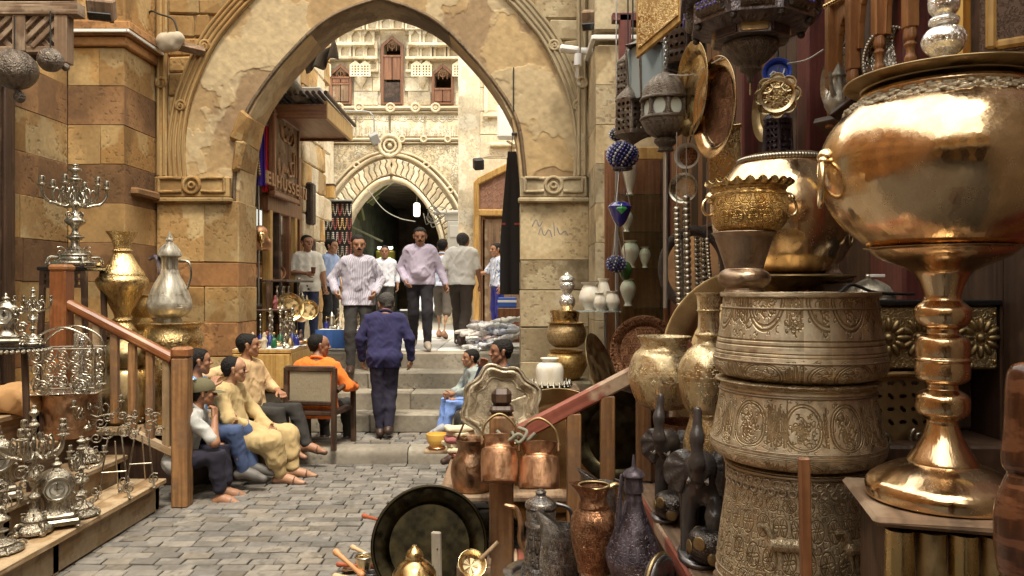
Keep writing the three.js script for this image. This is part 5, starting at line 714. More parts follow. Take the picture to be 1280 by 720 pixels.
person('man in blue and white checked shirt and blue trousers by the gold doorway', [(622 - 640) / F * 14.2, .975, -14.2], -1.1, { skin: skins[1], shirt: fabric(1, 1, 1, stripes([.66, .68, .74], [.16, .24, .5], 4, .3, 10)), sleeve: 0, hemCut: .02, trousers: fabric(.025, .025, .2), shoes: leather, cell: .017, fine: .006, pose: { elR: [-.26, 1.16, .12], wrR: [-.2, 1.14, .38] } });
// the boy and the man by the right jamb
{
  const w = thing('stone_bench', 'low stone ledge under the boy in light blue jeans', 'ledge', at(590, 545, 8.7)); w.position.y = .15; part(w, 'block', cbox(.62, .34, .5, .02, .006), stepMat[1], [.08, .17, 0]);
  person('boy in grey hooded top and light blue jeans sitting beside the steps', [(594 - 640) / F * 8.65, .15, -8.65], -1.25, { size: .82, skin: skins[1], shirt: fabric(.3, .34, .32), sleeve: .6, trousers: fabric(.2, .33, .72), shoes: paint(.3, .3, .32), pose: SIT({ kneeL: [.12, .55, .36], kneeR: [-.12, .55, .36], ankL: [.1, .2, .44], ankR: [-.1, .1, .48], toeL: [.12, .14, .6], toeR: [-.1, .05, .64], shL: [.17, .93, .04], shR: [-.17, .93, .04], elL: [.2, .68, .16], wrL: [.06, .62, .36], elR: [-.2, .68, .16], wrR: [-.06, .6, .36] }) });
  const w2 = thing('wooden_stool', 'dark wooden stool under the man with the orange scarf', 'stool', [(634 - 640) / F * 7.6, 0, -7.62]); part(w2, 'seat', cbox(.4, .05, .4, .01), darkWood, [0, .5, 0]); for (const x of [-.15, .15]) for (const z of [-.15, .15]) part(w2, 'leg', cbox(.05, .48, .05, .006), darkWood, [x, .24, z]);
  const p = person('man in dark blue top with orange scarf, hand to his mouth, facing the steps', [(632 - 640) / F * 7.6, .08, -7.6], -1.3, { size: 1, skin: skins[2], shirt: fabric(.03, .04, .09), sleeve: 1, trousers: charcoal, shoes: leather, pose: SIT({ elR: [-.2, .72, .26], wrR: [-.07, .98, .22], head: [0, 1.12, .05], look: [0, -.02, 1] }), handR: [.2, .3, 0] });
  part(p, 'scarf', taperTube([[-.08, .97, .1], [0, .9, .15], [.03, .78, .17], [0, .68, .2]], .045, .03, 14, 8), fabric(.75, .22, .03));
}
// ================================================================ metalware and goods
// profile measured as [half width, height] in photograph pixels at distance d, from the foot up to the rim
const pf = (d, base, list) => list.map(([w, y, c]) => [M_(w, d), M_(base - y, d), ...(c ? [1] : [])]);
function hollow(pr, t = .004, depth = .6) { const top = pr[pr.length - 1], y0 = pr[0][1] + (top[1] - pr[0][1]) * (1 - depth), inn = [...pr].reverse().filter((p) => p[1] > y0 && p !== top).map(([r, y]) => [Math.max(r - t, .001), y]); const last = inn[inn.length - 1] ?? [top[0] - t, y0]; return [...pr.slice(0, -1), [top[0], top[1], 1], [top[0] - t, top[1], 1], ...inn, [last[0], y0 + .002, 1], [.0005, y0]]; }
const foot0 = (pr) => [[.0005, pr[0][1]], [pr[0][0], pr[0][1], 1], ...pr.slice(1)];
const vessel = (d, base, list, o = {}) => { let p = pf(d, base, list); if (o.open) p = hollow(p, o.t ?? .004, o.open); else p = [...p, [.0005, p[p.length - 1][1]]]; return lathe(foot0(p), o.seg ?? 44, o.tile ?? .2); };
const ringBand = (r, y, t = .006, seg = 40) => T(new THREE.TorusGeometry(r, t, 6, seg), [0, y, 0], [Math.PI / 2, 0, 0]);
function pot(name, label, cat, px, base, d, list, mat, o = {}) { const p = at(px, base, d); if (o.y != null) p[1] = o.y; const t = thing(name, label, cat, p, o.turn ?? 0, o.group); part(t, o.part ?? 'body', vessel(d, base, list, o), mat); return t; }
const beads = (pts, r, n) => { const cv = curve(pts), L = []; for (let i = 0; i <= n; i++) L.push(ball(cv.getPointAt(i / n).toArray(), r, 8)); return join(L); };
const flatUV = (g, k = 4) => { const p = g.attributes.position, uv = g.attributes.uv; for (let i = 0; i < uv.count; i++) uv.setXY(i, p.getX(i) * k + .37, p.getZ(i) * k + .61); return g; };
const plateGeo = (r, lip = .02, deep = .03) => flatUV(lathe([[.0005, 0], [r * .72, 0, 1], [r * .8, deep], [r, deep + lip, 1], [r, deep + lip + .004, 1], [r * .8, deep + .006], [r * .71, .006, 1], [.0005, .006]], 56));
const C0 = [0, 0, 0];
// ---------------------------------------------------------------- silver: candelabra, clocks, easels
function candelabrum(label, pos, { H, R, arms = 5, turn = 0, mat = oldSilver, scroll = true, group, base = .32 }) {
  const t = thing('candelabrum', label, 'candelabrum', pos, turn, group), b = R * base * 2;
  part(t, 'base', lathe([[.0005, .015 * H], [b, .015 * H, 1], [b * .98, .05 * H], [b * .7, .075 * H], [b * .62, .1 * H], [b * .66, .12 * H], [b * .34, .17 * H], [b * .2, .2 * H]], 24, .1), mat);
  for (let k = 0; k < 4; k++) { const a = k * Math.PI / 2 + .78; part(t, 'foot', join([ball([Math.cos(a) * b * .95, .025 * H, Math.sin(a) * b * .95], .03 * H, 8), tube([[Math.cos(a) * b * .6, .09 * H, Math.sin(a) * b * .6], [Math.cos(a) * b * 1.0, .09 * H, Math.sin(a) * b * 1.0], [Math.cos(a) * b * 1.12, .03 * H, Math.sin(a) * b * 1.12]], .014 * H, 8, 6)]), mat); }
  const q = b * .34; part(t, 'stem', lathe([[q * .6, .19 * H], [q * .5, .25 * H], [q * 1.1, .29 * H], [q * .5, .32 * H], [q * .45, .38 * H], [q * 1.25, .44 * H], [q * .6, .5 * H], [q * .35, .56 * H], [q * .8, .6 * H], [q * .4, .64 * H], [q * .4, .8 * H], [q * .9, .84 * H], [q * .3, .87 * H]], 16, .1), mat);
  part(t, 'finial', lathe([[.0005, .86 * H], [q * .5, .87 * H], [q * .3, .9 * H], [q * .85, .935 * H], [q * .3, .965 * H], [q * .4, .985 * H], [.0005, H]], 14, .1), mat);
  for (let k = 0; k < arms; k++) {
    const a = k / arms * 6.283 + .3, c = Math.cos(a), s = Math.sin(a), P = (r, y) => [c * r * R, y * H, s * r * R];
    const arm = part(t, 'arm', join([tube([P(.05, .63), P(.3, .58), P(.55, .6), P(.8, .62), P(.97, .68), P(1, .76)], .012 * H + .002, 20, 6), tube([P(.3, .6), P(.36, .68), P(.25, .72), P(.16, .68), P(.22, .64)], .009 * H, 12, 5), tube([P(.6, .6), P(.66, .7), P(.56, .75), P(.46, .7), P(.52, .65)], .009 * H, 12, 5), ball(P(.45, .59), .018 * H, 7), ball(P(.75, .61), .018 * H, 7)]), mat);
    part(arm, 'candle_cup', lathe([[.0005, .755 * H], [.035 * H, .76 * H], [.05 * H, .775 * H, 1], [.02 * H, .785 * H], [.028 * H, .81 * H], [.026 * H, .85 * H, 1], [.018 * H, .85 * H], [.0005, .8 * H]], 12, .1).translate(c * R, 0, s * R), mat);
  }
  if (scroll) { const L = []; for (let k = 0; k < 5; k++) { const g = join([tube(spiral(R * .32, .74 * H, 0, R * .17, 1.4, 1, 2), .008 * H, 22, 5), tube(spiral(R * .2, .5 * H, 0, R * .12, 1.3, -1, 3), .007 * H, 18, 5), tube(spiral(b * .55, .14 * H, 0, b * .25, 1.2, 1, 1), .007 * H, 14, 5)]); L.push(T(g, C0, [0, k * 1.257, 0])); } part(t, 'scrollwork', join(L), mat); }
  return t;
}
function mantelClock(label, pos, turn, H, mat = oldSilver) {
  const t = thing('mantel_clock', label, 'clock', pos, turn), w = H * .3, L = [];
  part(t, 'base', join([T(cbox(w * 1.9, H * .09, w * 1.1, .012), [0, H * .09, 0]), T(cbox(w * 1.5, H * .08, w * .9, .012), [0, H * .17, 0]), ...[[-1, 1], [1, 1], [-1, -1], [1, -1]].map(([x, z]) => ball([x * w * .85, H * .03, z * w * .42], H * .035, 8))]), mat);
  part(t, 'case', lathe([[w * .7, H * .2], [w * .5, H * .3], [w * .56, H * .42], [w * .72, H * .5], [w * .78, H * .6], [w * .68, H * .72], [w * .4, H * .8], [w * .2, H * .84]], 20, .1).scale(1, 1, .62), mat);
  const d = part(t, 'dial', lathe([[.0005, 0], [w * .5, 0, 1], [w * .5, .01]], 28, .1).rotateX(Math.PI / 2), paint(.35, .33, .28, .4), [0, H * .58, w * .47]); part(d, 'dial_ring', join([new THREE.TorusGeometry(w * .52, w * .07, 8, 30), new THREE.TorusGeometry(w * .3, w * .02, 6, 26)]), silver, [0, 0, .008]); part(d, 'hands', join([T(cbox(.006, w * .36, .003, .001), [0, w * .16, .015]), T(cbox(w * .26, .006, .003, .001), [w * .1, 0, .016])]), black);
  for (const s of [-1, 1]) { L.push(tube(spiral(s * w * .9, H * .34, .02, w * .34, 1.5, s, 1.5 - s), .009, 24, 6), tube(spiral(s * w * .85, H * .66, .02, w * .24, 1.4, -s, 1.5), .008, 20, 6), tube(spiral(s * w * 1.0, H * .18, .03, w * .22, 1.3, s, 0), .008, 18, 6)); for (let k = 0; k < 5; k++) L.push(ball([s * w * (.95 - .12 * k), H * (.28 + .1 * k), .03], .012, 7)); }
  part(t, 'scrollwork', join(L), mat); part(t, 'finial', lathe([[w * .25, H * .82], [w * .14, H * .86], [w * .24, H * .9], [w * .08, H * .94], [w * .1, H * .97], [.0005, H]], 14, .1), mat); return t;
}
function easel(label, pos, turn, H, group) {
  const t = thing('display_easel', label, 'easel', pos, turn, group), w = H * .17;
  for (const s of [-1, 1]) { part(t, 'leg', rod([s * w, 0, .06], [s * w * .45, H * .72, -.02], .007), silver); part(t, 'rest', join([tube(spiral(s * w * 1.1, .07, .1, .045, 1.4, s, 1), .006, 20, 5), tube([[s * w, .05, .06], [s * w * 1.1, .02, .14], [s * w * 1.25, .01, .2]], .008, 8, 5), ball([s * w * 1.2, .02, .19], .014, 7), ball([s * w * .8, .05, .1], .013, 7)]), oldSilver); }
  part(t, 'rear_strut', rod([0, 0, -.2], [0, H * .66, -.03], .006), silver); part(t, 'crossbar', rod([-w * .8, H * .3, .03], [w * .8, H * .3, .03], .006), silver);
  const L = []; for (const s of [-1, 1]) for (const [x, y, r] of [[.06, .78, .055], [.1, .9, .045], [.05, .97, .035], [.13, .72, .04]]) L.push(tube(spiral(s * x, H * y, 0, r, 1.5, s, 0), .006, 20, 5)); for (let k = 0; k < 12; k++) L.push(ball([rr(-.1, .1), H * rr(.7, 1), rr(-.01, .02)], .009, 6)); part(t, 'crest', join(L), oldSilver, [0, 0, -.02]); return t;
}
candelabrum('tall silver candelabrum standing alone on the dark lattice stand', at(94, 334, 7.2), { H: M_(130, 7.2), R: M_(36, 7.2), arms: 6, mat: silver, base: .4 });
{ const T0 = thing('lattice_stand', 'tall dark stand with lattice skirt under the lone candelabrum', 'stand', at(92, 334, 7.2)), h = T0.position.y - .86; T0.position.y = .86; part(T0, 'top', cbox(.46, .035, .4, .008), blackGloss, [0, h - .017, 0]); part(T0, 'skirt', prism([[-.2, -.16], [.2, -.16], [.2, 0], [-.2, 0]], .03, .003, Array.from({ length: 14 }, (_, i) => { const x = -.18 + (i % 7) * .052, y = -.07 - (i / 7 | 0) * .06; return [[x, y], [x + .03, y], [x + .03, y + .04], [x, y + .04]]; })), darkWood, [0, h - .035, .18]); part(T0, 'shelf', cbox(.38, .03, .34, .005), darkWood, [0, h * .35, 0]); for (const [x, z] of [[-1, 1], [1, 1], [-1, -1], [1, -1]]) part(T0, 'leg', bar([x * .22, 0, z * .18], [x * .19, h - .03, z * .16], .045), darkWood); }
// platform behind the rail that carries them
{ const b = thing('goods_platform', 'low wooden platform of brassware behind the handrail', 'platform', [0, 0, 0]); part(b, 'boards', cbox(1.15, .05, 1.7, .008), plank[1], [-4.46, .835, -7.45]); part(b, 'boards', cbox(.95, .05, 1.1, .008), plank[1], [-3.4, .5, -7.6]); part(b, 'skirt', cbox(1.1, .8, 1.6, .01), darkWood, [-4.46, .4, -7.45]); part(b, 'skirt', cbox(.88, .46, 1.0, .01), darkWood, [-3.4, .235, -7.6]); }
{
  pot('brass_drum', 'wide brass drum with flat lid under the silver ewer', 'drum', 216, 527, 7.55, [[30, 527], [35, 510], [36, 470], [33, 445], [30, 442, 1], [34, 436], [36, 425], [32, 410], [37, 405, 1], [37, 403]], brassEmb, { y: .525 });
  const e = pot('silver_ewer', 'hammered silver ewer with tall domed lid and thin handle', 'ewer', 212, 403, 7.55, [[15, 403], [14, 399], [13, 397, 1], [22, 392], [26.5, 383], [25, 373], [19, 357], [12, 344], [10, 337, 1], [10, 322, 1], [14, 320], [13, 314], [9, 308], [4, 303], [4.5, 300], [3, 297], [1, 290]], silverEng);
  const q = (x, y, z = 0) => [M_(x, 7.55), M_(403 - y, 7.55), z]; part(e, 'handle', tube([q(12, 325), q(24, 328), q(27, 342), q(22, 362)], .012, 20, 8), silver); part(e, 'spout', taperTube([q(-9, 340), q(-13, 328), q(-18, 321), q(-25, 324)], .05, .016, 16, 10), plum);
  pot('brass_pot', 'dark squat brass pot under the tall brass vase', 'pot', 158, 527, 7.5, [[26, 527], [34, 515], [36, 490], [30, 465], [24, 458, 1], [30, 452], [33, 440], [27, 428], [20, 421, 1], [22, 418]], agedBrass, { y: .525 });
  pot('brass_vase', 'tall embossed brass vase with flared neck behind the handrail', 'vase', 153, 418, 7.5, [[18, 418], [17, 414], [11, 405], [9.5, 402, 1], [12, 400], [9, 397, 1], [11, 390], [20, 372], [29, 357], [30, 350], [26, 345, 1], [25, 341], [15, 325], [10, 316, 1], [12.5, 313.5], [9.5, 311, 1], [10.5, 305], [14, 297], [19, 290]], brassEmb, { open: .15 });
  pot('brass_urn', 'small round brass urn between the tall vase and the ewer', 'urn', 177, 527, 7.8, [[18, 527], [20, 480], [14, 430], [11, 418, 1], [14, 410], [10, 402, 1], [14, 394], [14, 386], [9, 377, 1], [11, 374]], brassEng, { y: .525 });
}
// on the steps
{ const t = thing('lace_table', 'small round dark table with lace edge on the plank steps', 'table', [(20 - 640) / F * 5.3, .45, -5.3]), h = EYE - 73 * 5.3 / F - .45; part(t, 'top', lathe([[.0005, -.02], [.2, -.02, 1], [.205, 0, 1], [.0005, 0]], 36), blackGloss, [0, h, 0]); part(t, 'lace_edge', join(Array.from({ length: 40 }, (_, i) => ball([Math.cos(i * .157) * .205, -.025, Math.sin(i * .157) * .205], .016, 6))), oldSilver, [0, h, 0]); for (let k = 0; k < 3; k++) { const a = k * 2.09 + .5; part(t, 'leg', rod([Math.cos(a) * .16, 0, Math.sin(a) * .16], [Math.cos(a) * .1, h - .02, Math.sin(a) * .1], .018, .022), darkWood); }
  const y = .45 + h + .004; mantelClock('silver mantel clock with round dial on the lace table', [-3.53, y, -5.3], .35, .37, silver); candelabrum('short silver candelabrum beside the clock on the lace table', [-3.36, y, -5.33], { H: .41, R: .12, arms: 4, mat: silver, turn: .4 }); }
{
  const b = pot('tin_bucket', 'rust brown hammered bucket under the silver basket', 'bucket', 88, 545, 6.15, [[28, 545], [30, 520], [31, 495], [32, 491]], copperDull, { y: .655, open: .8 });
  const top = .655 + M_(54, 6.15) + .004, t = thing('filigree_basket', 'silver wirework basket carriage with hooped handle on the bucket', 'basket', [b.position.x, top, -6.12], .2), w = .24, L = [];
  part(t, 'tray', cbox(w * 2.1, .012, .3, .004), silverBright, [0, .006, 0]);
  for (let j = 0; j < 3; j++) for (let i = 0; i < 5; i++) for (const z of [-.14, .14]) L.push(tube(spiral(-w * .75 + i * w * .38, .1 + j * .1, z, .05, 1.7, (i + j) % 2 ? 1 : -1, i), .0055, 24, 5)); for (const x of [-w * .95, w * .95]) for (let j = 0; j < 3; j++) L.push(T(tube(spiral(0, .1 + j * .1, 0, .05, 1.6, 1, j), .0055, 22, 5), [x, 0, 0], [0, 1.57, 0])); part(t, 'wirework', join(L), silver);
  part(t, 'rim', join([-.14, .14].flatMap((z) => [rod([-w, .05, z], [w, .05, z], .007), rod([-w, .36, z], [w, .36, z], .007), rod([-w, .05, z], [-w, .36, z], .007), rod([w, .05, z], [w, .36, z], .007)])), silver);
  for (const z of [-.14, .14]) part(t, 'hoop', tube([[-w, .3, z], [-w * .8, .44, z], [0, .53, z], [w * .8, .44, z], [w, .3, z]], .009, 26, 6), silver);
  for (const [x, z] of [[-.14, .16], [.14, .16], [-.14, -.16], [.14, -.16]]) part(t, 'wheel', join([T(new THREE.TorusGeometry(.055, .008, 6, 22), [x, .06, z]), tube(spiral(x, .06, z, .04, 1.4, 1), .005, 16, 5)]), silver);
  const c = thing('silver_cup', 'white-silver beaker inside the wirework basket', 'cup', [b.position.x + .1, top + .014, -6.12]); part(c, 'body', lathe(foot0(hollow([[.04, 0], [.045, .1], [.05, .46]], .004, .7)), 24), silverBright);
}
candelabrum('scrolled silver candelabrum on the second plank step behind the easels', [-3.42, .455, -6.1], { H: .62, R: .26, arms: 4, turn: .5, base: .24 });
easel('silver plate easel standing clear of the handrail on the lowest step', [-3.06, .255, -5.85], .35, .62, 'plate easels on the steps'); easel('silver plate easel tight against the handrail on the lowest step', [-3.0, .255, -6.15], .3, .6, 'plate easels on the steps');
candelabrum('tallest silver candelabrum in the cluster on the lowest step', [-3.1, .255, -4.93], { H: .84, R: .2, arms: 5, turn: .2, mat: oldSilver, base: .27 });
mantelClock('ornate silver clock amid candelabra on the lowest step', [-3.03, .255, -5.06], .55, .47); candelabrum('low three-armed silver candelabrum next to the ornate clock', [-3.02, .255, -5.33], { H: .56, R: .14, arms: 3, turn: .8, base: .42 });
mantelClock('silver clock with tilted dial on the second step behind the tall candelabrum', [-3.36, .455, -4.95], .7, .5); candelabrum('heavy footed silver candelabrum at the front end of the lowest step', [-3.1, .255, -4.6], { H: .44, R: .13, arms: 3, turn: .1, base: .5 });
{ const b = thing('cloth_sack', 'tan cloth sack slumped on the top step', 'sack', [-3.98, .865, -6.0], .3); part(b, 'sack', skin([[[-.18, .1, 0], [.16, .09, .02], .11, .1], [[.0, .12, -.08], [.1, .13, 0], .1, .1]], .016, .08, { wr: [.03, 9] }), fabric(.36, .2, .08)); }
// ---------------------------------------------------------------- top left: lattice bracket, hanging balls, lamps
{
  const d = 6, P = (x, y) => at(x, y, d), m = oldWood, B = thing('lattice_screen', 'weathered wooden lattice screen bracketed from the side wall', 'screen');
  part(B, 'beam', bar(P(-60, 13), P(92, 13), .11, .1).translate(0, 0, 0), m); part(B, 'beam', bar(P(-60, -12), P(92, -12), .16, .1), m); for (const [x, y1] of [[80, 80], [28, 66], [-20, 66]]) part(B, 'post', bar(P(x, 18), P(x, y1), .1, .1), m); part(B, 'lower_rail', bar(P(-60, 63), P(76, 63), .05, .06), m);
  for (const [x0, x1] of [[33, 73], [-15, 23]]) { for (let k = 0; k < 3; k++) { const o = k * 16 - 10; part(B, 'lattice_slat', bar(P(x0 + Math.max(0, o), 20 + Math.max(0, -o)), P(x0 + Math.min(40, o + 40), 60 - Math.max(0, o)), .04, .025), m); part(B, 'lattice_slat', bar(P(x1 - Math.max(0, o), 20 + Math.max(0, -o)), P(x1 - Math.min(40, o + 40), 60 - Math.max(0, o)), .04, .026).translate(0, 0, .026), m); } }
  part(B, 'wall_arm', bar([-5.06, EYE + 347 * d / F, -d], [-3.4, EYE + 347 * d / F, -d], .1, .12), m); part(B, 'dark_backing', cbox(1.2, .5, .02, .003), darkWood, at(-10, 38, 6.25));
  const hb = (name, label, x, y, w, h, d2, top, knob) => { const t = thing(name, label, 'hanging ball', at(x, y, d2)); const W = M_(w, d2), H = M_(h, d2); part(t, 'ball', lathe([[.0005, -H], [W * .5, -H * .86], [W * .88, -H * .46], [W, 0], [W * .88, H * .46], [W * .5, H * .86], [.0005, H]], 32, .15), lampMetal); part(t, 'cord', rod([0, H, 0], [0, M_(y - top, d2), 0], .006), black); if (knob) part(t, 'knob', join([ball([.04, -H - .06, 0], .045, 12), rod([.02, -H + .01, 0], [.04, -H - .05, 0], .025)]), lampMetal); };
  hb('hanging_ball', 'large dark ball with a knob hanging under the lattice screen', 18, 87, 27, 25, 5.9, 20, true); hb('hanging_ball', 'smaller plain round dark ball hanging under the lattice screen', 63, 75, 15, 15, 5.8, 14, false); hb('hanging_ball', 'tiny dark bead ball at the foot of the lattice post', 82, 84, 5, 5, 5.9, 78, false);
  const fl = (label, x, y, d2, w, h, ry) => { const t = thing('floodlight', label, 'lamp', at(x, y, d2), ry); part(t, 'housing', cbox(w, h, .2, .015), oldWood, [0, 0, 0], [.45, 0, 0]); part(t, 'glass', cbox(w * .86, h * .4, .02, .004), blackGloss, [0, -h * .5, .1], [1.0, 0, 0]); part(t, 'bracket', bar([0, 0, -.08], [0, .05, -.5], .04), black); return t; };
  fl('boxy rusted floodlight above the striped stone pier', 127, 12, 7.6, .24, .2, .3); fl('grey floodlight with dark glass on a bracket at the right frame strip', 738, 25, 8.9, .2, .22, -.2);
  const wl = thing('wrapped_lamp', 'cloth wrapped lamp head at the springing of the arch band', 'lamp', at(214, 52, 9.25)); part(wl, 'wrapping', skin([[[-.08, 0, 0], [.1, .02, .05], .1, .08], [[.05, -.06, .04], [-.06, -.08, .02], .07, .06]], .014, .05, { wr: [.012, 9] }), fabric(.4, .34, .25)); part(wl, 'bracket', bar([.08, -.05, 0], [.32, -.06, -.2], .09, .09), oldWood);
  const sp = thing('white_spotlight', 'small white spotlight with bare bulb on the right of the arch', 'lamp', at(716, 62, 9.2)); part(sp, 'housing', join([T(cbox(.24, .07, .14, .02), [-.04, .0, 0], [0, 0, -.12]), rod([.1, -.02, 0], [.24, -.02, 0], .045)]), white); part(sp, 'socket', rod([.06, -.06, .02], [.06, -.2, .02], .05), white); part(sp, 'bulb', lathe([[.0005, -.46], [.05, -.43], [.065, -.36], [.04, -.26], [.035, -.2]], 16).translate(.06, 0, .02), glassPane);
  const wr = thing('wall_wires', 'loose dark wires along the upper left of the arch', 'wires'); part(wr, 'wire', join([tube([at(185, 55, 9.3), at(187, 15, 9.3), at(200, 18, 9.2), at(216, 24, 9.2), at(222, 40, 9.2)], .012, 24, 5), tube([at(45, -6, 6.4), at(85, 4, 7), at(105, 9, 7.5)], .008, 16, 5)]), black);
}
// ---------------------------------------------------------------- stall behind the left jamb
{
  const S = thing('trinket_stall', 'low wooden stall table crowded with trinkets beside the steps', 'stall'), tY = 1.1;
  part(S, 'table_top', cbox(.72, .05, 1.35, .008), goldWood, [-3.06, tY - .025, -9.95]); part(S, 'front_panel', cbox(.7, .42, .04, .006), goldWood, [-3.06, tY - .27, -9.28]); part(S, 'side_panel', cbox(.04, .3, 1.3, .006), goldWood, [-2.72, tY - .2, -9.95]); part(S, 'dark_base', cbox(.6, .6, 1.2, .01), darkWood, [-3.06, .55, -9.97]); part(S, 'tier', cbox(.36, .03, 1.5, .006), darkWood, [-3.24, 1.55, -10.9]); part(S, 'tier', cbox(.36, .03, 1.4, .006), darkWood, [-3.26, 1.95, -11.1]); part(S, 'tier_post', bar([-3.3, .97, -11.6], [-3.3, 1.96, -11.6], .05), darkWood); part(S, 'tier_post', bar([-3.3, .97, -10.3], [-3.3, 1.96, -10.3], .05), darkWood); part(S, 'table_cloth', sheet((u, v) => [-3.4 + u * .7 + .0, tY + .008 + .01 * Math.sin(u * 11) * Math.sin(v * 9), -9.3 - v * .7], 14, 14, .006), fabric(.6, .62, .66));
  const S2 = thing('blue_table', 'low table with blue cloth of coffee pots at the stair edge', 'table', [-2.25, .975, -10.75]); part(S2, 'top', cbox(.9, .03, .5, .006), white, [0, .28, 0]); part(S2, 'blue_cloth', sheet((u, v) => [-.46 + u * .5, .3 - v * .26, .26 + .012 * Math.sin(u * 25)], 24, 3, .006), fabric(.03, .09, .28)); for (const [x, z] of [[-.4, .2], [.4, .2], [-.4, -.2], [.4, -.2]]) part(S2, 'leg', cbox(.04, .27, .04, .004), darkWood, [x, .135, z]);
  // brass coffee pots, hookahs, candlesticks, plates, bottles
  const kinds = {
    coffee_pot: ['coffee pot', 'coffee pot', (t) => { part(t, 'body', lathe([[.0005, 0], [.05, 0, 1], [.062, .04], [.04, .13], [.032, .16, 1], [.04, .165], [.02, .2], [.008, .22], [.0005, .235]], 18), pick([brass, agedBrass, silver])); part(t, 'handle', tube([[.035, .15, 0], [.09, .14, 0], [.075, .06, 0]], .007, 10, 5), agedBrass); part(t, 'spout', taperTube([[-.04, .09, 0], [-.08, .12, 0], [-.1, .15, 0]], .014, .006, 8, 6), agedBrass); }],
    water_pipe: ['water pipe', 'water pipe', (t) => { part(t, 'glass_base', lathe([[.0005, 0], [.05, 0, 1], [.06, .03], [.045, .08], [.018, .13]], 16), pick([paint(.015, .02, .12, .15), paint(.015, .07, .03, .15), agedBrass, pewter])); part(t, 'stem', lathe([[.018, .13], [.01, .18], [.022, .22], [.009, .27], [.02, .33], [.008, .37], [.026, .4], [.02, .43], [.0005, .43]], 12), silver); }],
    candlestick: ['slim candlestick', 'candlestick', (t) => part(t, 'body', lathe([[.0005, 0], [.05, 0, 1], [.04, .02], [.012, .05], [.02, .1], [.01, .16], [.018, .22], [.01, .27], [.026, .31, 1], [.0005, .31]], 14), pick([silver, oldSilver]))],
    trinket_bowl: ['little bowl', 'bowl', (t) => part(t, 'body', lathe(foot0(hollow([[.03, 0], [.05, .02], [.065, .045]], .004, .9)), 18), pick([brass, silver, agedBrass, paint(.04, .07, .2, .3), copperDull]))],
    bottle: ['perfume bottle', 'bottle', (t) => { part(t, 'body', lathe([[.0005, 0], [.03, 0, 1], [.034, .04], [.025, .09], [.01, .11], [.012, .14], [.0005, .14]], 12), pick([paint(.02, .025, .15, .15), paint(.02, .11, .05, .15), paint(.25, .15, .04, .2), paint(.4, .4, .38, .2)])); part(t, 'stopper', ball([0, .155, 0], .016, 8), brass); }],
    figurine: ['carved figurine', 'figurine', (t) => part(t, 'figure', skin([[[0, .01, 0], [0, .09, 0], .03, .03], [[0, .1, 0], [0, .14, 0], .025, .02], [[-.03, .08, 0], [.03, .08, 0], .014, .014], [[0, .16, 0], [0, .17, .005], .018, .016]], .007, .02), pick([paint(.3, .12, .06), paint(.55, .45, .3), paint(.2, .05, .05), darkWood]))],
  };
  const protos = {};
  const hue = (m) => { const c = m.color, [r, g, b] = [c.r, c.g, c.b]; return m.metalness === 1 ? (m === brass ? 'brass' : m === agedBrass ? 'dull brass' : m === silver ? 'silver' : m === oldSilver ? 'tarnished silver' : m === copperDull ? 'copper' : 'pewter') : m === darkWood ? 'dark wooden' : b > r && b > g ? 'blue' : g > r ? 'green' : Math.abs(r - b) < .1 ? 'pale' : r > 2 * g ? 'red' : 'amber'; };
  const put = (k, p, turn = rnd() * 6, sc = 1, where = 'on the trinket stall table') => { const [noun, cat, make] = kinds[k]; const t = thing(k, '', cat, p, turn); make(t); t.scale.setScalar(sc); const h = hue(t.children[0].material); tag(t, h + ' ' + noun + ' ' + where, cat, h + ' ' + noun + 's ' + where); return t; };
  const spots = []; for (let j = 0; j < 8; j++) for (let i = 0; i < 5; i++) spots.push([-3.35 + i * .145 + rr(-.03, .03), tY + .012, -9.36 - j * .165 + rr(-.02, .02)]);
  for (const p of spots) put(pick(['water_pipe', 'trinket_bowl', 'bottle', 'candlestick', 'trinket_bowl', 'figurine', 'bottle']), p, undefined, rr(.85, 1.15));
  for (let k = 0; k < 10; k++) { put(pick(['water_pipe', 'candlestick', 'coffee_pot', 'figurine']), [-3.2 + rr(-.06, .06), 1.567, -10.3 - k * .13], undefined, 1, 'on the lower stall tier'); }
  for (let k = 0; k < 13; k++) put(pick(['coffee_pot', 'coffee_pot', 'bottle', 'trinket_bowl', 'candlestick', 'figurine']), [-2.64 + k * .067, 1.272, -10.72 + rr(-.14, .14)], undefined, rr(.9, 1.3), 'on the blue-draped table');
  const plate = (label, p, r, ry, rx, m) => { const t = thing('brass_plate', label, 'plate', p, ry); const g = part(t, 'dish', plateGeo(r).rotateX(Math.PI / 2 - rx).translate(0, r * Math.cos(rx), 0), m); return t; };
  plate('large brass plate propped upright on the stall tier', at(361, 402, 10.6), .2, .5, .25, brass); plate('gold painted plate propped beside the large one on the stall', at(385, 400, 10.7), .14, .4, .25, brass); plate('dark copper plate leaning behind the large brass plate', at(372, 404, 10.8), .16, .9, .3, copperDull);
  for (const [x, y, d2, r] of [[326, 368, 10.9, .13], [337, 370, 11.1, .12], [347, 372, 11.3, .11]]) { const p = at(x, y, d2); p[1] = 1.967; plate('copper plate standing in a row on the upper tier', p, r, .7, .25, pick([copper, brass])).userData.group = 'plates on the upper tier'; }
  const hs = (label, x, y0, y1, d2, w, m, name = 'scarf') => { const t = thing(name, label, name, at(x, y0, d2)); const h = M_(y1 - y0, d2); part(t, 'cloth', sheet((u, v) => [(u - .5) * w * (1 + v * .6), -v * h, .03 * Math.sin(u * 13 + v * 2)], 16, 12, .008), m); part(t, 'hook', rod([0, 0, 0], [0, .25, 0], .006), steel); };
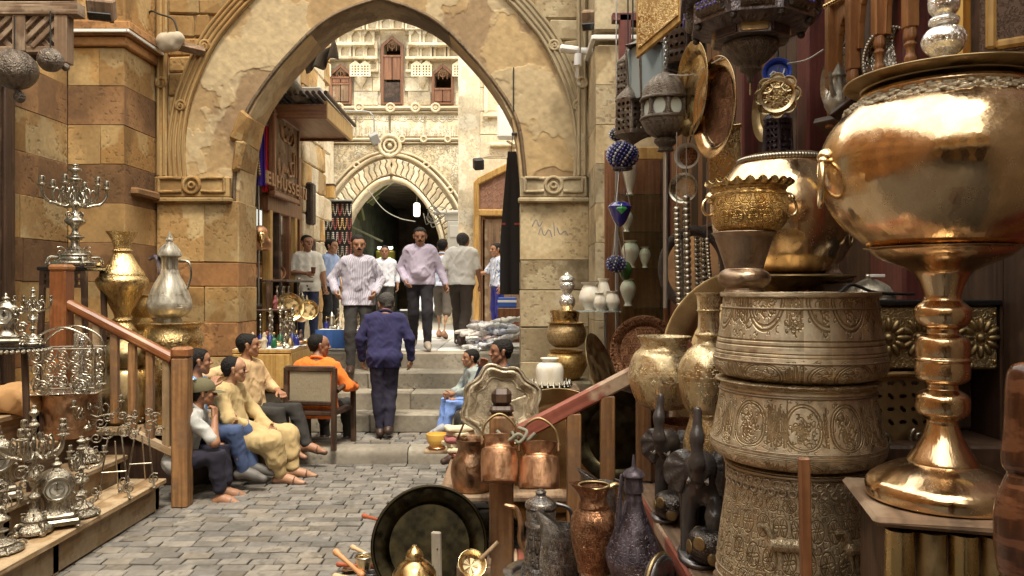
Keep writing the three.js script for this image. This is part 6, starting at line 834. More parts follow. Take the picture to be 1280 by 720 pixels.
  hs('purple scarf with gold trim hanging inside the arch', 326, 150, 232, 10.4, .1, fabric(.07, .03, .34)); hs('red scarf hanging beside the purple one', 333, 158, 240, 10.45, .07, fabric(.5, .02, .025));
  const bd = thing('bead_garland', 'garland of dark beads and charms hanging by the scarves', 'garland', at(322, 135, 10.3)); part(bd, 'beads', beads([[0, 0, 0], [.02, -.3, .02], [0, -.6, 0], [.03, -.9, .02]], .024, 26), agedBrass);
  const pm = thing('pharaoh_mask', 'copper pharaoh mask hanging on a steel pole in the shop entrance', 'mask', at(325, 300, 10.3), .5); part(pm, 'headdress', skin([[[0, .05, 0], [0, .1, 0], .1, .1], [[-.09, -.04, -.01], [.09, -.04, -.01], .07, .07], [[-.1, -.1, 0], [.1, -.1, 0], .04, .04]], .008, .05), copper); part(pm, 'face', skin([[[0, .06, .07], [0, -.02, .08], .055, .04], [[0, .04, .12], [0, .0, .13], .008, .012]], .006, .02), brass); part(pm, 'beard', rod([0, -.05, .11], [0, -.14, .12], .012), brass); part(pm, 'pole', rod([0, -.9, -.1], [0, 1.2, -.1], .012), steel);
  const jb = (label, x0, x1, y0, y1, d2, n, rows) => { const p = at((x0 + x1) / 2, y1, d2), t = thing('jewellery_board', label, 'display board', [p[0], p[1], p[2]]), w = M_(x1 - x0, d2), h = M_(y1 - y0, d2); part(t, 'backing', cbox(w, h, .04, .006), black, [0, h / 2, 0]); part(t, 'top_rail', cbox(w + .06, .03, .14, .006), grey, [0, h + .015, .03]); for (let j = 0; j < rows; j++) for (let i = 0; i < n; i++) { const x = -w / 2 + (i + .5) * w / n, y = h * (1 - j / rows) - .06, r = w / n * .4; part(t, 'necklace', beads([[x - r, y, .035], [x - r * .7, y - h / rows * .5, .04], [x, y - h / rows * .75, .045], [x + r * .7, y - h / rows * .5, .04], [x + r, y, .035]], .014, 12), pick([silver, oldSilver, brass, paint(.3, .06, .05), paint(.5, .48, .44)])); } part(t, 'stand', join([rod([-w * .4, 0, -.05], [-w * .4, -p[1] + .97, -.2], .02), rod([w * .4, 0, -.05], [w * .4, -p[1] + .97, -.2], .02)]), steel); };
  jb('black board of necklaces under a shelf behind the man in white', 371, 402, 258, 345, 14.1, 4, 3); jb('board of silver bangles and pendants by the gateway', 405, 440, 252, 340, 14.6, 6, 5);
  const cb = thing('wooden_box', 'orange wooden box standing on the bangle board', 'box', at(410, 250, 14.55)); part(cb, 'case', cbox(.26, .24, .2, .01), goldWood, [0, .15, 0]); part(cb, 'lid', cbox(.28, .03, .22, .006), darkWood, [0, .285, 0]);
}
// textiles by the right jamb inside the court
{
  const pile = thing('textile_pile', 'heap of folded white and patterned cloths at the right of the steps', 'cloth pile', [-.3, .975, -11.1]); pile.scale.setScalar(1.45); const cols = [[.68, .66, .64], [.6, .62, .68], [.7, .64, .6], [.45, .5, .64], [.72, .72, .7], [.62, .5, .48], [.66, .68, .72], [.7, .68, .6]];
  for (let k = 0; k < 16; k++) part(pile, 'folded_cloth', skin([[[-.18, 0, -.1], [.18, .01, -.08], .02, .02], [[-.17, .01, .1], [.19, 0, .09], .02, .02], [[-.18, 0, 0], [.18, .01, 0], .021, .021]], .014, .05, { wr: [.03, 13] }), fabric(...cols[k % 8]), [rr(-.16, .16), .02 + (k / 3 | 0) * .05, rr(-.15, .15)], [rr(-.2, .2), rr(-1.2, 1.2), rr(-.2, .2)]);
  const bb = thing('blue_box', 'bright blue patterned box on a shelf behind the cloth pile', 'box', at(634, 378, 12.4)); part(bb, 'box', cbox(.3, .16, .3, .01), paint(.03, .1, .45)); part(bb, 'band', cbox(.306, .04, .306, .004), white, [0, .02, 0]); const sh = thing('brown_cabinet', 'low brown cabinet holding the blue box inside the court', 'cabinet', [bb.position.x + .1, .975, -12.4]); part(sh, 'case', cbox(.5, bb.position.y - .975 - .085, .4, .01), brownWood, [0, (bb.position.y - .975 - .085) / 2, 0]); part(sh, 'door', cbox(.4, .3, .02, .006), railRed, [0, .2, .21]);
}
// ================================================================ right: what stands behind the rail
{
  const tb = thing('goods_table', 'low dark table behind the copper pails, carrying trays and books', 'table'); part(tb, 'top', cbox(.95, .04, 1.5, .008), oldWood, [-.03, .43, -5.85]); for (const [x, z] of [[-.46, -5.15], [.4, -5.15], [-.46, -6.55], [.4, -6.55]]) part(tb, 'leg', cbox(.07, .41, .07, .006), darkWood, [x, .205, z]); part(tb, 'side_board', cbox(.02, .36, 1.35, .004), darkWood, [-.44, .22, -5.85]);
  const s = pot('soap_bowl', 'yellow glazed bowl on a small board at the table corner', 'bowl', 546, 570, 6.5, [[8, 570], [9, 565], [12, 560], [13, 553], [13, 551]], std({ color: lin(.75, .45, .1), roughness: .35 }), { y: .475, open: .6 }); part(s, 'foot_ring', ringBand(M_(9, 6.5), .01, .014, 24), copper); part(s, 'board', cbox(.2, .022, .2, .004), plank[0], [0, -.012, 0]);
  const bk = thing('cloth_bundle', 'bundle of folded papers and patterned cloths on the low table', 'bundle', [(578 - 640) / F * 6.35, .45, -6.3]); [[.16, .5, .46, .4], [.12, .06, .3, .05], [.46, .4, .26, .6], [.62, .58, .5, .2], [.3, .05, .05, .9], [.7, .66, .5, .3]].forEach(([r, g, b, t], k) => part(bk, k % 2 ? 'folded_cloth' : 'booklet', k % 2 ? skin([[[-.1, 0, -.06], [.1, 0, -.06], .02, .02], [[-.1, 0, .06], [.1, 0, .06], .02, .02], [[-.1, 0, 0], [.1, 0, 0], .022, .022]], .014, .05, { wr: [.012, 14] }) : cbox(.24, .03, .17, .004), fabric(k % 3 ? .6 : .3, k % 3 ? .52 : .1, k % 3 ? .36 : .1), [rr(-.03, .03), .03 + k * .042, rr(-.03, .03)], [0, t, 0]));
  // silver tray with lobed rim, leaning on the newel
  const lob = (r, a) => r * (1 + .06 * Math.cos(a * 8) + .035 * Math.cos(a * 4 + .4)), tr = thing('lobed_tray', 'large silver tray with wavy lobed rim leaning behind the newel post', 'tray', [(626 - 640) / F * 5.0, .45, -5.08], 0), R = .255;
  const ringPts = (k, z) => Array.from({ length: 64 }, (_, i) => { const a = i / 64 * 6.2832; return [Math.cos(a) * lob(R * k, a), Math.sin(a) * lob(R * k * .98, a), z]; });
  const g0 = new THREE.Group(); g0.name = 'tray_face'; const disc = sheet((u, v) => { const a = u * 6.2832, r = v; const z = r < .66 ? -.012 : r < .8 ? -.012 + (r - .66) * .22 : .02 + .012 * Math.sin((r - .8) * 28); return [Math.cos(a) * lob(R * r, a * (r > .3 ? 1 : 0)), Math.sin(a) * lob(R * r, a * (r > .3 ? 1 : 0)), z]; }, 96, 30, .004); { const uv = disc.attributes.uv, p = disc.attributes.position; for (let i = 0; i < uv.count; i++) uv.setXY(i, p.getX(i) * 5, p.getY(i) * 5); }
  const ty = M_(372 - 360 + 0, 1) ; const face = part(tr, 'face', disc, champagne, [0, EYE - M_(146, 5.05) - .45, 0], [-.22, .1, .35]); part(face, 'rim', tube(ringPts(1, .022), .011, 128, 6, true), champagne); part(face, 'inner_rim', tube(ringPts(.68, -.004), .006, 128, 6, true), champagne); part(tr, 'prop', bar([0, 0, -.2], [0, .28, -.03], .04), darkWood);
  // pails on the newel
  const pail = (label, x, yb, d, list, tilt, hookPx, ry) => { const p = at(x, yb, d), t = thing('copper_pail', label, 'pail', p, ry); t.rotation.x = tilt; part(t, 'body', vessel(d, yb, list, { open: .75 }), copper); const top = M_(yb - list[list.length - 1][1], d), r = M_(list[list.length - 1][0], d); for (const s of [-1, 1]) part(t, 'lug', T(cbox(.014, .05, .03, .004), [s * (r + .004), top - .03, 0]), copperDull); part(t, 'bail_handle', tube([[-r - .01, top - .02, 0], [-r * .85, top + r * .7, .01], [0, top + r * 1.25, .02], [r * .85, top + r * .7, .01], [r + .01, top - .02, 0]], .009, 24, 6), agedBrass); };
  pail('copper pail with straight sides tied on the front of the newel post', 624, 603, 4.5, [[22, 603], [23, 598], [23.5, 572], [22.5, 562, 1], [18.5, 559], [20, 550], [21.5, 545]], -.34, 0, .1);
  pail('copper pail hanging from the stair rail right of the newel post', 674, 611, 4.5, [[25, 611], [26, 606], [25, 578], [24, 572, 1], [18, 569], [22, 558], [24, 554]], -.3, 0, -.1);
  const rp = thing('rope_knot', 'knotted grey rope tying the pails to the post', 'rope', at(648, 545, 4.55)); part(rp, 'rope', join([tube([[-.13, .03, 0], [-.06, -.02, .03], [0, .02, .05], [.05, -.02, .02], [.1, .02, .02]], .012, 24, 6), tube([[-.04, .03, .02], [.0, -.03, .05], [.05, .03, .03], [.0, .05, 0]], .011, 24, 6)]), fabric(.2, .19, .14));
  const bp = pot('brown_pot', 'brown copper cooking pot with bail handle left of the newel', 'pot', 588, 640, 5.0, [[25, 640], [29, 620], [27, 604], [20, 590], [21, 580], [23, 573]], copperDull, { open: .7, y: .455 }); bp.position.z = -5.28; part(bp, 'bail_handle', tube([[-.11, .34, 0], [-.02, .5, .02], [.11, .36, 0]], .008, 18, 6), copperDull);
  const leanDisc = (name, label, cat, c, r, m, ry, rx, o = {}) => { const t = thing(name, label, cat, [c[0], c[1] - r * Math.cos(rx), c[2]], ry); const f = part(t, 'dish', (o.geo ?? plateGeo(r, .02, .02)).clone().rotateX(Math.PI / 2), m, [0, r * Math.cos(rx), 0], [-rx, 0, 0]); return [t, f]; };
  leanDisc('gong_tray', 'great plain brass tray standing behind the stair rail', 'tray', at(697, 575, 5.35), .5, brassSatin, -.25, .2);
  leanDisc('dark_tray', 'dark tarnished tray upright behind the balusters', 'tray', at(772, 545, 5.0), .3, darkBrass, -.5, .15);
  const cr = thing('crate_stack', 'stack of dark crates carrying the alabaster jar', 'crates', [.34, 0, -6.75]); for (const y of [.25, .74]) part(cr, 'crate', cbox(.5, .48, .45, .01), oldWood, [0, y, 0]);
  const cp = thing('crown_plate', 'silver dish with zigzag pierced rim under the alabaster jar', 'dish', [.335, .985, -6.7]); part(cp, 'dish', lathe([[.0005, .0], [.15, 0, 1], [.19, .025, 1], [.19, .03, 1], [.14, .008], [.0005, .008]], 40), silver); part(cp, 'rim_points', join(Array.from({ length: 22 }, (_, i) => T(new THREE.ConeGeometry(.02, .05, 4), [Math.cos(i * .2856) * .18, .035, Math.sin(i * .2856) * .18]))), silver); part(cp, 'under_band', ringBand(.165, -.0, .012, 36), black);
  pot('alabaster_jar', 'white alabaster jar with square shoulders on the zigzag dish', 'jar', 687, 474, 6.7, [[16, 474], [17, 470], [17.5, 456], [15, 449], [9.5, 446, 1], [9, 444], [12, 441]], alabaster, { y: 1.0, open: .3 });
  const bs = thing('stone_block', 'squat stone block under the stacked brass bowls', 'block', [(708 - 640) / F * 7.6, 0, -7.65]); part(bs, 'block', cbox(.5, .93, .5, .02, .01), dusky[2], [0, .465, 0]);
  pot('brass_bowl', 'round brass bowl at the bottom of the stack by the pier', 'bowl', 708, 470, 7.6, [[13, 470], [20, 464], [26, 450], [24, 440], [19, 436, 1], [22, 433]], brassEng, { y: .933, open: .3 });
  pot('brass_bowl', 'upper round brass bowl in the stack by the pier', 'bowl', 708, 434, 7.6, [[14, 434], [22, 428], [25, 416], [22, 407], [21, 405, 1], [25, 403]], brassPaleEng, { open: .3 });
  const can = pot('gold_can', 'gold square-sided can carrying the silver urn', 'can', 706, 403, 7.6, [[17, 403], [18, 395], [19, 388]], brass, { open: .3, seg: 8 }); pot('silver_urn', 'slim silver urn with two bulbs and lid on top of the stack', 'urn', 709, 403, 7.6, [[8, 403], [4, 396], [6, 388], [10, 380], [9, 372], [4, 367, 1], [6, 365], [9, 360], [9.5, 355], [7, 351, 1], [10, 350], [8, 346], [3, 343], [1, 340]], silverBright);
}
// cabinet, shelf and alabaster
{
  const d = 7.25, Z = -d, X = (p) => (p - 640) / F * d, Y = (p) => EYE - (p - 360) / F * d, C = thing('glass_cabinet', 'tall glass cabinet of alabaster vases beside the grey pier', 'cabinet');
  part(C, 'back_panel', cbox(.62, 2.2, .03, .004), brownWood, [X(803), Y(322), Z - .42]); part(C, 'edge_strip', cbox(.03, 2.3, .03, .004), steel, [X(771), Y(322), Z]); part(C, 'door_stile', cbox(.045, 2.3, .05, .006), brownWood, [X(832), Y(322), Z]); part(C, 'head_rail', cbox(.5, .12, .06, .008), goldWood, [X(802), Y(192), Z]); part(C, 'plinth', cbox(.52, Y(462) - .0, .44, .01), brownWood, [X(802), Y(462) / 2, Z - .2]); part(C, 'side_panel', cbox(.02, 2.2, .42, .004), darkWood, [X(834) + .02, Y(322), Z - .21]);
  for (const y of [243, 290, 336, 385]) part(C, 'glass_shelf', cbox(.46, .012, .38, .002), std({ color: lin(.75, .9, .82), transmission: 1, thickness: 0, roughness: .05 }), [X(802), Y(y), Z - .2]); part(C, 'door_glass', cbox(.44, 2.0, .006, .001), glassPane, [X(802), Y(326), Z]);
  for (const [x, y, h, w, lb] of [[787, 242, 50, 9, 'tall footed alabaster vase on the top cabinet shelf'], [783, 289, 28, 8, 'round alabaster vase on the second cabinet shelf'], [788, 335, 34, 11, 'broad alabaster vase on the third cabinet shelf'], [785, 384, 34, 10, 'alabaster vase on the lowest cabinet shelf'], [806, 335, 26, 7, 'slim alabaster vase beside the broad one in the cabinet']]) { const t = pot('alabaster_vase', lb, 'vase', x, y, 7.45, [[w * .55, y], [w * .4, y - h * .12], [w * .8, y - h * .4], [w, y - h * .65], [w * .75, y - h * .85], [w * .5, y - h * .92, 1], [w * .8, y - h]], alabaster, { open: .3, group: 'vases in the glass cabinet' }); t.position.y = Y(y) + .008; }
  const S = thing('wall_shelf', 'narrow glass shelf on a thin post beside the cabinet', 'shelf'); part(S, 'glass', cbox(.4, .014, .3, .002), std({ color: lin(.8, .9, .9), transmission: .8, thickness: 0, roughness: .1 }), [X(748), Y(389), Z - .02]); part(S, 'post', bar([X(757), .45, Z - .05], [X(757), Y(391), Z - .05], .03), steel); part(S, 'base', cbox(.3, .45, .3, .01), oldWood, [X(757), .225, Z - .05]);
  for (const [label, x, h, w, z] of [['rounded alabaster jar on the narrow glass shelf', 737, 35, 13, .0], ['tall-necked alabaster vase in the middle of the glass shelf', 755, 40, 9, -.08], ['small plain alabaster cup on the narrow glass shelf', 748, 22, 8, .1], ['squat alabaster pot next to the thin post on the shelf', 765, 24, 9, .04]]) { const t = pot('alabaster_vase', label, 'vase', x, 388, d, [[w * .6, 388], [w * .5, 388 - h * .05], [w, 388 - h * .35], [w * .95, 388 - h * .6], [w * .65, 388 - h * .85], [w * .6, 388 - h * .9, 1], [w * .85, 388 - h]], alabaster, { open: .3 }); t.position.set(t.position.x, Y(389) + .009, Z + z * .6); }
  // hanging beaded lamps
  const beadBall = (t, r, c, m, n = 200) => { const L = [], W = []; for (let i = 0; i < n; i++) { const y = 1 - 2 * (i + .5) / n, a = i * 2.39996, q = Math.sqrt(1 - y * y); (i % 3 === 1 ? W : L).push(ball([c[0] + Math.cos(a) * q * r, c[1] + y * r * .86, c[2] + Math.sin(a) * q * r], r * .1, 6)); } part(t, 'blue_beads', join(L), m); part(t, 'pale_beads', join(W), lb); part(t, 'core', ball(c, r * .93, 14).scale(1, 1, 1), black); };
  const lb = std({ color: lin(.45, .46, .56), roughness: .15 }), blueB = std({ color: lin(.03, .025, .22), roughness: .12, clearcoat: 1 }), d2 = 6.2;
  const L1 = thing('beaded_lamp', 'blue and white beaded globe lamp with bead crown hanging by the pier', 'lamp', at(778, 194, d2)); beadBall(L1, M_(19, d2), C0, blueB); beadBall(L1, M_(9, d2), [-.05, .17, 0], lb, 60); part(L1, 'base_ring', ringBand(M_(11, d2), -M_(17, d2), .012, 24), plum); part(L1, 'chain', rod([-.05, .2, 0], [-.05, M_(210, d2), 0], .006), steel);
  const L2 = thing('beaded_lamp', 'blue glass bowl lamp with green star hanging on three chains', 'lamp', at(775, 262, d2)); part(L2, 'bowl', lathe([[.0005, -M_(22, d2)], [M_(7, d2), -M_(16, d2)], [M_(14, d2), 0], [M_(15, d2), M_(4, d2)], [M_(10, d2), M_(9, d2), 1], [M_(9, d2), M_(8, d2)]], 28), blueB); part(L2, 'star', T(new THREE.OctahedronGeometry(.045), [0, 0, M_(14, d2)], C0, [1, 1, .3]), paint(.05, .3, .08, .3)); for (let k = 0; k < 3; k++) part(L2, 'chain', rod([Math.cos(k * 2.1) * .08, .05, Math.sin(k * 2.1) * .08], [0, M_(60, d2), 0], .004), steel);
  const L3 = thing('beaded_lamp', 'small blue beaded ball lamp lowest on the chain', 'lamp', at(770, 330, d2)); beadBall(L3, M_(12, d2), C0, blueB, 110); for (let k = 0; k < 3; k++) part(L3, 'chain', rod([Math.cos(k * 2.1) * .05, .06, Math.sin(k * 2.1) * .05], [0, M_(52, d2), 0], .004), steel);
  const L4 = thing('green_lamp', 'small dark green glass lamp hanging behind the blue ball', 'lamp', at(782, 338, 6.3)); part(L4, 'glass', lathe([[.0005, -.08], [.03, -.07], [.055, 0], [.04, .05], [.02, .07]], 20), paint(.03, .09, .02, .15)); part(L4, 'chain', rod([0, .07, 0], [-.04, .5, 0], .004), steel);
}
// hanging lanterns and the tray wall
{
  const d = 5, q = (v) => M_(v, d), L = thing('dome_lantern', 'big dark bronze lantern with domed top and frosted panes', 'lantern', at(832, 150, d));
  part(L, 'dome', lathe([[q(30), q(26), 1], [q(29), q(32)], [q(26), q(42)], [q(15), q(54)], [q(6), q(58)], [q(4), q(64)], [.0005, q(68)]], 36, .1), lampMetal); part(L, 'upper_ring', ringBand(q(30), q(25), .012), lampMetal); part(L, 'bowl', lathe([[.0005, -q(40)], [q(10), -q(39)], [q(8), -q(34), 1], [q(14), -q(28)], [q(14), -q(24), 1], [q(10), -q(23)], [q(22), -q(16)], [q(29), -q(5)], [q(31), q(1), 1], [q(28), q(2)]], 36, .1), lampMetal); part(L, 'lower_ring', ringBand(q(30), q(1), .012), lampMetal);
  for (let k = 0; k < 8; k++) { const a = k * .7854 + .3; part(L, 'pane', cbox(q(17), q(20), .006, .002), std({ color: lin(.5, .55, .5), roughness: .5 }), [Math.sin(a) * q(25), q(13), Math.cos(a) * q(25)], [0, a, 0]); const b = a + .3927; part(L, 'pillar', rod([Math.sin(b) * q(28), q(1), Math.cos(b) * q(28)], [Math.sin(b) * q(28), q(25), Math.cos(b) * q(28)], .014), lampMetal); part(L, 'pane_scroll', T(new THREE.TorusGeometry(q(9), q(1.3), 5, 18), [Math.sin(a) * q(26.5), q(13), Math.cos(a) * q(26.5)], [0, a, 0], [1, 1.3, 1]), lampMetal); }
  part(L, 'chain', join(Array.from({ length: 22 }, (_, i) => T(new THREE.TorusGeometry(.017, .004, 5, 10), [0, q(68) + .026 * i + .01, 0], [0, i % 2 * 1.57, 0], [.7, 1, 1]))), steel); part(L, 'stem', rod([0, -q(40), 0], [0, -q(235), 0], .016), steel);
  const hex = (label, p, w, h, n, m, tp, glass) => { const t = thing('pierced_lantern', label, 'lantern', p, .3); for (let k = 0; k < n; k++) { const a = k / n * 6.283, r = w * Math.cos(Math.PI / n), s = 2 * w * Math.sin(Math.PI / n), holes = []; for (let j = 0; j < 5; j++) for (let i = 0; i < 3; i++) { const x = (i - 1) * s * .27, y = (j - 2) * h * .17; holes.push([0, 1, 2, 3, 4, 5].map((e) => [x + Math.cos(e * 1.047) * s * .1, y + Math.sin(e * 1.047) * s * .1])); } part(t, 'panel', prism([[-s / 2, -h / 2], [s / 2, -h / 2], [s / 2 * tp, h / 2], [-s / 2 * tp, h / 2]], .008, 0, glass ? [] : holes), glass ?? m, [Math.sin(a) * r, 0, Math.cos(a) * r], [0, a, 0]); part(t, 'corner_bar', rod([Math.sin(a + Math.PI / n) * w, -h / 2, Math.cos(a + Math.PI / n) * w], [Math.sin(a + Math.PI / n) * w * tp, h / 2, Math.cos(a + Math.PI / n) * w * tp], .009), m); } part(t, 'roof', lathe([[w * tp * 1.12, h / 2, 1], [w * .8, h / 2 + w * .3], [w * .3, h / 2 + w * .8], [.01, h / 2 + w * 1.3]], n, .1), m); part(t, 'floor', lathe([[.0005, -h / 2 - w * .5], [w * .5, -h / 2 - w * .2], [w * 1.05, -h / 2]], n, .1), m); part(t, 'chain', rod([0, h / 2 + w * 1.2, 0], [0, 4.6 - p[1], 0], .006), black); return t; };
  hex('dark hexagonal pierced lantern hanging above the beaded globe', at(791, 148, 5.6), .14, .26, 6, lampMetal, .85); hex('tapered wire-glass lantern hanging behind the dome lantern', at(808, 92, 5.5), .12, .38, 4, lampMetal, 1.3, std({ color: lin(.3, .35, .36), roughness: .3 })); hex('narrow dark lantern with mesh sides near the wooden tee post', at(785, 105, 5.9), .1, .3, 6, lampMetal, .7); hex('mesh lantern with pointed roof behind the gilded panel', at(832, 70, 5.8), .13, .36, 6, bronze, 1.1); hex('small dark lantern hanging over the tray wall', at(858, 50, 5.0), .14, .34, 6, bronze, .8);
  const tp = thing('tee_post', 'dark red wooden tee bracket holding small lanterns', 'bracket'); part(tp, 'upright', bar(at(781, 20, 6.6), at(781, 95, 6.6), .1, .1), redWood); part(tp, 'arm', bar(at(765, 23, 6.6), at(812, 23, 6.6), .07, .1), redWood); part(tp, 'wall_arm', bar(at(781, 25, 6.6), [1.72, EYE + M_(335, 6.6), -6.8], .08, .08), redWood);
  const gp = thing('gilded_panel', 'slanted gilded panel of carved lettering under the canopy', 'panel', at(823, 12, 4.6), -.75); part(gp, 'board', prism([[-.16, -.26], [.16, -.1], [.16, .42], [-.16, .42]], .03, .004), goldWood); part(gp, 'carved_face', prism([[-.14, -.21], [.14, -.07], [.14, .4], [-.14, .4]], .012, .002), carve(brass, reliefTex, 4, 4, .008), [0, 0, .012]);
  // octagonal chandelier lamp
  const e = 3.6, Q = (v) => M_(v, e), O = thing('octagonal_lamp', 'huge dark octagonal mosque lamp with jutting tiers and a pendant bowl', 'lamp', at(938, 58, e), .2);
  const oct = (list, m, seg = 8) => lathe(list.map(([r, y, c]) => [Q(r), Q(y), 1]), seg, .15, 1);
  part(O, 'upper_tier', toCreasedNormals(oct([[30, 62], [92, 50], [92, 72], [60, 82], [20, 90]]), .3), tierMetal); part(O, 'middle_tier', toCreasedNormals(oct([[40, 12], [76, 22], [76, 50], [92, 52]]), .3), tierMetal); part(O, 'lower_tier', toCreasedNormals(oct([[28, 2], [48, 4], [48, 20], [44, 22]]), .3), tierMetal); part(O, 'bowl', lathe([[.0005, -Q(46)], [Q(4), -Q(44)], [Q(5), -Q(36)], [Q(13), -Q(30)], [Q(14), -Q(24)], [Q(22), -Q(18)], [Q(33), -Q(6)], [Q(34), Q(2), 1], [Q(28), Q(4)]], 32, .1), lampMetal);
  for (let k = 0; k < 8; k++) { const a = (k + .5) * .7854, r = Q(70); const b = part(O, 'barrel_light', new THREE.CylinderGeometry(Q(11), Q(11), Q(38), 16).rotateZ(Math.PI / 2), lampMetal, [Math.sin(a) * r, Q(37), Math.cos(a) * r], [0, a, 0]); part(b, 'glass_dots', join(Array.from({ length: 10 }, (_, i) => ball([(-2 + i % 5) * Q(6.5), Q(i < 5 ? 3 : -3), Q(10.5)], Q(2), 6))), std({ color: lin(.1, .08, .4), roughness: .2 })); part(O, 'corner_knob', join([ball([Math.sin(a + .39) * Q(70), Q(19), Math.cos(a + .39) * Q(70)], Q(5), 8)]), bronze); part(O, 'tier_panel', cbox(Q(32), Q(12), .012, .003), k % 2 ? agedBrass : plum, [Math.sin(a) * Q(45), Q(12), Math.cos(a) * Q(45)], [0, a, 0]); }
  part(O, 'chain', rod([0, Q(88), 0], [0, 4.6 - O.position.y, 0], .02), black); part(O, 'bead_drop', beads([[0, -Q(46), 0], [0, -Q(60), 0]], .006, 7), agedBrass);
  for (const [lb, x, y, z, r, m] of [['copper dish hung on the boards behind the silver strands', 1.74, 2.55, -5.9, .2, copper], ['dull brass dish hung high on the boards beside the red column', 1.74, 3.05, -5.1, .22, agedBrass], ['engraved brass dish hung low on the boards behind the jar', 1.74, 2.05, -5.2, .24, brassEng], ['small silver dish hung near the carved arcade', 1.74, 2.95, -4.0, .16, silver]]) { const t = thing('wall_dish', lb, 'dish', [x, y, z], -1.45); part(t, 'dish', plateGeo(r, .015, .02).rotateX(Math.PI / 2), m); part(t, 'hook', rod([0, r, 0], [0, r + .05, -.02], .005), black); }
  // trays hung on edge along the shop front
  const hung = (name, label, cat, x, y, dd, r, ry, m, o = {}) => { const t = thing(name, label, cat, at(x, y, dd), ry); const f = part(t, 'dish', (o.geo ?? plateGeo(r, .015, .03)).clone().rotateX(Math.PI / 2), m, C0, [o.rx ?? 0, 0, 0]); part(t, 'hook', rod([0, r * .95, -.01], [0, r + .06, -.05], .005), black); if (o.boss) part(t, 'engraved_centre', flatUV(lathe([[.0005, 0], [r * .7, 0, 1], [r * .7, .004, 1], [.0005, .004]], 40)).rotateX(Math.PI / 2), o.boss, [0, 0, .006]); return t; };
  hung('round_tray', 'large round copper tray hung nearly edge-on over the planter', 'tray', 901, 135, 4.4, .29, -1.4, roseBrass, { boss: copperJug }); hung('round_tray', 'polished brass tray hung behind the copper tray', 'tray', 872, 112, 4.7, .29, -1.45, brass); hung('inlaid_plate', 'small round plate with white inlay hung above the silver strands', 'plate', 861, 196, 5.0, .085, -.5, paint(.55, .52, .45, .4), { boss: copperJug }); hung('silver_plate', 'small fluted silver plate hung under the inlaid plate', 'plate', 857, 236, 5.0, .1, -.6, silver);
  hung('scalloped_plate', 'yellow brass plate with scalloped pierced rim on the red column', 'plate', 972, 120, 4.3, .115, -.45, brassPale, { boss: brassEmb, geo: join([plateGeo(.1, .01, .012), ...Array.from({ length: 8 }, (_, i) => T(plateGeo(.045, .004, .006), [Math.cos(i * .785) * .085, .002, Math.sin(i * .785) * .085]))]) }); 
  { const t = hung('blue_sign', 'small round blue sign with white lettering behind the scalloped plate', 'sign', 972, 92, 4.4, .08, -.4, std({ color: lin(.03, .07, .4), roughness: .3 })); part(t, 'white_lettering', join([tube([[.04, .02, .018], [.03, -.01, .018], [0, -.012, .018], [-.02, .01, .018], [-.04, -.01, .018]], .005, 14, 5), tube([[.03, -.03, .018], [0, -.04, .018], [-.03, -.03, .018]], .005, 10, 5)]), white); }
  hex('dark blue pierced lantern standing under the scalloped plate', at(972, 172, 4.4), .085, .2, 6, plum, .9);
  const rp = thing('relief_plaque', 'tall brass relief plaque behind the copper tray', 'plaque', at(906, 200, 4.9), -.6); part(rp, 'panel', cbox(.2, .42, .02, .004), carve(brass, reliefTex, 5, 5, .012)); part(rp, 'border', join([T(cbox(.22, .02, .03, .004), [0, .21, 0]), T(cbox(.22, .02, .03, .004), [0, -.21, 0])]), brass);
  const mi = thing('round_mirror', 'dark framed round mirror hung among silver bead strands', 'mirror', at(866, 335, 5.15), -.45); part(mi, 'glass', lathe([[.0005, 0], [.2, 0]], 40).rotateX(Math.PI / 2).scale(1, 1.2, 1), std({ color: lin(.85, .85, .85), metalness: 1, roughness: .03 })); part(mi, 'frame', new THREE.TorusGeometry(.21, .03, 8, 44).scale(1, 1.2, 1), carve(darkWood, embossTex, 20, 3, .01)); part(mi, 'back', lathe([[.0005, -.02], [.2, -.02]], 40).rotateX(Math.PI / 2).scale(1, 1.2, 1), darkWood, [0, 0, 0]);
  for (const [label, x, y0, y1, r, n] of [['strand of large silver beads hung before the round mirror', 846, 262, 395, .021, 20], ['second strand of large silver beads with a drop', 858, 248, 430, .023, 24], ['thin strand of silver filigree hung at the mirror edge', 884, 300, 352, .014, 12]]) { const t = thing('bead_strand', label, 'beads', at(x, y0, 4.9)); const h = M_(y1 - y0, 4.9); part(t, 'beads', beads([[0, 0, 0], [.008, -h * .5, 0], [.02, -h, 0]], r * 1.15, n), silver); part(t, 'thread', rod([0, 0, 0], [0, .5, 0], .004), steel); }
  const ch = thing('string_wire', 'pale string looping from the dome lantern to the lamp', 'wire'); part(ch, 'wire', tube([at(836, 94, 4.9), at(862, 94, 4.8), at(885, 82, 4.5), at(903, 72, 4.2)], .005, 24, 5), paint(.45, .42, .36)); part(ch, 'wire', tube([at(984, 80, 4), at(1005, 76, 4), at(1030, 62, 3.8)], .005, 16, 5), paint(.5, .48, .42));
  // trays and pots behind the rail, nearer
  const lean = (name, label, c, r, m, ry, rx, geo) => { const t = thing(name, label, 'tray', [c[0], c[1] - r * Math.cos(rx), c[2]], ry); part(t, 'dish', (geo ?? plateGeo(r, .02, .02)).clone().rotateX(Math.PI / 2), m, [0, r * Math.cos(rx), 0], [-rx, 0, 0]); return t; };
  const sc = join([plateGeo(.24, .016, .02), ...Array.from({ length: 40 }, (_, i) => ball([Math.cos(i * .157) * .222, .035, Math.sin(i * .157) * .222], .011, 6))]);
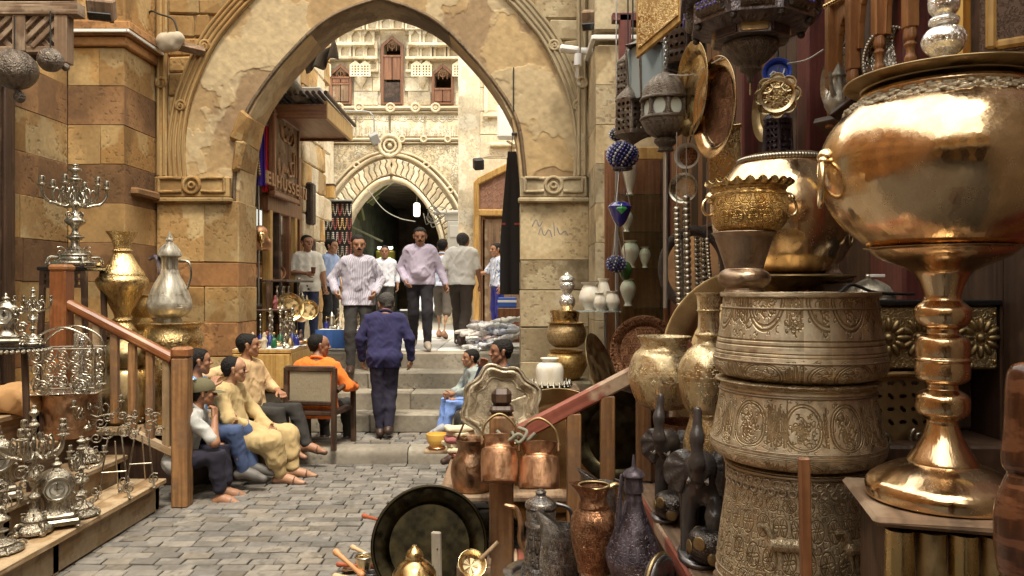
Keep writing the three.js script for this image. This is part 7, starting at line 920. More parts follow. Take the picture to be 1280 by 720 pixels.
  const ct = lean('fluted_tray', 'round copper-brown tray with beaded rim before the cabinet', at(806, 438, 5.3), .245, copperJug, -.3, .15, sc); part(ct, 'stand', cbox(.3, ct.position.y - .86, .2, .01), darkWood, [0, -(ct.position.y - .86) / 2, -.08]);
  const th = lean('thin_tray', 'thin brass tray standing on edge by the pier', at(747, 462, 6.2), .3, agedBrass, 1.15, .35); part(th, 'block', cbox(.2, th.position.y, .3, .01), oldWood, [0, -th.position.y / 2, -.1]);
  const bt = lean('great_brass_tray', 'great brass tray leaning behind the scalloped planter', at(948, 452, 4.75), .6, brassSatin, -.15, .25); part(bt, 'block', cbox(.4, bt.position.y - .86, .3, .01), oldWood, [0, -(bt.position.y - .86) / 2, -.12]);
}
// pots on the platform
{
  const pb = pot('banded_bucket', 'copper bucket with raised hoops under the round brass pot', 'bucket', 832, 606, 4.3, [[30, 606], [34, 585], [34.5, 565, 1], [37, 563], [34.5, 561, 1], [35, 540, 1], [37.5, 538], [35, 536, 1], [36, 518], [37, 510]], copperJug, { y: .865, open: .3 }); pb.position.x = 1.0; pb.position.y = .66; 
  pot('round_brass_pot', 'wide round brass pot with rolled rim on the hooped bucket', 'pot', 826, 510, 4.25, [[22, 510], [35, 500], [44, 475], [44, 462], [38, 444], [30, 436], [28, 430, 1], [31, 424], [34, 420]], brassSoft, { open: .3 }).position.x = (830 - 640) / F * 4.25;
  pot('brass_ewer', 'brass water jar with tall ringed neck behind the elephants', 'jar', 886, 522, 3.75, [[18, 522], [30, 508], [37, 480], [36, 455], [26, 438], [16, 430, 1], [14, 424], [18, 418, 1], [14, 414], [13, 392], [16, 388, 1], [14, 386], [15, 370, 1], [18, 366]], brassSoft, { open: .2 });
  pot('squat_brass_pot', 'squat brass pot supporting the ringed-neck jar', 'pot', 889, 600, 3.75, [[26, 600], [33, 585], [34, 560], [26, 530, 1], [24, 522]], brassPaleEng, { y: EYE - M_(232, 3.75) }); const bx = thing('brass_box_stand', 'dark box carrying the squat brass pot', 'box', [(889 - 640) / F * 3.75, .65, -3.75]); part(bx, 'case', cbox(.3, EYE - M_(232, 3.75) - .652, .3, .01), darkWood, [0, (EYE - M_(232, 3.75) - .65) / 2, 0]);
  // three stacked engraved cauldrons
  const TB = thing('stall_table', 'plank table carrying the stacked cauldrons and the brass stand', 'table'); part(TB, 'top', cbox(1.02, .04, .85, .008), oldWood, [1.22, .835, -2.27]); for (const [x, z] of [[.78, -2.6], [1.65, -2.6], [.78, -1.9], [1.65, -1.9]]) part(TB, 'leg', cbox(.07, .81, .07, .006), darkWood, [x, .405, z]); 
  const d = 2.55, cx = 996, k3 = pot('engraved_cauldron', 'tall tapered cauldron with pierced band at the bottom of the stack', 'cauldron', cx, 733, d, [[92, 733], [97, 720], [96, 690], [88, 630], [84, 600, 1], [86, 596], [84, 584], [86, 580, 1], [82, 577]], potArab, { y: .857, tile: .22 }), Y0 = k3.position.y;
  const hs = []; for (let i = 0; i < 46; i++) { const a = i / 46 * 6.283; for (const j of [0, 1]) hs.push(T(new THREE.TorusGeometry(.011, .0035, 5, 10), [Math.sin(a + j * .068) * M_(85, d), M_(733 - 600 + j * 9, d), Math.cos(a + j * .068) * M_(85, d)], [0, a + j * .068, 0])); } part(k3, 'pierced_band', join(hs), potPlain); part(k3, 'raised_ribs', join([ringBand(M_(96, d), M_(25, d), .006), ringBand(M_(97, d), M_(14, d), .005), ringBand(M_(86, d), M_(151, d), .005)]), potPlain);
  const an = []; for (const a0 of [-.42, .5, 1.5]) { const f = (x, y, z) => { const r = M_(93.5, d) + z, a = a0 + x / r; return [Math.sin(a) * r, y, Math.cos(a) * r]; }, y = M_(75, d); an.push(taperTube([f(-.05, y, 0), f(.04, y + .005, 0)], .022, .02, 8, 8), taperTube([f(-.05, y + .01, 0), f(-.075, y + .05, 0), f(-.095, y + .05, 0)], .012, .008, 8, 6)); for (const q of [-.05, -.03, .025, .045]) an.push(rod(f(q, y - .01, 0), f(q + .004, y - .065, 0), .006)); } part(k3, 'animal_reliefs', join(an), potArab);
  const k2 = pot('engraved_cauldron', 'wide engraved cauldron with round medallions, middle of the stack', 'cauldron', cx - 1, 578, d, [[78, 578], [97, 571], [104, 558], [101, 540], [94, 505], [91, 482, 1], [92, 476]], potMetal, { tile: .27 }); k2.position.y = Y0 + M_(156, d);
  const k1 = pot('engraved_cauldron', 'wide engraved cauldron with thick rim, topmost of the stack', 'cauldron', cx + 2, 476, d, [[78, 476], [96, 470], [103, 458], [100, 440], [94, 405], [91, 376, 1], [94, 374], [94, 369]], potMetal, { open: .55, tile: .27, t: .008 }); k1.position.y = Y0 + M_(156 + 102, d);
  for (const k of [k1, k2]) part(k, 'raised_ribs', join([ringBand(M_(92.5, d), M_(88, d), .0035, 60), ringBand(M_(103, d), M_(26, d), .003, 60)]), potPlain);
  const vs = pot('waisted_vase', 'bronze waisted vase standing in the topmost cauldron', 'vase', 930, 376, d, [[24, 376], [25, 366], [22, 360, 1], [31, 352], [31, 343], [23, 336, 1], [27, 322], [35, 298], [37, 290]], bronzeVase); vs.position.y = k1.position.y + M_(107 * .46, d) ; { const want = EYE - M_(376 - 360, d); const st = thing('hidden_block', 'wooden block inside the topmost cauldron under the waisted vase', 'block', [vs.position.x, vs.position.y, -d]); part(st, 'block', cbox(.1, want - vs.position.y, .1, .005), oldWood, [0, (want - vs.position.y) / 2, 0]); vs.position.y = want; }
  const pl = pot('scalloped_planter', 'engraved brass planter with ruffled rim on the waisted vase', 'planter', 936, 290, d, [[34, 290], [43, 281], [47, 265], [46, 247, 1], [47, 244], [44, 240], [46, 236]], brassEng, { open: .5 });
  const rf = sheet((u, v) => { const a = u * 6.2832, r = M_(45 + v * 7, d) + .006 * v * Math.sin(a * 22), y = M_(54 + v * 7, d) + .008 * v * Math.cos(a * 22); return [Math.sin(a) * r, y, Math.cos(a) * r]; }, 180, 3, .003); part(pl, 'ruffled_rim', rf, brass); for (const s of [-1, 1]) part(pl, 'lion_handle', join([ball([s * M_(48, d), M_(42, d), .01], .02, 10), ball([s * M_(51, d), M_(42, d), .022], .011, 8), T(new THREE.TorusGeometry(.028, .005, 6, 18), [s * M_(51, d), M_(30, d), .01], [0, .5, 0])]), brassPale);
  // second bowl on a pedestal behind
  const e = 3.1, bw = pot('brass_urn_bowl', 'polished round brass urn with ornate rim behind the planter', 'urn', 978, 345, e, [[42, 345], [60, 335], [80, 302], [86, 270], [80, 238], [62, 212], [52, 204, 1], [54, 200], [48, 196]], roseBrass, { open: .2 }); part(bw, 'ornate_rim', beads(Array.from({ length: 25 }, (_, i) => [Math.cos(i * .2618) * M_(53, e), M_(143, e), Math.sin(i * .2618) * M_(53, e)]), .011, 90), silver);
  const pd = pot('urn_pedestal', 'low brass pedestal dish carrying the polished urn', 'pedestal', 980, 390, e, [[50, 390], [46, 384], [22, 376], [20, 368], [34, 360], [74, 350], [78, 344]], agedBrass); const pbx = thing('display_box', 'dark draped box under the brass pedestal dish', 'box', [pd.position.x, .86, -e]); part(pbx, 'case', cbox(.4, pd.position.y - .862, .4, .01), darkWood, [0, (pd.position.y - .86) / 2, 0]);
}
// the great bowl on its stand ------------------------------------------
{
  const d = 2.0, cx = 1178, base = 622, st = pot('brass_stand', 'turned brass pedestal with bulbs and wide flared foot', 'pedestal', cx, base, d, [[88, 622, 1], [89, 612], [88, 606, 1], [82, 598], [60, 585], [40, 578, 1], [38, 572], [24, 548], [18, 530, 1], [19, 524], [29, 516], [31, 505], [29, 494], [18, 486, 1], [18, 480, 1], [29, 474], [31, 464], [30, 452, 1], [32, 449], [30, 446, 1], [31, 432], [28, 422], [18, 417, 1], [18, 411, 1], [27, 406], [32, 396], [31, 385], [22, 376, 1], [21, 368], [30, 345], [42, 335], [72, 322], [84, 312, 1], [86, 309]], roseBrass, { seg: 72 });
  const bw = pot('great_brass_bowl', 'huge polished rose-brass bowl with ornate shoulder on the pedestal', 'bowl', cx + 2, 314, d, [[70, 314], [90, 305], [118, 280], [138, 248], [147, 212], [144, 185], [132, 158], [112, 135], [98, 124, 1], [99, 120], [97, 116]], roseBrass, { open: .2, seg: 96 }), q = (v) => M_(v, d);
  part(bw, 'ornate_shoulder', join(Array.from({ length: 330 }, (_, i) => { const a = i / 330 * 6.283, j = i % 3, r = q([104, 109, 114][j] + 1.5 * Math.sin(i * 1.9)); return T(new THREE.SphereGeometry(1, 7, 5), [Math.cos(a) * r, q([186, 181.5, 176.5][j] + 2 * Math.sin(i * 2.7)), Math.sin(a) * r], [0, -a, i * .7], [.006, .005 + .004 * hash(i, 1, 1), .009 + .006 * hash(i, 2, 2)]); })), champagne);
  part(bw, 'lid', lathe([[.0005, q(200)], [q(70), q(201)], [q(92), q(203)], [q(96), q(206), 1], [q(116), q(211), 1], [q(116), q(214), 1], [q(90), q(210)], [.0005, q(212)]], 72), agedBrass);
  for (const s of [-1, 1]) part(bw, 'lion_handle', join([ball([s * q(145), q(118), -.01], .024, 12), ball([s * q(152), q(112), .004], .013, 8), T(new THREE.TorusGeometry(.045, .0065, 8, 24), [s * q(152), q(84), -.01], [.1, 1.25, 0], [1, 1.25, 1])]), brassPale);
  const cs = thing('silver_candlestick', 'engraved bright silver candlestick standing on the great bowl', 'candlestick', [bw.position.x, bw.position.y + q(214) , -d]); part(cs, 'body', lathe([[.0005, 0], [q(38), 0, 1], [q(36), q(5)], [q(22), q(15)], [q(14), q(24)], [q(13), q(30), 1], [q(22), q(38)], [q(26), q(50)], [q(20), q(62)], [q(12), q(66), 1], [q(17), q(70)], [q(17), q(76)], [q(12), q(80), 1], [q(18), q(92)], [q(15), q(120)], [.0005, q(122)]], 44), silverBright);
  const tb = thing('mirror_plinth', 'brass-clad plinth with wooden top under the turned pedestal', 'plinth', [st.position.x, .86, -d + 0], -.25); const h = st.position.y - .86; part(tb, 'top_board', cbox(.42, .03, .42, .01, .004), oldWood, [0, h - .018, 0]); part(tb, 'case', cbox(.34, h - .036, .34, .01), darkWood, [0, (h - .036) / 2, 0]); for (let k = 0; k < 5; k++) part(tb, 'brass_panel', new THREE.CylinderGeometry(.034, .034, h - .05, 14), k % 2 ? agedBrass : brass, [-.14 + k * .07, (h - .036) / 2, .165]);
  // rosette chest, pierced fender, small lamp, silver domes
  const e = 2.75, X = (p) => (p - 640) / F * e, Y = (p) => EYE - (p - 360) / F * e, ch = thing('rosette_chest', 'brass-fronted chest with rows of raised rosettes', 'chest', [X(1168), Y(462), -e - .15]), w = M_(160, e), H = M_(80, e); part(ch, 'case', cbox(w, H, .3, .008), carve(agedBrass, embossTex, 8, 8, .006), [0, H / 2, 0]); part(ch, 'lid', cbox(w + .02, .02, .32, .004), blackGloss, [0, H + .01, 0]); part(ch, 'corner_rivets', join([-1, 1].flatMap((a) => [.03, H - .03].map((y) => ball([a * (w / 2 - .015), y, .152], .007, 8)))), brass);
  for (let k = 0; k < 4; k++) { const r = part(ch, 'rosette', join([ball([0, 0, 0], .018, 10), ...Array.from({ length: 12 }, (_, i) => T(new THREE.SphereGeometry(1, 8, 6), [Math.cos(i * .5236) * .05, Math.sin(i * .5236) * .05, 0], [0, 0, i * .5236], [.026, .012, .014]))]), agedBrass, [-w * .36 + k * w * .24, H * .5, .15]); }
  const fd = thing('pierced_fender', 'pierced brass fender with arabesque cut-outs below the rosette chest', 'fender', [X(1140), Y(548), -e + .02], .1), fh = Y(463) - Y(548), fw = M_(110, e), holes = []; for (let j = 0; j < 4; j++) for (let i = 0; i < 7; i++) { const x = -fw / 2 + (i + .5) * fw / 7, y = .04 + (j + .5) * (fh - .06) / 4; holes.push(Array.from({ length: 8 }, (_, k) => { const a = k * .785, r = .011 * (1 + .45 * Math.cos(a * 2 + (i + j) % 2 * 1.57)); return [x + Math.cos(a) * r, y + Math.sin(a) * r]; })); } part(fd, 'plate', prism([[-fw / 2, 0], [fw / 2, 0], [fw / 2, fh - .02], [-fw / 2, fh - .02]], .008, 0, holes), agedBrass); part(fd, 'top_roll', rod([-fw / 2, fh - .012, 0], [fw / 2, fh - .012, 0], .012), brass); for (const k of [-1, 0, 1]) part(fd, 'scroll_foot', tube(spiral(k * fw * .4, .01, .02, .035, 1.3, 1, 2), .007, 18, 5), silver); part(fd, 'back_box', cbox(fw * .96, fh - .04, .2, .006), darkWood, [0, fh / 2, -.13]);
  const fb = thing('chest_stand', 'dark low stand carrying the fender and rosette chest', 'stand', [X(1168), .86, -e - .12]); part(fb, 'case', cbox(w, Y(548) - .862, .5, .01), darkWood, [0, (Y(548) - .86) / 2, .0]); part(fb, 'case_upper', cbox(w, Y(463) - Y(548) - .004, .22, .01), darkWood, [0, (Y(548) + Y(463)) / 2 - .86, -.14]);
  const top = Y(462) + H + .021; const lp = thing('pierced_lamp', 'small brown bronze lamp vase with pierced ovals on the chest', 'lamp', [X(1066) + .02, top - .04, -e - .22]); lp.position.y = Y(353); part(lp, 'body', lathe(pf(e, 353, [[22, 353], [26, 348], [12, 340], [8, 330], [12, 322], [22, 305], [26, 285], [25, 278], [18, 272, 1], [12, 268]]), 28, .1), metal([.28, .2, .15], [.18, .12, .09], 210, roughB, embossTex, .006)); part(lp, 'pierced_ovals', join(Array.from({ length: 8 }, (_, i) => T(new THREE.TorusGeometry(.016, .004, 5, 14), [Math.sin(i * .785) * .07, M_(60, e), Math.cos(i * .785) * .07], [0, i * .785, 0], [1, 1.7, 1]))), agedBrass); const lb = thing('lamp_block', 'dark block carrying the small pierced lamp', 'block', [lp.position.x, .86, lp.position.z]); part(lb, 'case', cbox(.13, lp.position.y - .862, .16, .006), darkWood, [0, (lp.position.y - .86) / 2, 0]);
  const dm = thing('silver_dome', 'engraved silver dome cover with a paper tag on the chest', 'dome cover', [X(1104), top, -e - .1]); part(dm, 'dome', lathe([[M_(30, e), 0, 1], [M_(30, e), .015], [M_(22, e), .05], [M_(8, e), .075], [.0005, .08]], 32), silverEng); part(dm, 'tag', cbox(.05, .012, .03, .002), white, [.02, .088, .01]); part(dm, 'knob', ball([-.01, .085, 0], .012, 8), silver);
  const cb = thing('lamp_cable', 'black cable trailing between the lamp and the pedestal', 'cable'); part(cb, 'cable', tube([[X(1000), Y(378), -e + .05], [X(1030), Y(368), -e + .1], [X(1062), Y(356), -e + .02], [X(1090), top + .03, -e], [X(1140), top + .02, -e - .05], [X(1160), top + .02, -e - .1]], .006, 40, 6), black);
  // carved arcade with jugs and a platter
  const f = 3.35, AX = (p) => (p - 640) / F * f, AY = (p) => EYE - (p - 360) / F * f, A = thing('carved_arcade', 'carved wooden arcade shelf with scalloped arches and turned columns', 'arcade shelf'), pth = [[1042, 2.42], [1068, 2.5], [1100, 2.58], [1140, 2.68]];
  const cols = [[1040, 160, 3.7], [1066, 150, 3.5], [1099, 108, 3.3], [1138, 98, 3.1]]; const PT = (x, y, dd) => at(x, y, dd);
  cols.forEach(([x, yb, dd], k) => { const p = PT(x, yb, dd), h = M_(yb - (yb - 62), dd); part(A, 'column', lathe([[.0005, 0], [.03, 0, 1], [.028, .03], [.018, .04], [.024, .08], [.017, .1], [.018, h * .6], [.026, h * .68], [.018, h * .74], [.026, h * .82], [.024, h, 1], [.0005, h]], 16), arcadeWood, p); const n = cols[k + 1]; const a = PT(x, yb - 62, dd), top = AY(-40); part(A, 'pier_block', cbox(.055, top - a[1], .05, .006), arcadeWood, [a[0], (top + a[1]) / 2, a[2]]); if (n) { const b = PT(n[0], n[1] - 62, n[2]), L = Math.hypot(b[0] - a[0], b[2] - a[2]), ang = Math.atan2(-(b[2] - a[2]), b[0] - a[0]), y0 = Math.max(a[1], b[1]), sc2 = []; for (let i = 0; i <= 24; i++) { const t = i / 24, x2 = .04 + (L - .08) * t; sc2.push([x2, y0 + .1 + .16 * Math.pow(Math.sin(t * Math.PI), .7) + .012 * Math.cos(i * 3.14159 / 1.5)]); } part(A, 'scalloped_arch', prism([[0, top], [0, y0], [.035, y0], ...sc2, [L - .035, y0], [L, y0], [L, top]], .03, .003), arcadeWood, [a[0], 0, a[2] + .01], [0, ang, 0]); part(A, 'shelf', bar([PT(x, yb, dd)[0] - .03, p[1] - .02, p[2]], [PT(n[0], n[1], n[2])[0] + .05, PT(n[0], n[1], n[2])[1] - .02, PT(n[0], n[1], n[2])[2]], .3, .03).translate(.08, 0, -.1), darkWood); } });
  part(A, 'bead_cornice', beads([PT(1032, 8, 3.72), PT(1070, -12, 3.45)], .014, 12), brass);
  const jug = (label, p, s, m) => { const t = thing('silver_jug', label, 'jug', p, .8); part(t, 'body', lathe([[.0005, 0], [.04 * s, 0, 1], [.035 * s, .015 * s], [.07 * s, .07 * s], [.075 * s, .11 * s], [.04 * s, .19 * s], [.03 * s, .24 * s, 1], [.04 * s, .25 * s], [.02 * s, .29 * s], [.0005, .33 * s]], 24), m); part(t, 'handle', tube([[.03 * s, .23 * s, 0], [.1 * s, .22 * s, 0], [.075 * s, .1 * s, 0]], .008, 16, 6), m); part(t, 'spout', taperTube([[-.06 * s, .12 * s, 0], [-.1 * s, .17 * s, 0], [-.12 * s, .24 * s, 0]], .014, .008, 10, 6), m); };
  jug('tall silver jug behind the carved columns', PT(1048, 150, 3.65), .85, silverEng); jug('dark silver jug next to the tall one in the arcade', PT(1062, 158, 3.55), .6, pewter); 
  const pt = thing('silver_platter', 'ornate oval silver platter propped inside the arcade', 'platter', PT(1112, 118, 3.3), -.4); part(pt, 'dish', plateGeo(.13, .02, .015).rotateX(Math.PI / 2).scale(.8, 1.1, 1), silverEmb, [0, .14, 0], [-.2, 0, 0]); part(pt, 'beaded_rim', beads(Array.from({ length: 25 }, (_, i) => [Math.cos(i * .2618) * .105, .14 + Math.sin(i * .2618) * .143, .03]), .009, 60), silver);
  // gilt frame, foreground post and stake
  const gf = thing('gilt_frame', 'gilded picture frame with dark panel hung above the great bowl', 'picture frame', at(1302, -8, 2.35), -.62), gw = .46, gh = .44; for (const [x, y, w2, h2] of [[0, gh / 2, gw, .085], [0, -gh / 2, gw, .085], [-gw / 2, 0, .085, gh + .085], [gw / 2, 0, .085, gh + .085]]) part(gf, 'gilt_moulding', cbox(w2, h2, .05, .02), gilt, [x, y, w2 > h2 ? .003 : 0]); part(gf, 'inner_moulding', join([[0, .14, .24, .03], [0, -.14, .24, .03], [-.11, 0, .03, .3], [.11, 0, .03, .3]].map(([x, y, a, b]) => T(cbox(a, b, .04, .008), [x * 1.2, y, a > b ? .002 : 0]))), goldWood); part(gf, 'panel', cbox(.33, .33, .02, .003), carve(paint(.1, .05, .025, .5), reliefTex, 5, 5, .01)); part(gf, 'hanger', bar([0, .15, -.02], [.02, .6, -.2], .02), black);
  const fp = thing('turned_post', 'dark glossy turned wooden post in the foreground', 'post', [(1284 - 640) / F * 1.35, 0, -1.35]); part(fp, 'shaft', lathe([[.0005, 0], [.045, 0, 1], [.045, 1.2], [.04, 1.32], [.046, 1.345, 1], [.052, 1.4], [.05, 1.46], [.038, 1.5], [.03, 1.52, 1], [.04, 1.54], [.036, 1.6], [.03, 1.7], [.0005, 1.72]], 28, .3), std({ map: darkWood.map, color: lin(1.5, 1.05, .8), roughness: .22 }));
  const sk = thing('wooden_stake', 'thin reddish wooden stake in front of the bottom cauldron', 'stake', [(1011 - 640) / F * 2.1, .0, -2.1]); part(sk, 'stick', cbox(.03, EYE - M_(212, 2.1), .022, .004), brownWood, [0, (EYE - M_(212, 2.1)) / 2, 0], [0, 0, .02]);
}
// ewers on the lower treads ---------------------------------------------
{
  const tray = thing('pewter_tray', 'round pewter tray under the tall coffee pot on the lowest tread', 'tray', [(674 - 640) / F * 4.2, .252, -4.2]); part(tray, 'dish', plateGeo(.2, .012, .02), pewter);
  const d = 4.2, cp = pot('coffee_pot', 'tall embossed pewter coffee pot with domed lid and swan spout', 'coffee pot', 676, 715, d, [[25, 715], [24, 705], [20, 700, 1], [21, 690], [18, 655, 1], [20, 650], [18, 646, 1], [19, 635], [17, 630, 1], [20, 628], [18, 622], [8, 616], [6, 613, 1], [7, 610], [3, 607]], copperJug, { y: .26 }), q = (x, y, z = 0) => [M_(x, d), M_(715 - y, d), z]; cp.children[0].material = pewterEng; part(cp, 'spout', taperTube([q(-16, 685), q(-24, 672), q(-26, 645), q(-32, 630), q(-44, 627)], .025, .01, 24, 8), copperDull); part(cp, 'handle', tube([q(18, 625), q(36, 632), q(38, 655), q(26, 685)], .012, 20, 6), pewter);
  const beak = (t, d2, base, list, m, w, yTop, lift) => { const pr = pf(d2, base, list), g = lathe(foot0(hollow(pr, .004, .5)), 44, .15), p = g.attributes.position, H = pr[pr.length - 1][1]; for (let i = 0; i < p.count; i++) { const x = p.getX(i), y = p.getY(i), k = Math.max(0, (y - H * .72) / (H * .28)); if (k > 0) { const c = Math.max(0, -x / w); p.setX(i, x * (1 + k * k * .55 * c)); p.setY(i, y + lift * k * k * (c - .35)); } } g.computeVertexNormals(); part(t, 'body', g, m); };
  const j1 = thing('pewter_jug', 'dark pewter beaked jug with scrollwork beside the coffee pot', 'jug', [(699 - 640) / F * 4.0, .252, -4.0], .15); beak(j1, 4.0, 740, [[26, 740], [27, 732], [25, 725, 1], [25, 700], [22, 670], [20, 656], [19, 650]], pewterEng, .08, 0, .09); part(j1, 'handle', tube([[.08, .36, 0], [.17, .33, 0], [.18, .2, 0], [.1, .1, 0]], .011, 20, 6), pewter);
  const j2 = thing('copper_jug', 'engraved copper jug with pinched lip and looped handle', 'jug', [(741 - 640) / F * 3.8, .452, -3.75], .25); beak(j2, 3.8, 724, [[20, 724], [21, 715], [27, 690], [29, 670], [27, 655], [18, 645, 1], [19, 642], [16, 636], [16, 630], [19, 620], [20, 617]], copperJug, .07, 0, .02); part(j2, 'rim', ringBand(.075, M_(106, 3.8), .006, 30), agedBrass); part(j2, 'handle', taperTube([[.06, .4, 0], [.12, .42, 0], [.165, .33, 0], [.13, .2, 0], [.105, .16, 0]], .014, .011, 24, 8), agedBrass);
  const j3 = pot('plum_ewer', 'tall dark purple ewer with pointed lid and slender engraved neck', 'ewer', 792, 722, 3.6, [[24, 722], [28, 712], [34, 695], [34, 682], [24, 655], [14, 630], [10, 612], [10, 608, 1], [12, 606], [11, 590, 1], [14, 587], [10, 581], [3, 577], [2, 570], [1, 562]], plum, { y: .452 }), p3 = (x, y) => [M_(x, 3.6), M_(722 - y, 3.6), .03]; part(j3, 'spout', taperTube([p3(-10, 690), p3(-20, 660), p3(-18, 610), p3(-16, 585)], .024, .008, 22, 8), plum);
  const j4 = thing('open_pitcher', 'dark open pitcher with wide dipped lip behind the copper jug', 'pitcher', [(750 - 640) / F * 4.35, .452, -4.35], .1); beak(j4, 4.35, 666, [[16, 666], [18, 655], [20, 630], [18, 605], [19, 598]], pewterEng, .08, 0, .08); part(j4, 'handle', tube([[.08, .3, 0], [.14, .27, 0], [.08, .12, 0]], .01, 16, 6), pewter);
  const fd = thing('flat_flask', 'round grey flask standing on edge at the stair edge', 'flask', [(826 - 640) / F * 3.25, .452, -3.3], .9); fd.position.x = .64; part(fd, 'body', lathe([[.0005, -.03], [.1, -.028], [.12, 0], [.1, .028], [.0005, .03]], 36).rotateX(Math.PI / 2), pewter, [0, .12, 0]); part(fd, 'rim', new THREE.TorusGeometry(.118, .012, 8, 36), agedBrass, [0, .12, 0]);
  // elephants
  const eleph = (label, p, turn, s) => {
    const E = thing('elephant_statue', label, 'statue', p, turn), v = (a) => a.map((k) => k * s), b = (a, e, ra, rb) => [v(a), v(e), ra * s, (rb ?? ra) * s], dk = std({ color: lin(.05, .042, .04), roughness: .24, bumpMap: embossTex, bumpScale: .004 });
    part(E, 'body', skin([b([0, .36, -.14], [0, .36, .04], .1, .095), b([0, .33, -.06], [0, .33, .0], .1), b([0, .43, .1], [0, .45, .13], .07, .06), b([0, .4, .05], [0, .45, .12], .08), b([-.065, .3, -.18], [-.07, .03, -.18], .05, .036), b([.065, .3, -.18], [.07, .03, -.18], .05, .036), b([-.06, .3, .05], [-.07, .03, .06], .045, .034), b([.06, .3, .06], [.07, .22, .16], .045, .038), b([.07, .22, .16], [.07, .16, .17], .038, .034), b([0, .46, .17], [0, .44, .22], .045, .038), b([0, .44, .22], [0, .5, .27], .036, .03), b([0, .5, .27], [0, .62, .27], .03, .026), b([0, .62, .27], [0, .74, .24], .026, .02), b([0, .36, -.24], [0, .22, -.27], .012, .008), b([0, .4, .18], [0, .37, .2], .02, .015)], .0085, .035), dk);
    for (const k of [-1, 1]) { const ear = sheet((u, q) => { const a = -1.2 + u * 2.7, r = .02 + q * (.082 + .025 * Math.sin(u * 3.1)); return [k * (.05 + r * Math.cos(a) * 1.05) * s, (.45 + r * Math.sin(a) * 1.1 - .04 * q) * s, (.13 - .03 * q + .007 * Math.sin(u * 26) * q) * s]; }, 36, 10, .008 * s); part(E, 'ear', ear, dk); part(E, 'tusk', taperTube([v([k * .035, .42, .2]), v([k * .045, .4, .25]), v([k * .04, .42, .29])], .011 * s, .004 * s, 10, 6), std({ color: lin(.25, .22, .2), roughness: .3 })); part(E, 'eye', ball(v([k * .045, .46, .185]), .008 * s, 8), brass); }
    const bl = part(E, 'ball', lathe([[.0005, 0], [.06 * s, .004, 1], [.1 * s, .04 * s], [.108 * s, .08 * s], [.096 * s, .13 * s], [.06 * s, .155 * s], [.0005, .158 * s]], 28).translate(.05 * s, .012, .18 * s), bronze); part(bl, 'brass_patches', join(Array.from({ length: 9 }, (_, i) => { const a = i * 1.4 + .3, y = [.05, .11, .08][i % 3] * s, r = .103 * s; return T(new THREE.SphereGeometry(1, 10, 8), [.05 * s + Math.sin(a) * r, y + .012, .18 * s + Math.cos(a) * r], [0, a, 0], [.034 * s, .034 * s, .007 * s]); })), agedBrass);
    part(E, 'base', lathe([[.0005, -.012], [.16 * s, -.012, 1], [.165 * s, .006], [.15 * s, .018, 1], [.0005, .02]], 32).scale(.75, 1, 1.45), pewter); const tp = part(E, 'saddle_disc', T(new THREE.CylinderGeometry(.05 * s, .05 * s, .012, 22), v([-.1, .33, -.04]), [0, 0, 1.57]), agedBrass); return E;
  };
  eleph('black elephant statue with raised trunk and forefoot on a patched ball', [.86, .665, -3.42], -.35, .9); eleph('black elephant statue farther up the stair edge, trunk raised', [.86, .665, -4.02], -.55, .86);
}
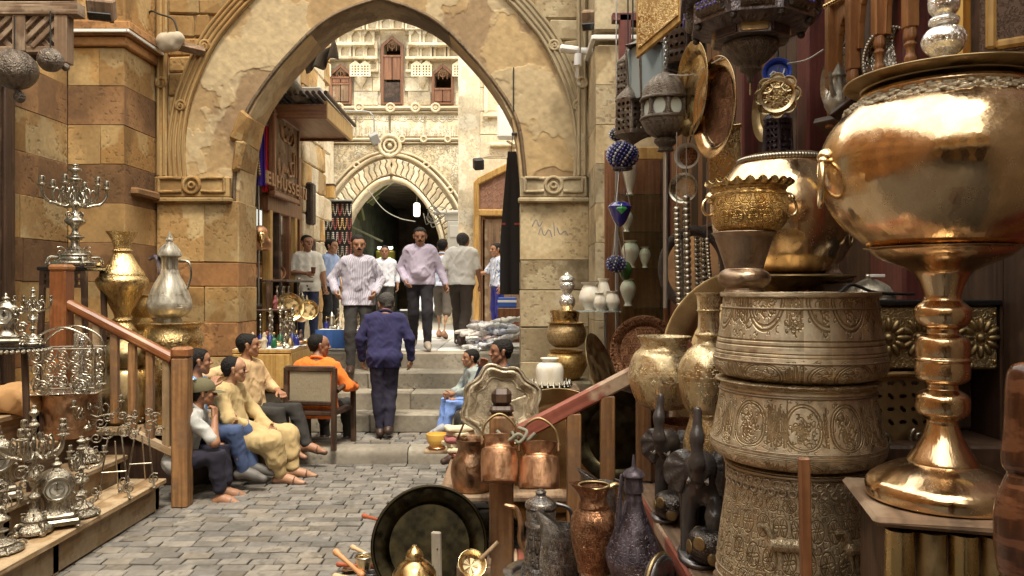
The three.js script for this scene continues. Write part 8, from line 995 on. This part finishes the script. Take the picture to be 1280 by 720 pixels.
// goods on the cobbles ----------------------------------------------------
{
  const d = 4.55, tr = thing('tarnished_tray', 'large dark tarnished tray leaning on the cobbles before the stall', 'tray', [(537 - 640) / F * d, 0, -d], .15), r = .335, rx = .42; part(tr, 'dish', plateGeo(r, .02, .035).rotateX(Math.PI / 2), darkBrass, [0, r * Math.cos(rx) + .005, 0], [-rx, 0, 0]); part(tr, 'rolled_rim', T(new THREE.TorusGeometry(r, .012, 8, 64), [0, r * Math.cos(rx) + .005 + .055 * Math.sin(rx), .055 * Math.cos(rx)], [-rx, 0, 0]), darkBrass); part(tr, 'prop_board', bar([.0, 0, -.34], [0, .58, -.2], .12, .03), darkWood);
  const ib = pot('incense_burner', 'brass incense burner with star-pierced domed lid', 'incense burner', 518, 783, 4.15, [[16, 783], [20, 776], [8, 764], [22, 742], [27, 724], [26, 719, 1], [27, 716], [20, 706], [12, 700], [11, 694, 1], [9, 689], [4, 684], [3, 682]], brass, { y: .003 }); part(ib, 'stars', join(Array.from({ length: 8 }, (_, i) => { const a = i * .785 + .3, s = new THREE.Shape(); for (let k = 0; k < 10; k++) { const b = k * .628 + .314, q = k % 2 ? .011 : .0045; s[k ? 'lineTo' : 'moveTo'](Math.cos(b) * q, Math.sin(b) * q); } const g = new THREE.ExtrudeGeometry(s, { depth: .003, bevelEnabled: false }); return T(g, [Math.sin(a) * M_(23.5, 4.15), M_(71, 4.15), Math.cos(a) * M_(23.5, 4.15)], [-.7, a, 0]); })), black);
  const wk = thing('wooden_stick', 'short grey wooden board end standing before the dark tray', 'board', [(546 - 640) / F * 4.3, 0, -4.3]); part(wk, 'board', cbox(.055, .47, .03, .006), curbMat, [0, .235, 0], [0, -.3, .02]); part(wk, 'nail', ball([.005, .38, .018], .005, 6), black);
  const bowl = (name, label, p, r, m, o = {}) => { const t = thing(name, label, 'pan', p, o.turn ?? 0); const g = part(t, 'bowl', lathe(foot0(hollow([[r * .4, 0], [r * .8, r * .22], [r, r * .55]], .004, .92)), 30), m, C0, o.tilt ?? C0); if (o.handle) part(t, 'handle', rod(...o.handle, .012), o.hm ?? plank[0]); return t; };
  bowl('brass_pan', 'shallow brass pan with wooden handle tipped toward the street', at(588, 712, 4.4), .085, brassPale, { tilt: [.9, 0, -.3], handle: [[.06, .04, 0], [.16, .13, -.03]] }).position.y = .24; const pn2 = bowl('brass_pan', 'wide brass bowl at the foot of the dark tray', [(582 - 640) / F * 4.35, .003, -4.3], .11, brass); const cr = thing('small_crate', 'low crate holding the tipped brass pan', 'crate', [(592 - 640) / F * 4.45, 0, -4.52]); part(cr, 'case', cbox(.2, .22, .16, .006), oldWood, [0, .11, 0]);
  const bt = thing('brass_candlestick', 'small brass candlestick beside the wide brass bowl', 'candlestick', [(600 - 640) / F * 4.2, .003, -4.18]); part(bt, 'body', lathe([[.0005, 0], [.05, 0, 1], [.02, .03], [.01, .08], [.018, .12], [.01, .16], [.016, .2], [.03, .22, 1], [.0005, .22]], 20), brass);
  bowl('tin_dish', 'flat dull dish under the stair newel', [(622 - 640) / F * 4.35, .003, -4.4], .12, copperDull);
  const mo = thing('brass_mortar', 'small brass mortar with a silver rim among wooden pestles', 'mortar', [(455 - 640) / F * 4.75, .003, -4.75]); part(mo, 'body', lathe(foot0(hollow([[.04, 0], [.045, .02], [.035, .06], [.05, .15], [.055, .17]], .006, .8)), 26), brassPale); part(mo, 'rim', ringBand(.054, .17, .006, 28), silver);
  const sm2 = thing('tin_cup', 'small grey tin cup beside the mortar', 'cup', [(466 - 640) / F * 4.72, .003, -4.7]); part(sm2, 'body', lathe(foot0(hollow([[.04, 0], [.045, .09]], .004, .8)), 22), pewter);
  const ps = (label, a, b, r, m) => { const t = thing('wooden_pestle', label, 'pestle'); part(t, 'shaft', taperTube([a, vlerp(a, b, .5), b], r, r * .8, 16, 8, 1, (u) => r * (u < .12 ? 1.25 : u > .9 ? 1.2 : .82 + .1 * Math.sin(u * 9))), m); };
  const W1 = paint(.5, .24, .1, .45), W2 = paint(.33, .08, .035, .4), W3 = paint(.52, .36, .2, .6);
  ps('turned orange wooden pestle leaning in the mortar pile', at(420, 690, 4.85), at(452, 718, 4.7), .018, W1); ps('red-brown wooden handle lying across the cobbles', [-1.13, .05, -4.95], [-.86, .07, -4.85], .014, W2); ps('pale wooden pestle lying under the red-brown handle', [-1.12, .02, -4.82], [-.82, .02, -4.75], .018, W3); ps('pale stick propped against the dark tray edge', at(441, 684, 4.95), at(470, 698, 4.8), .014, W3); ps('short red lacquered stick beside the tray rim', at(455, 645, 5.05), at(482, 652, 4.9), .014, W2);
  const cl = thing('brass_ladle', 'yellow brass ladle tip behind the tray rim', 'ladle', at(493, 641, 4.75)); part(cl, 'bowl', lathe(foot0(hollow([[.015, 0], [.035, .02], [.04, .04]], .004, .9)), 20), brassPale, C0, [.6, 0, .3]); part(cl, 'stem', rod([0, 0, 0], [.06, -.36, .08], .008), brass);
  const bx2 = thing('copper_sheet', 'bent dark copper sheet lying beside the pestles', 'metal sheet', [(452 - 640) / F * 4.95, .003, -4.95]); part(bx2, 'sheet', sheet((u, v) => [-.12 + u * .36, .02 + u * u * .16, (v - .5) * .12], 10, 4, .006), copperDull);
}
renderer.render(scene, camera);
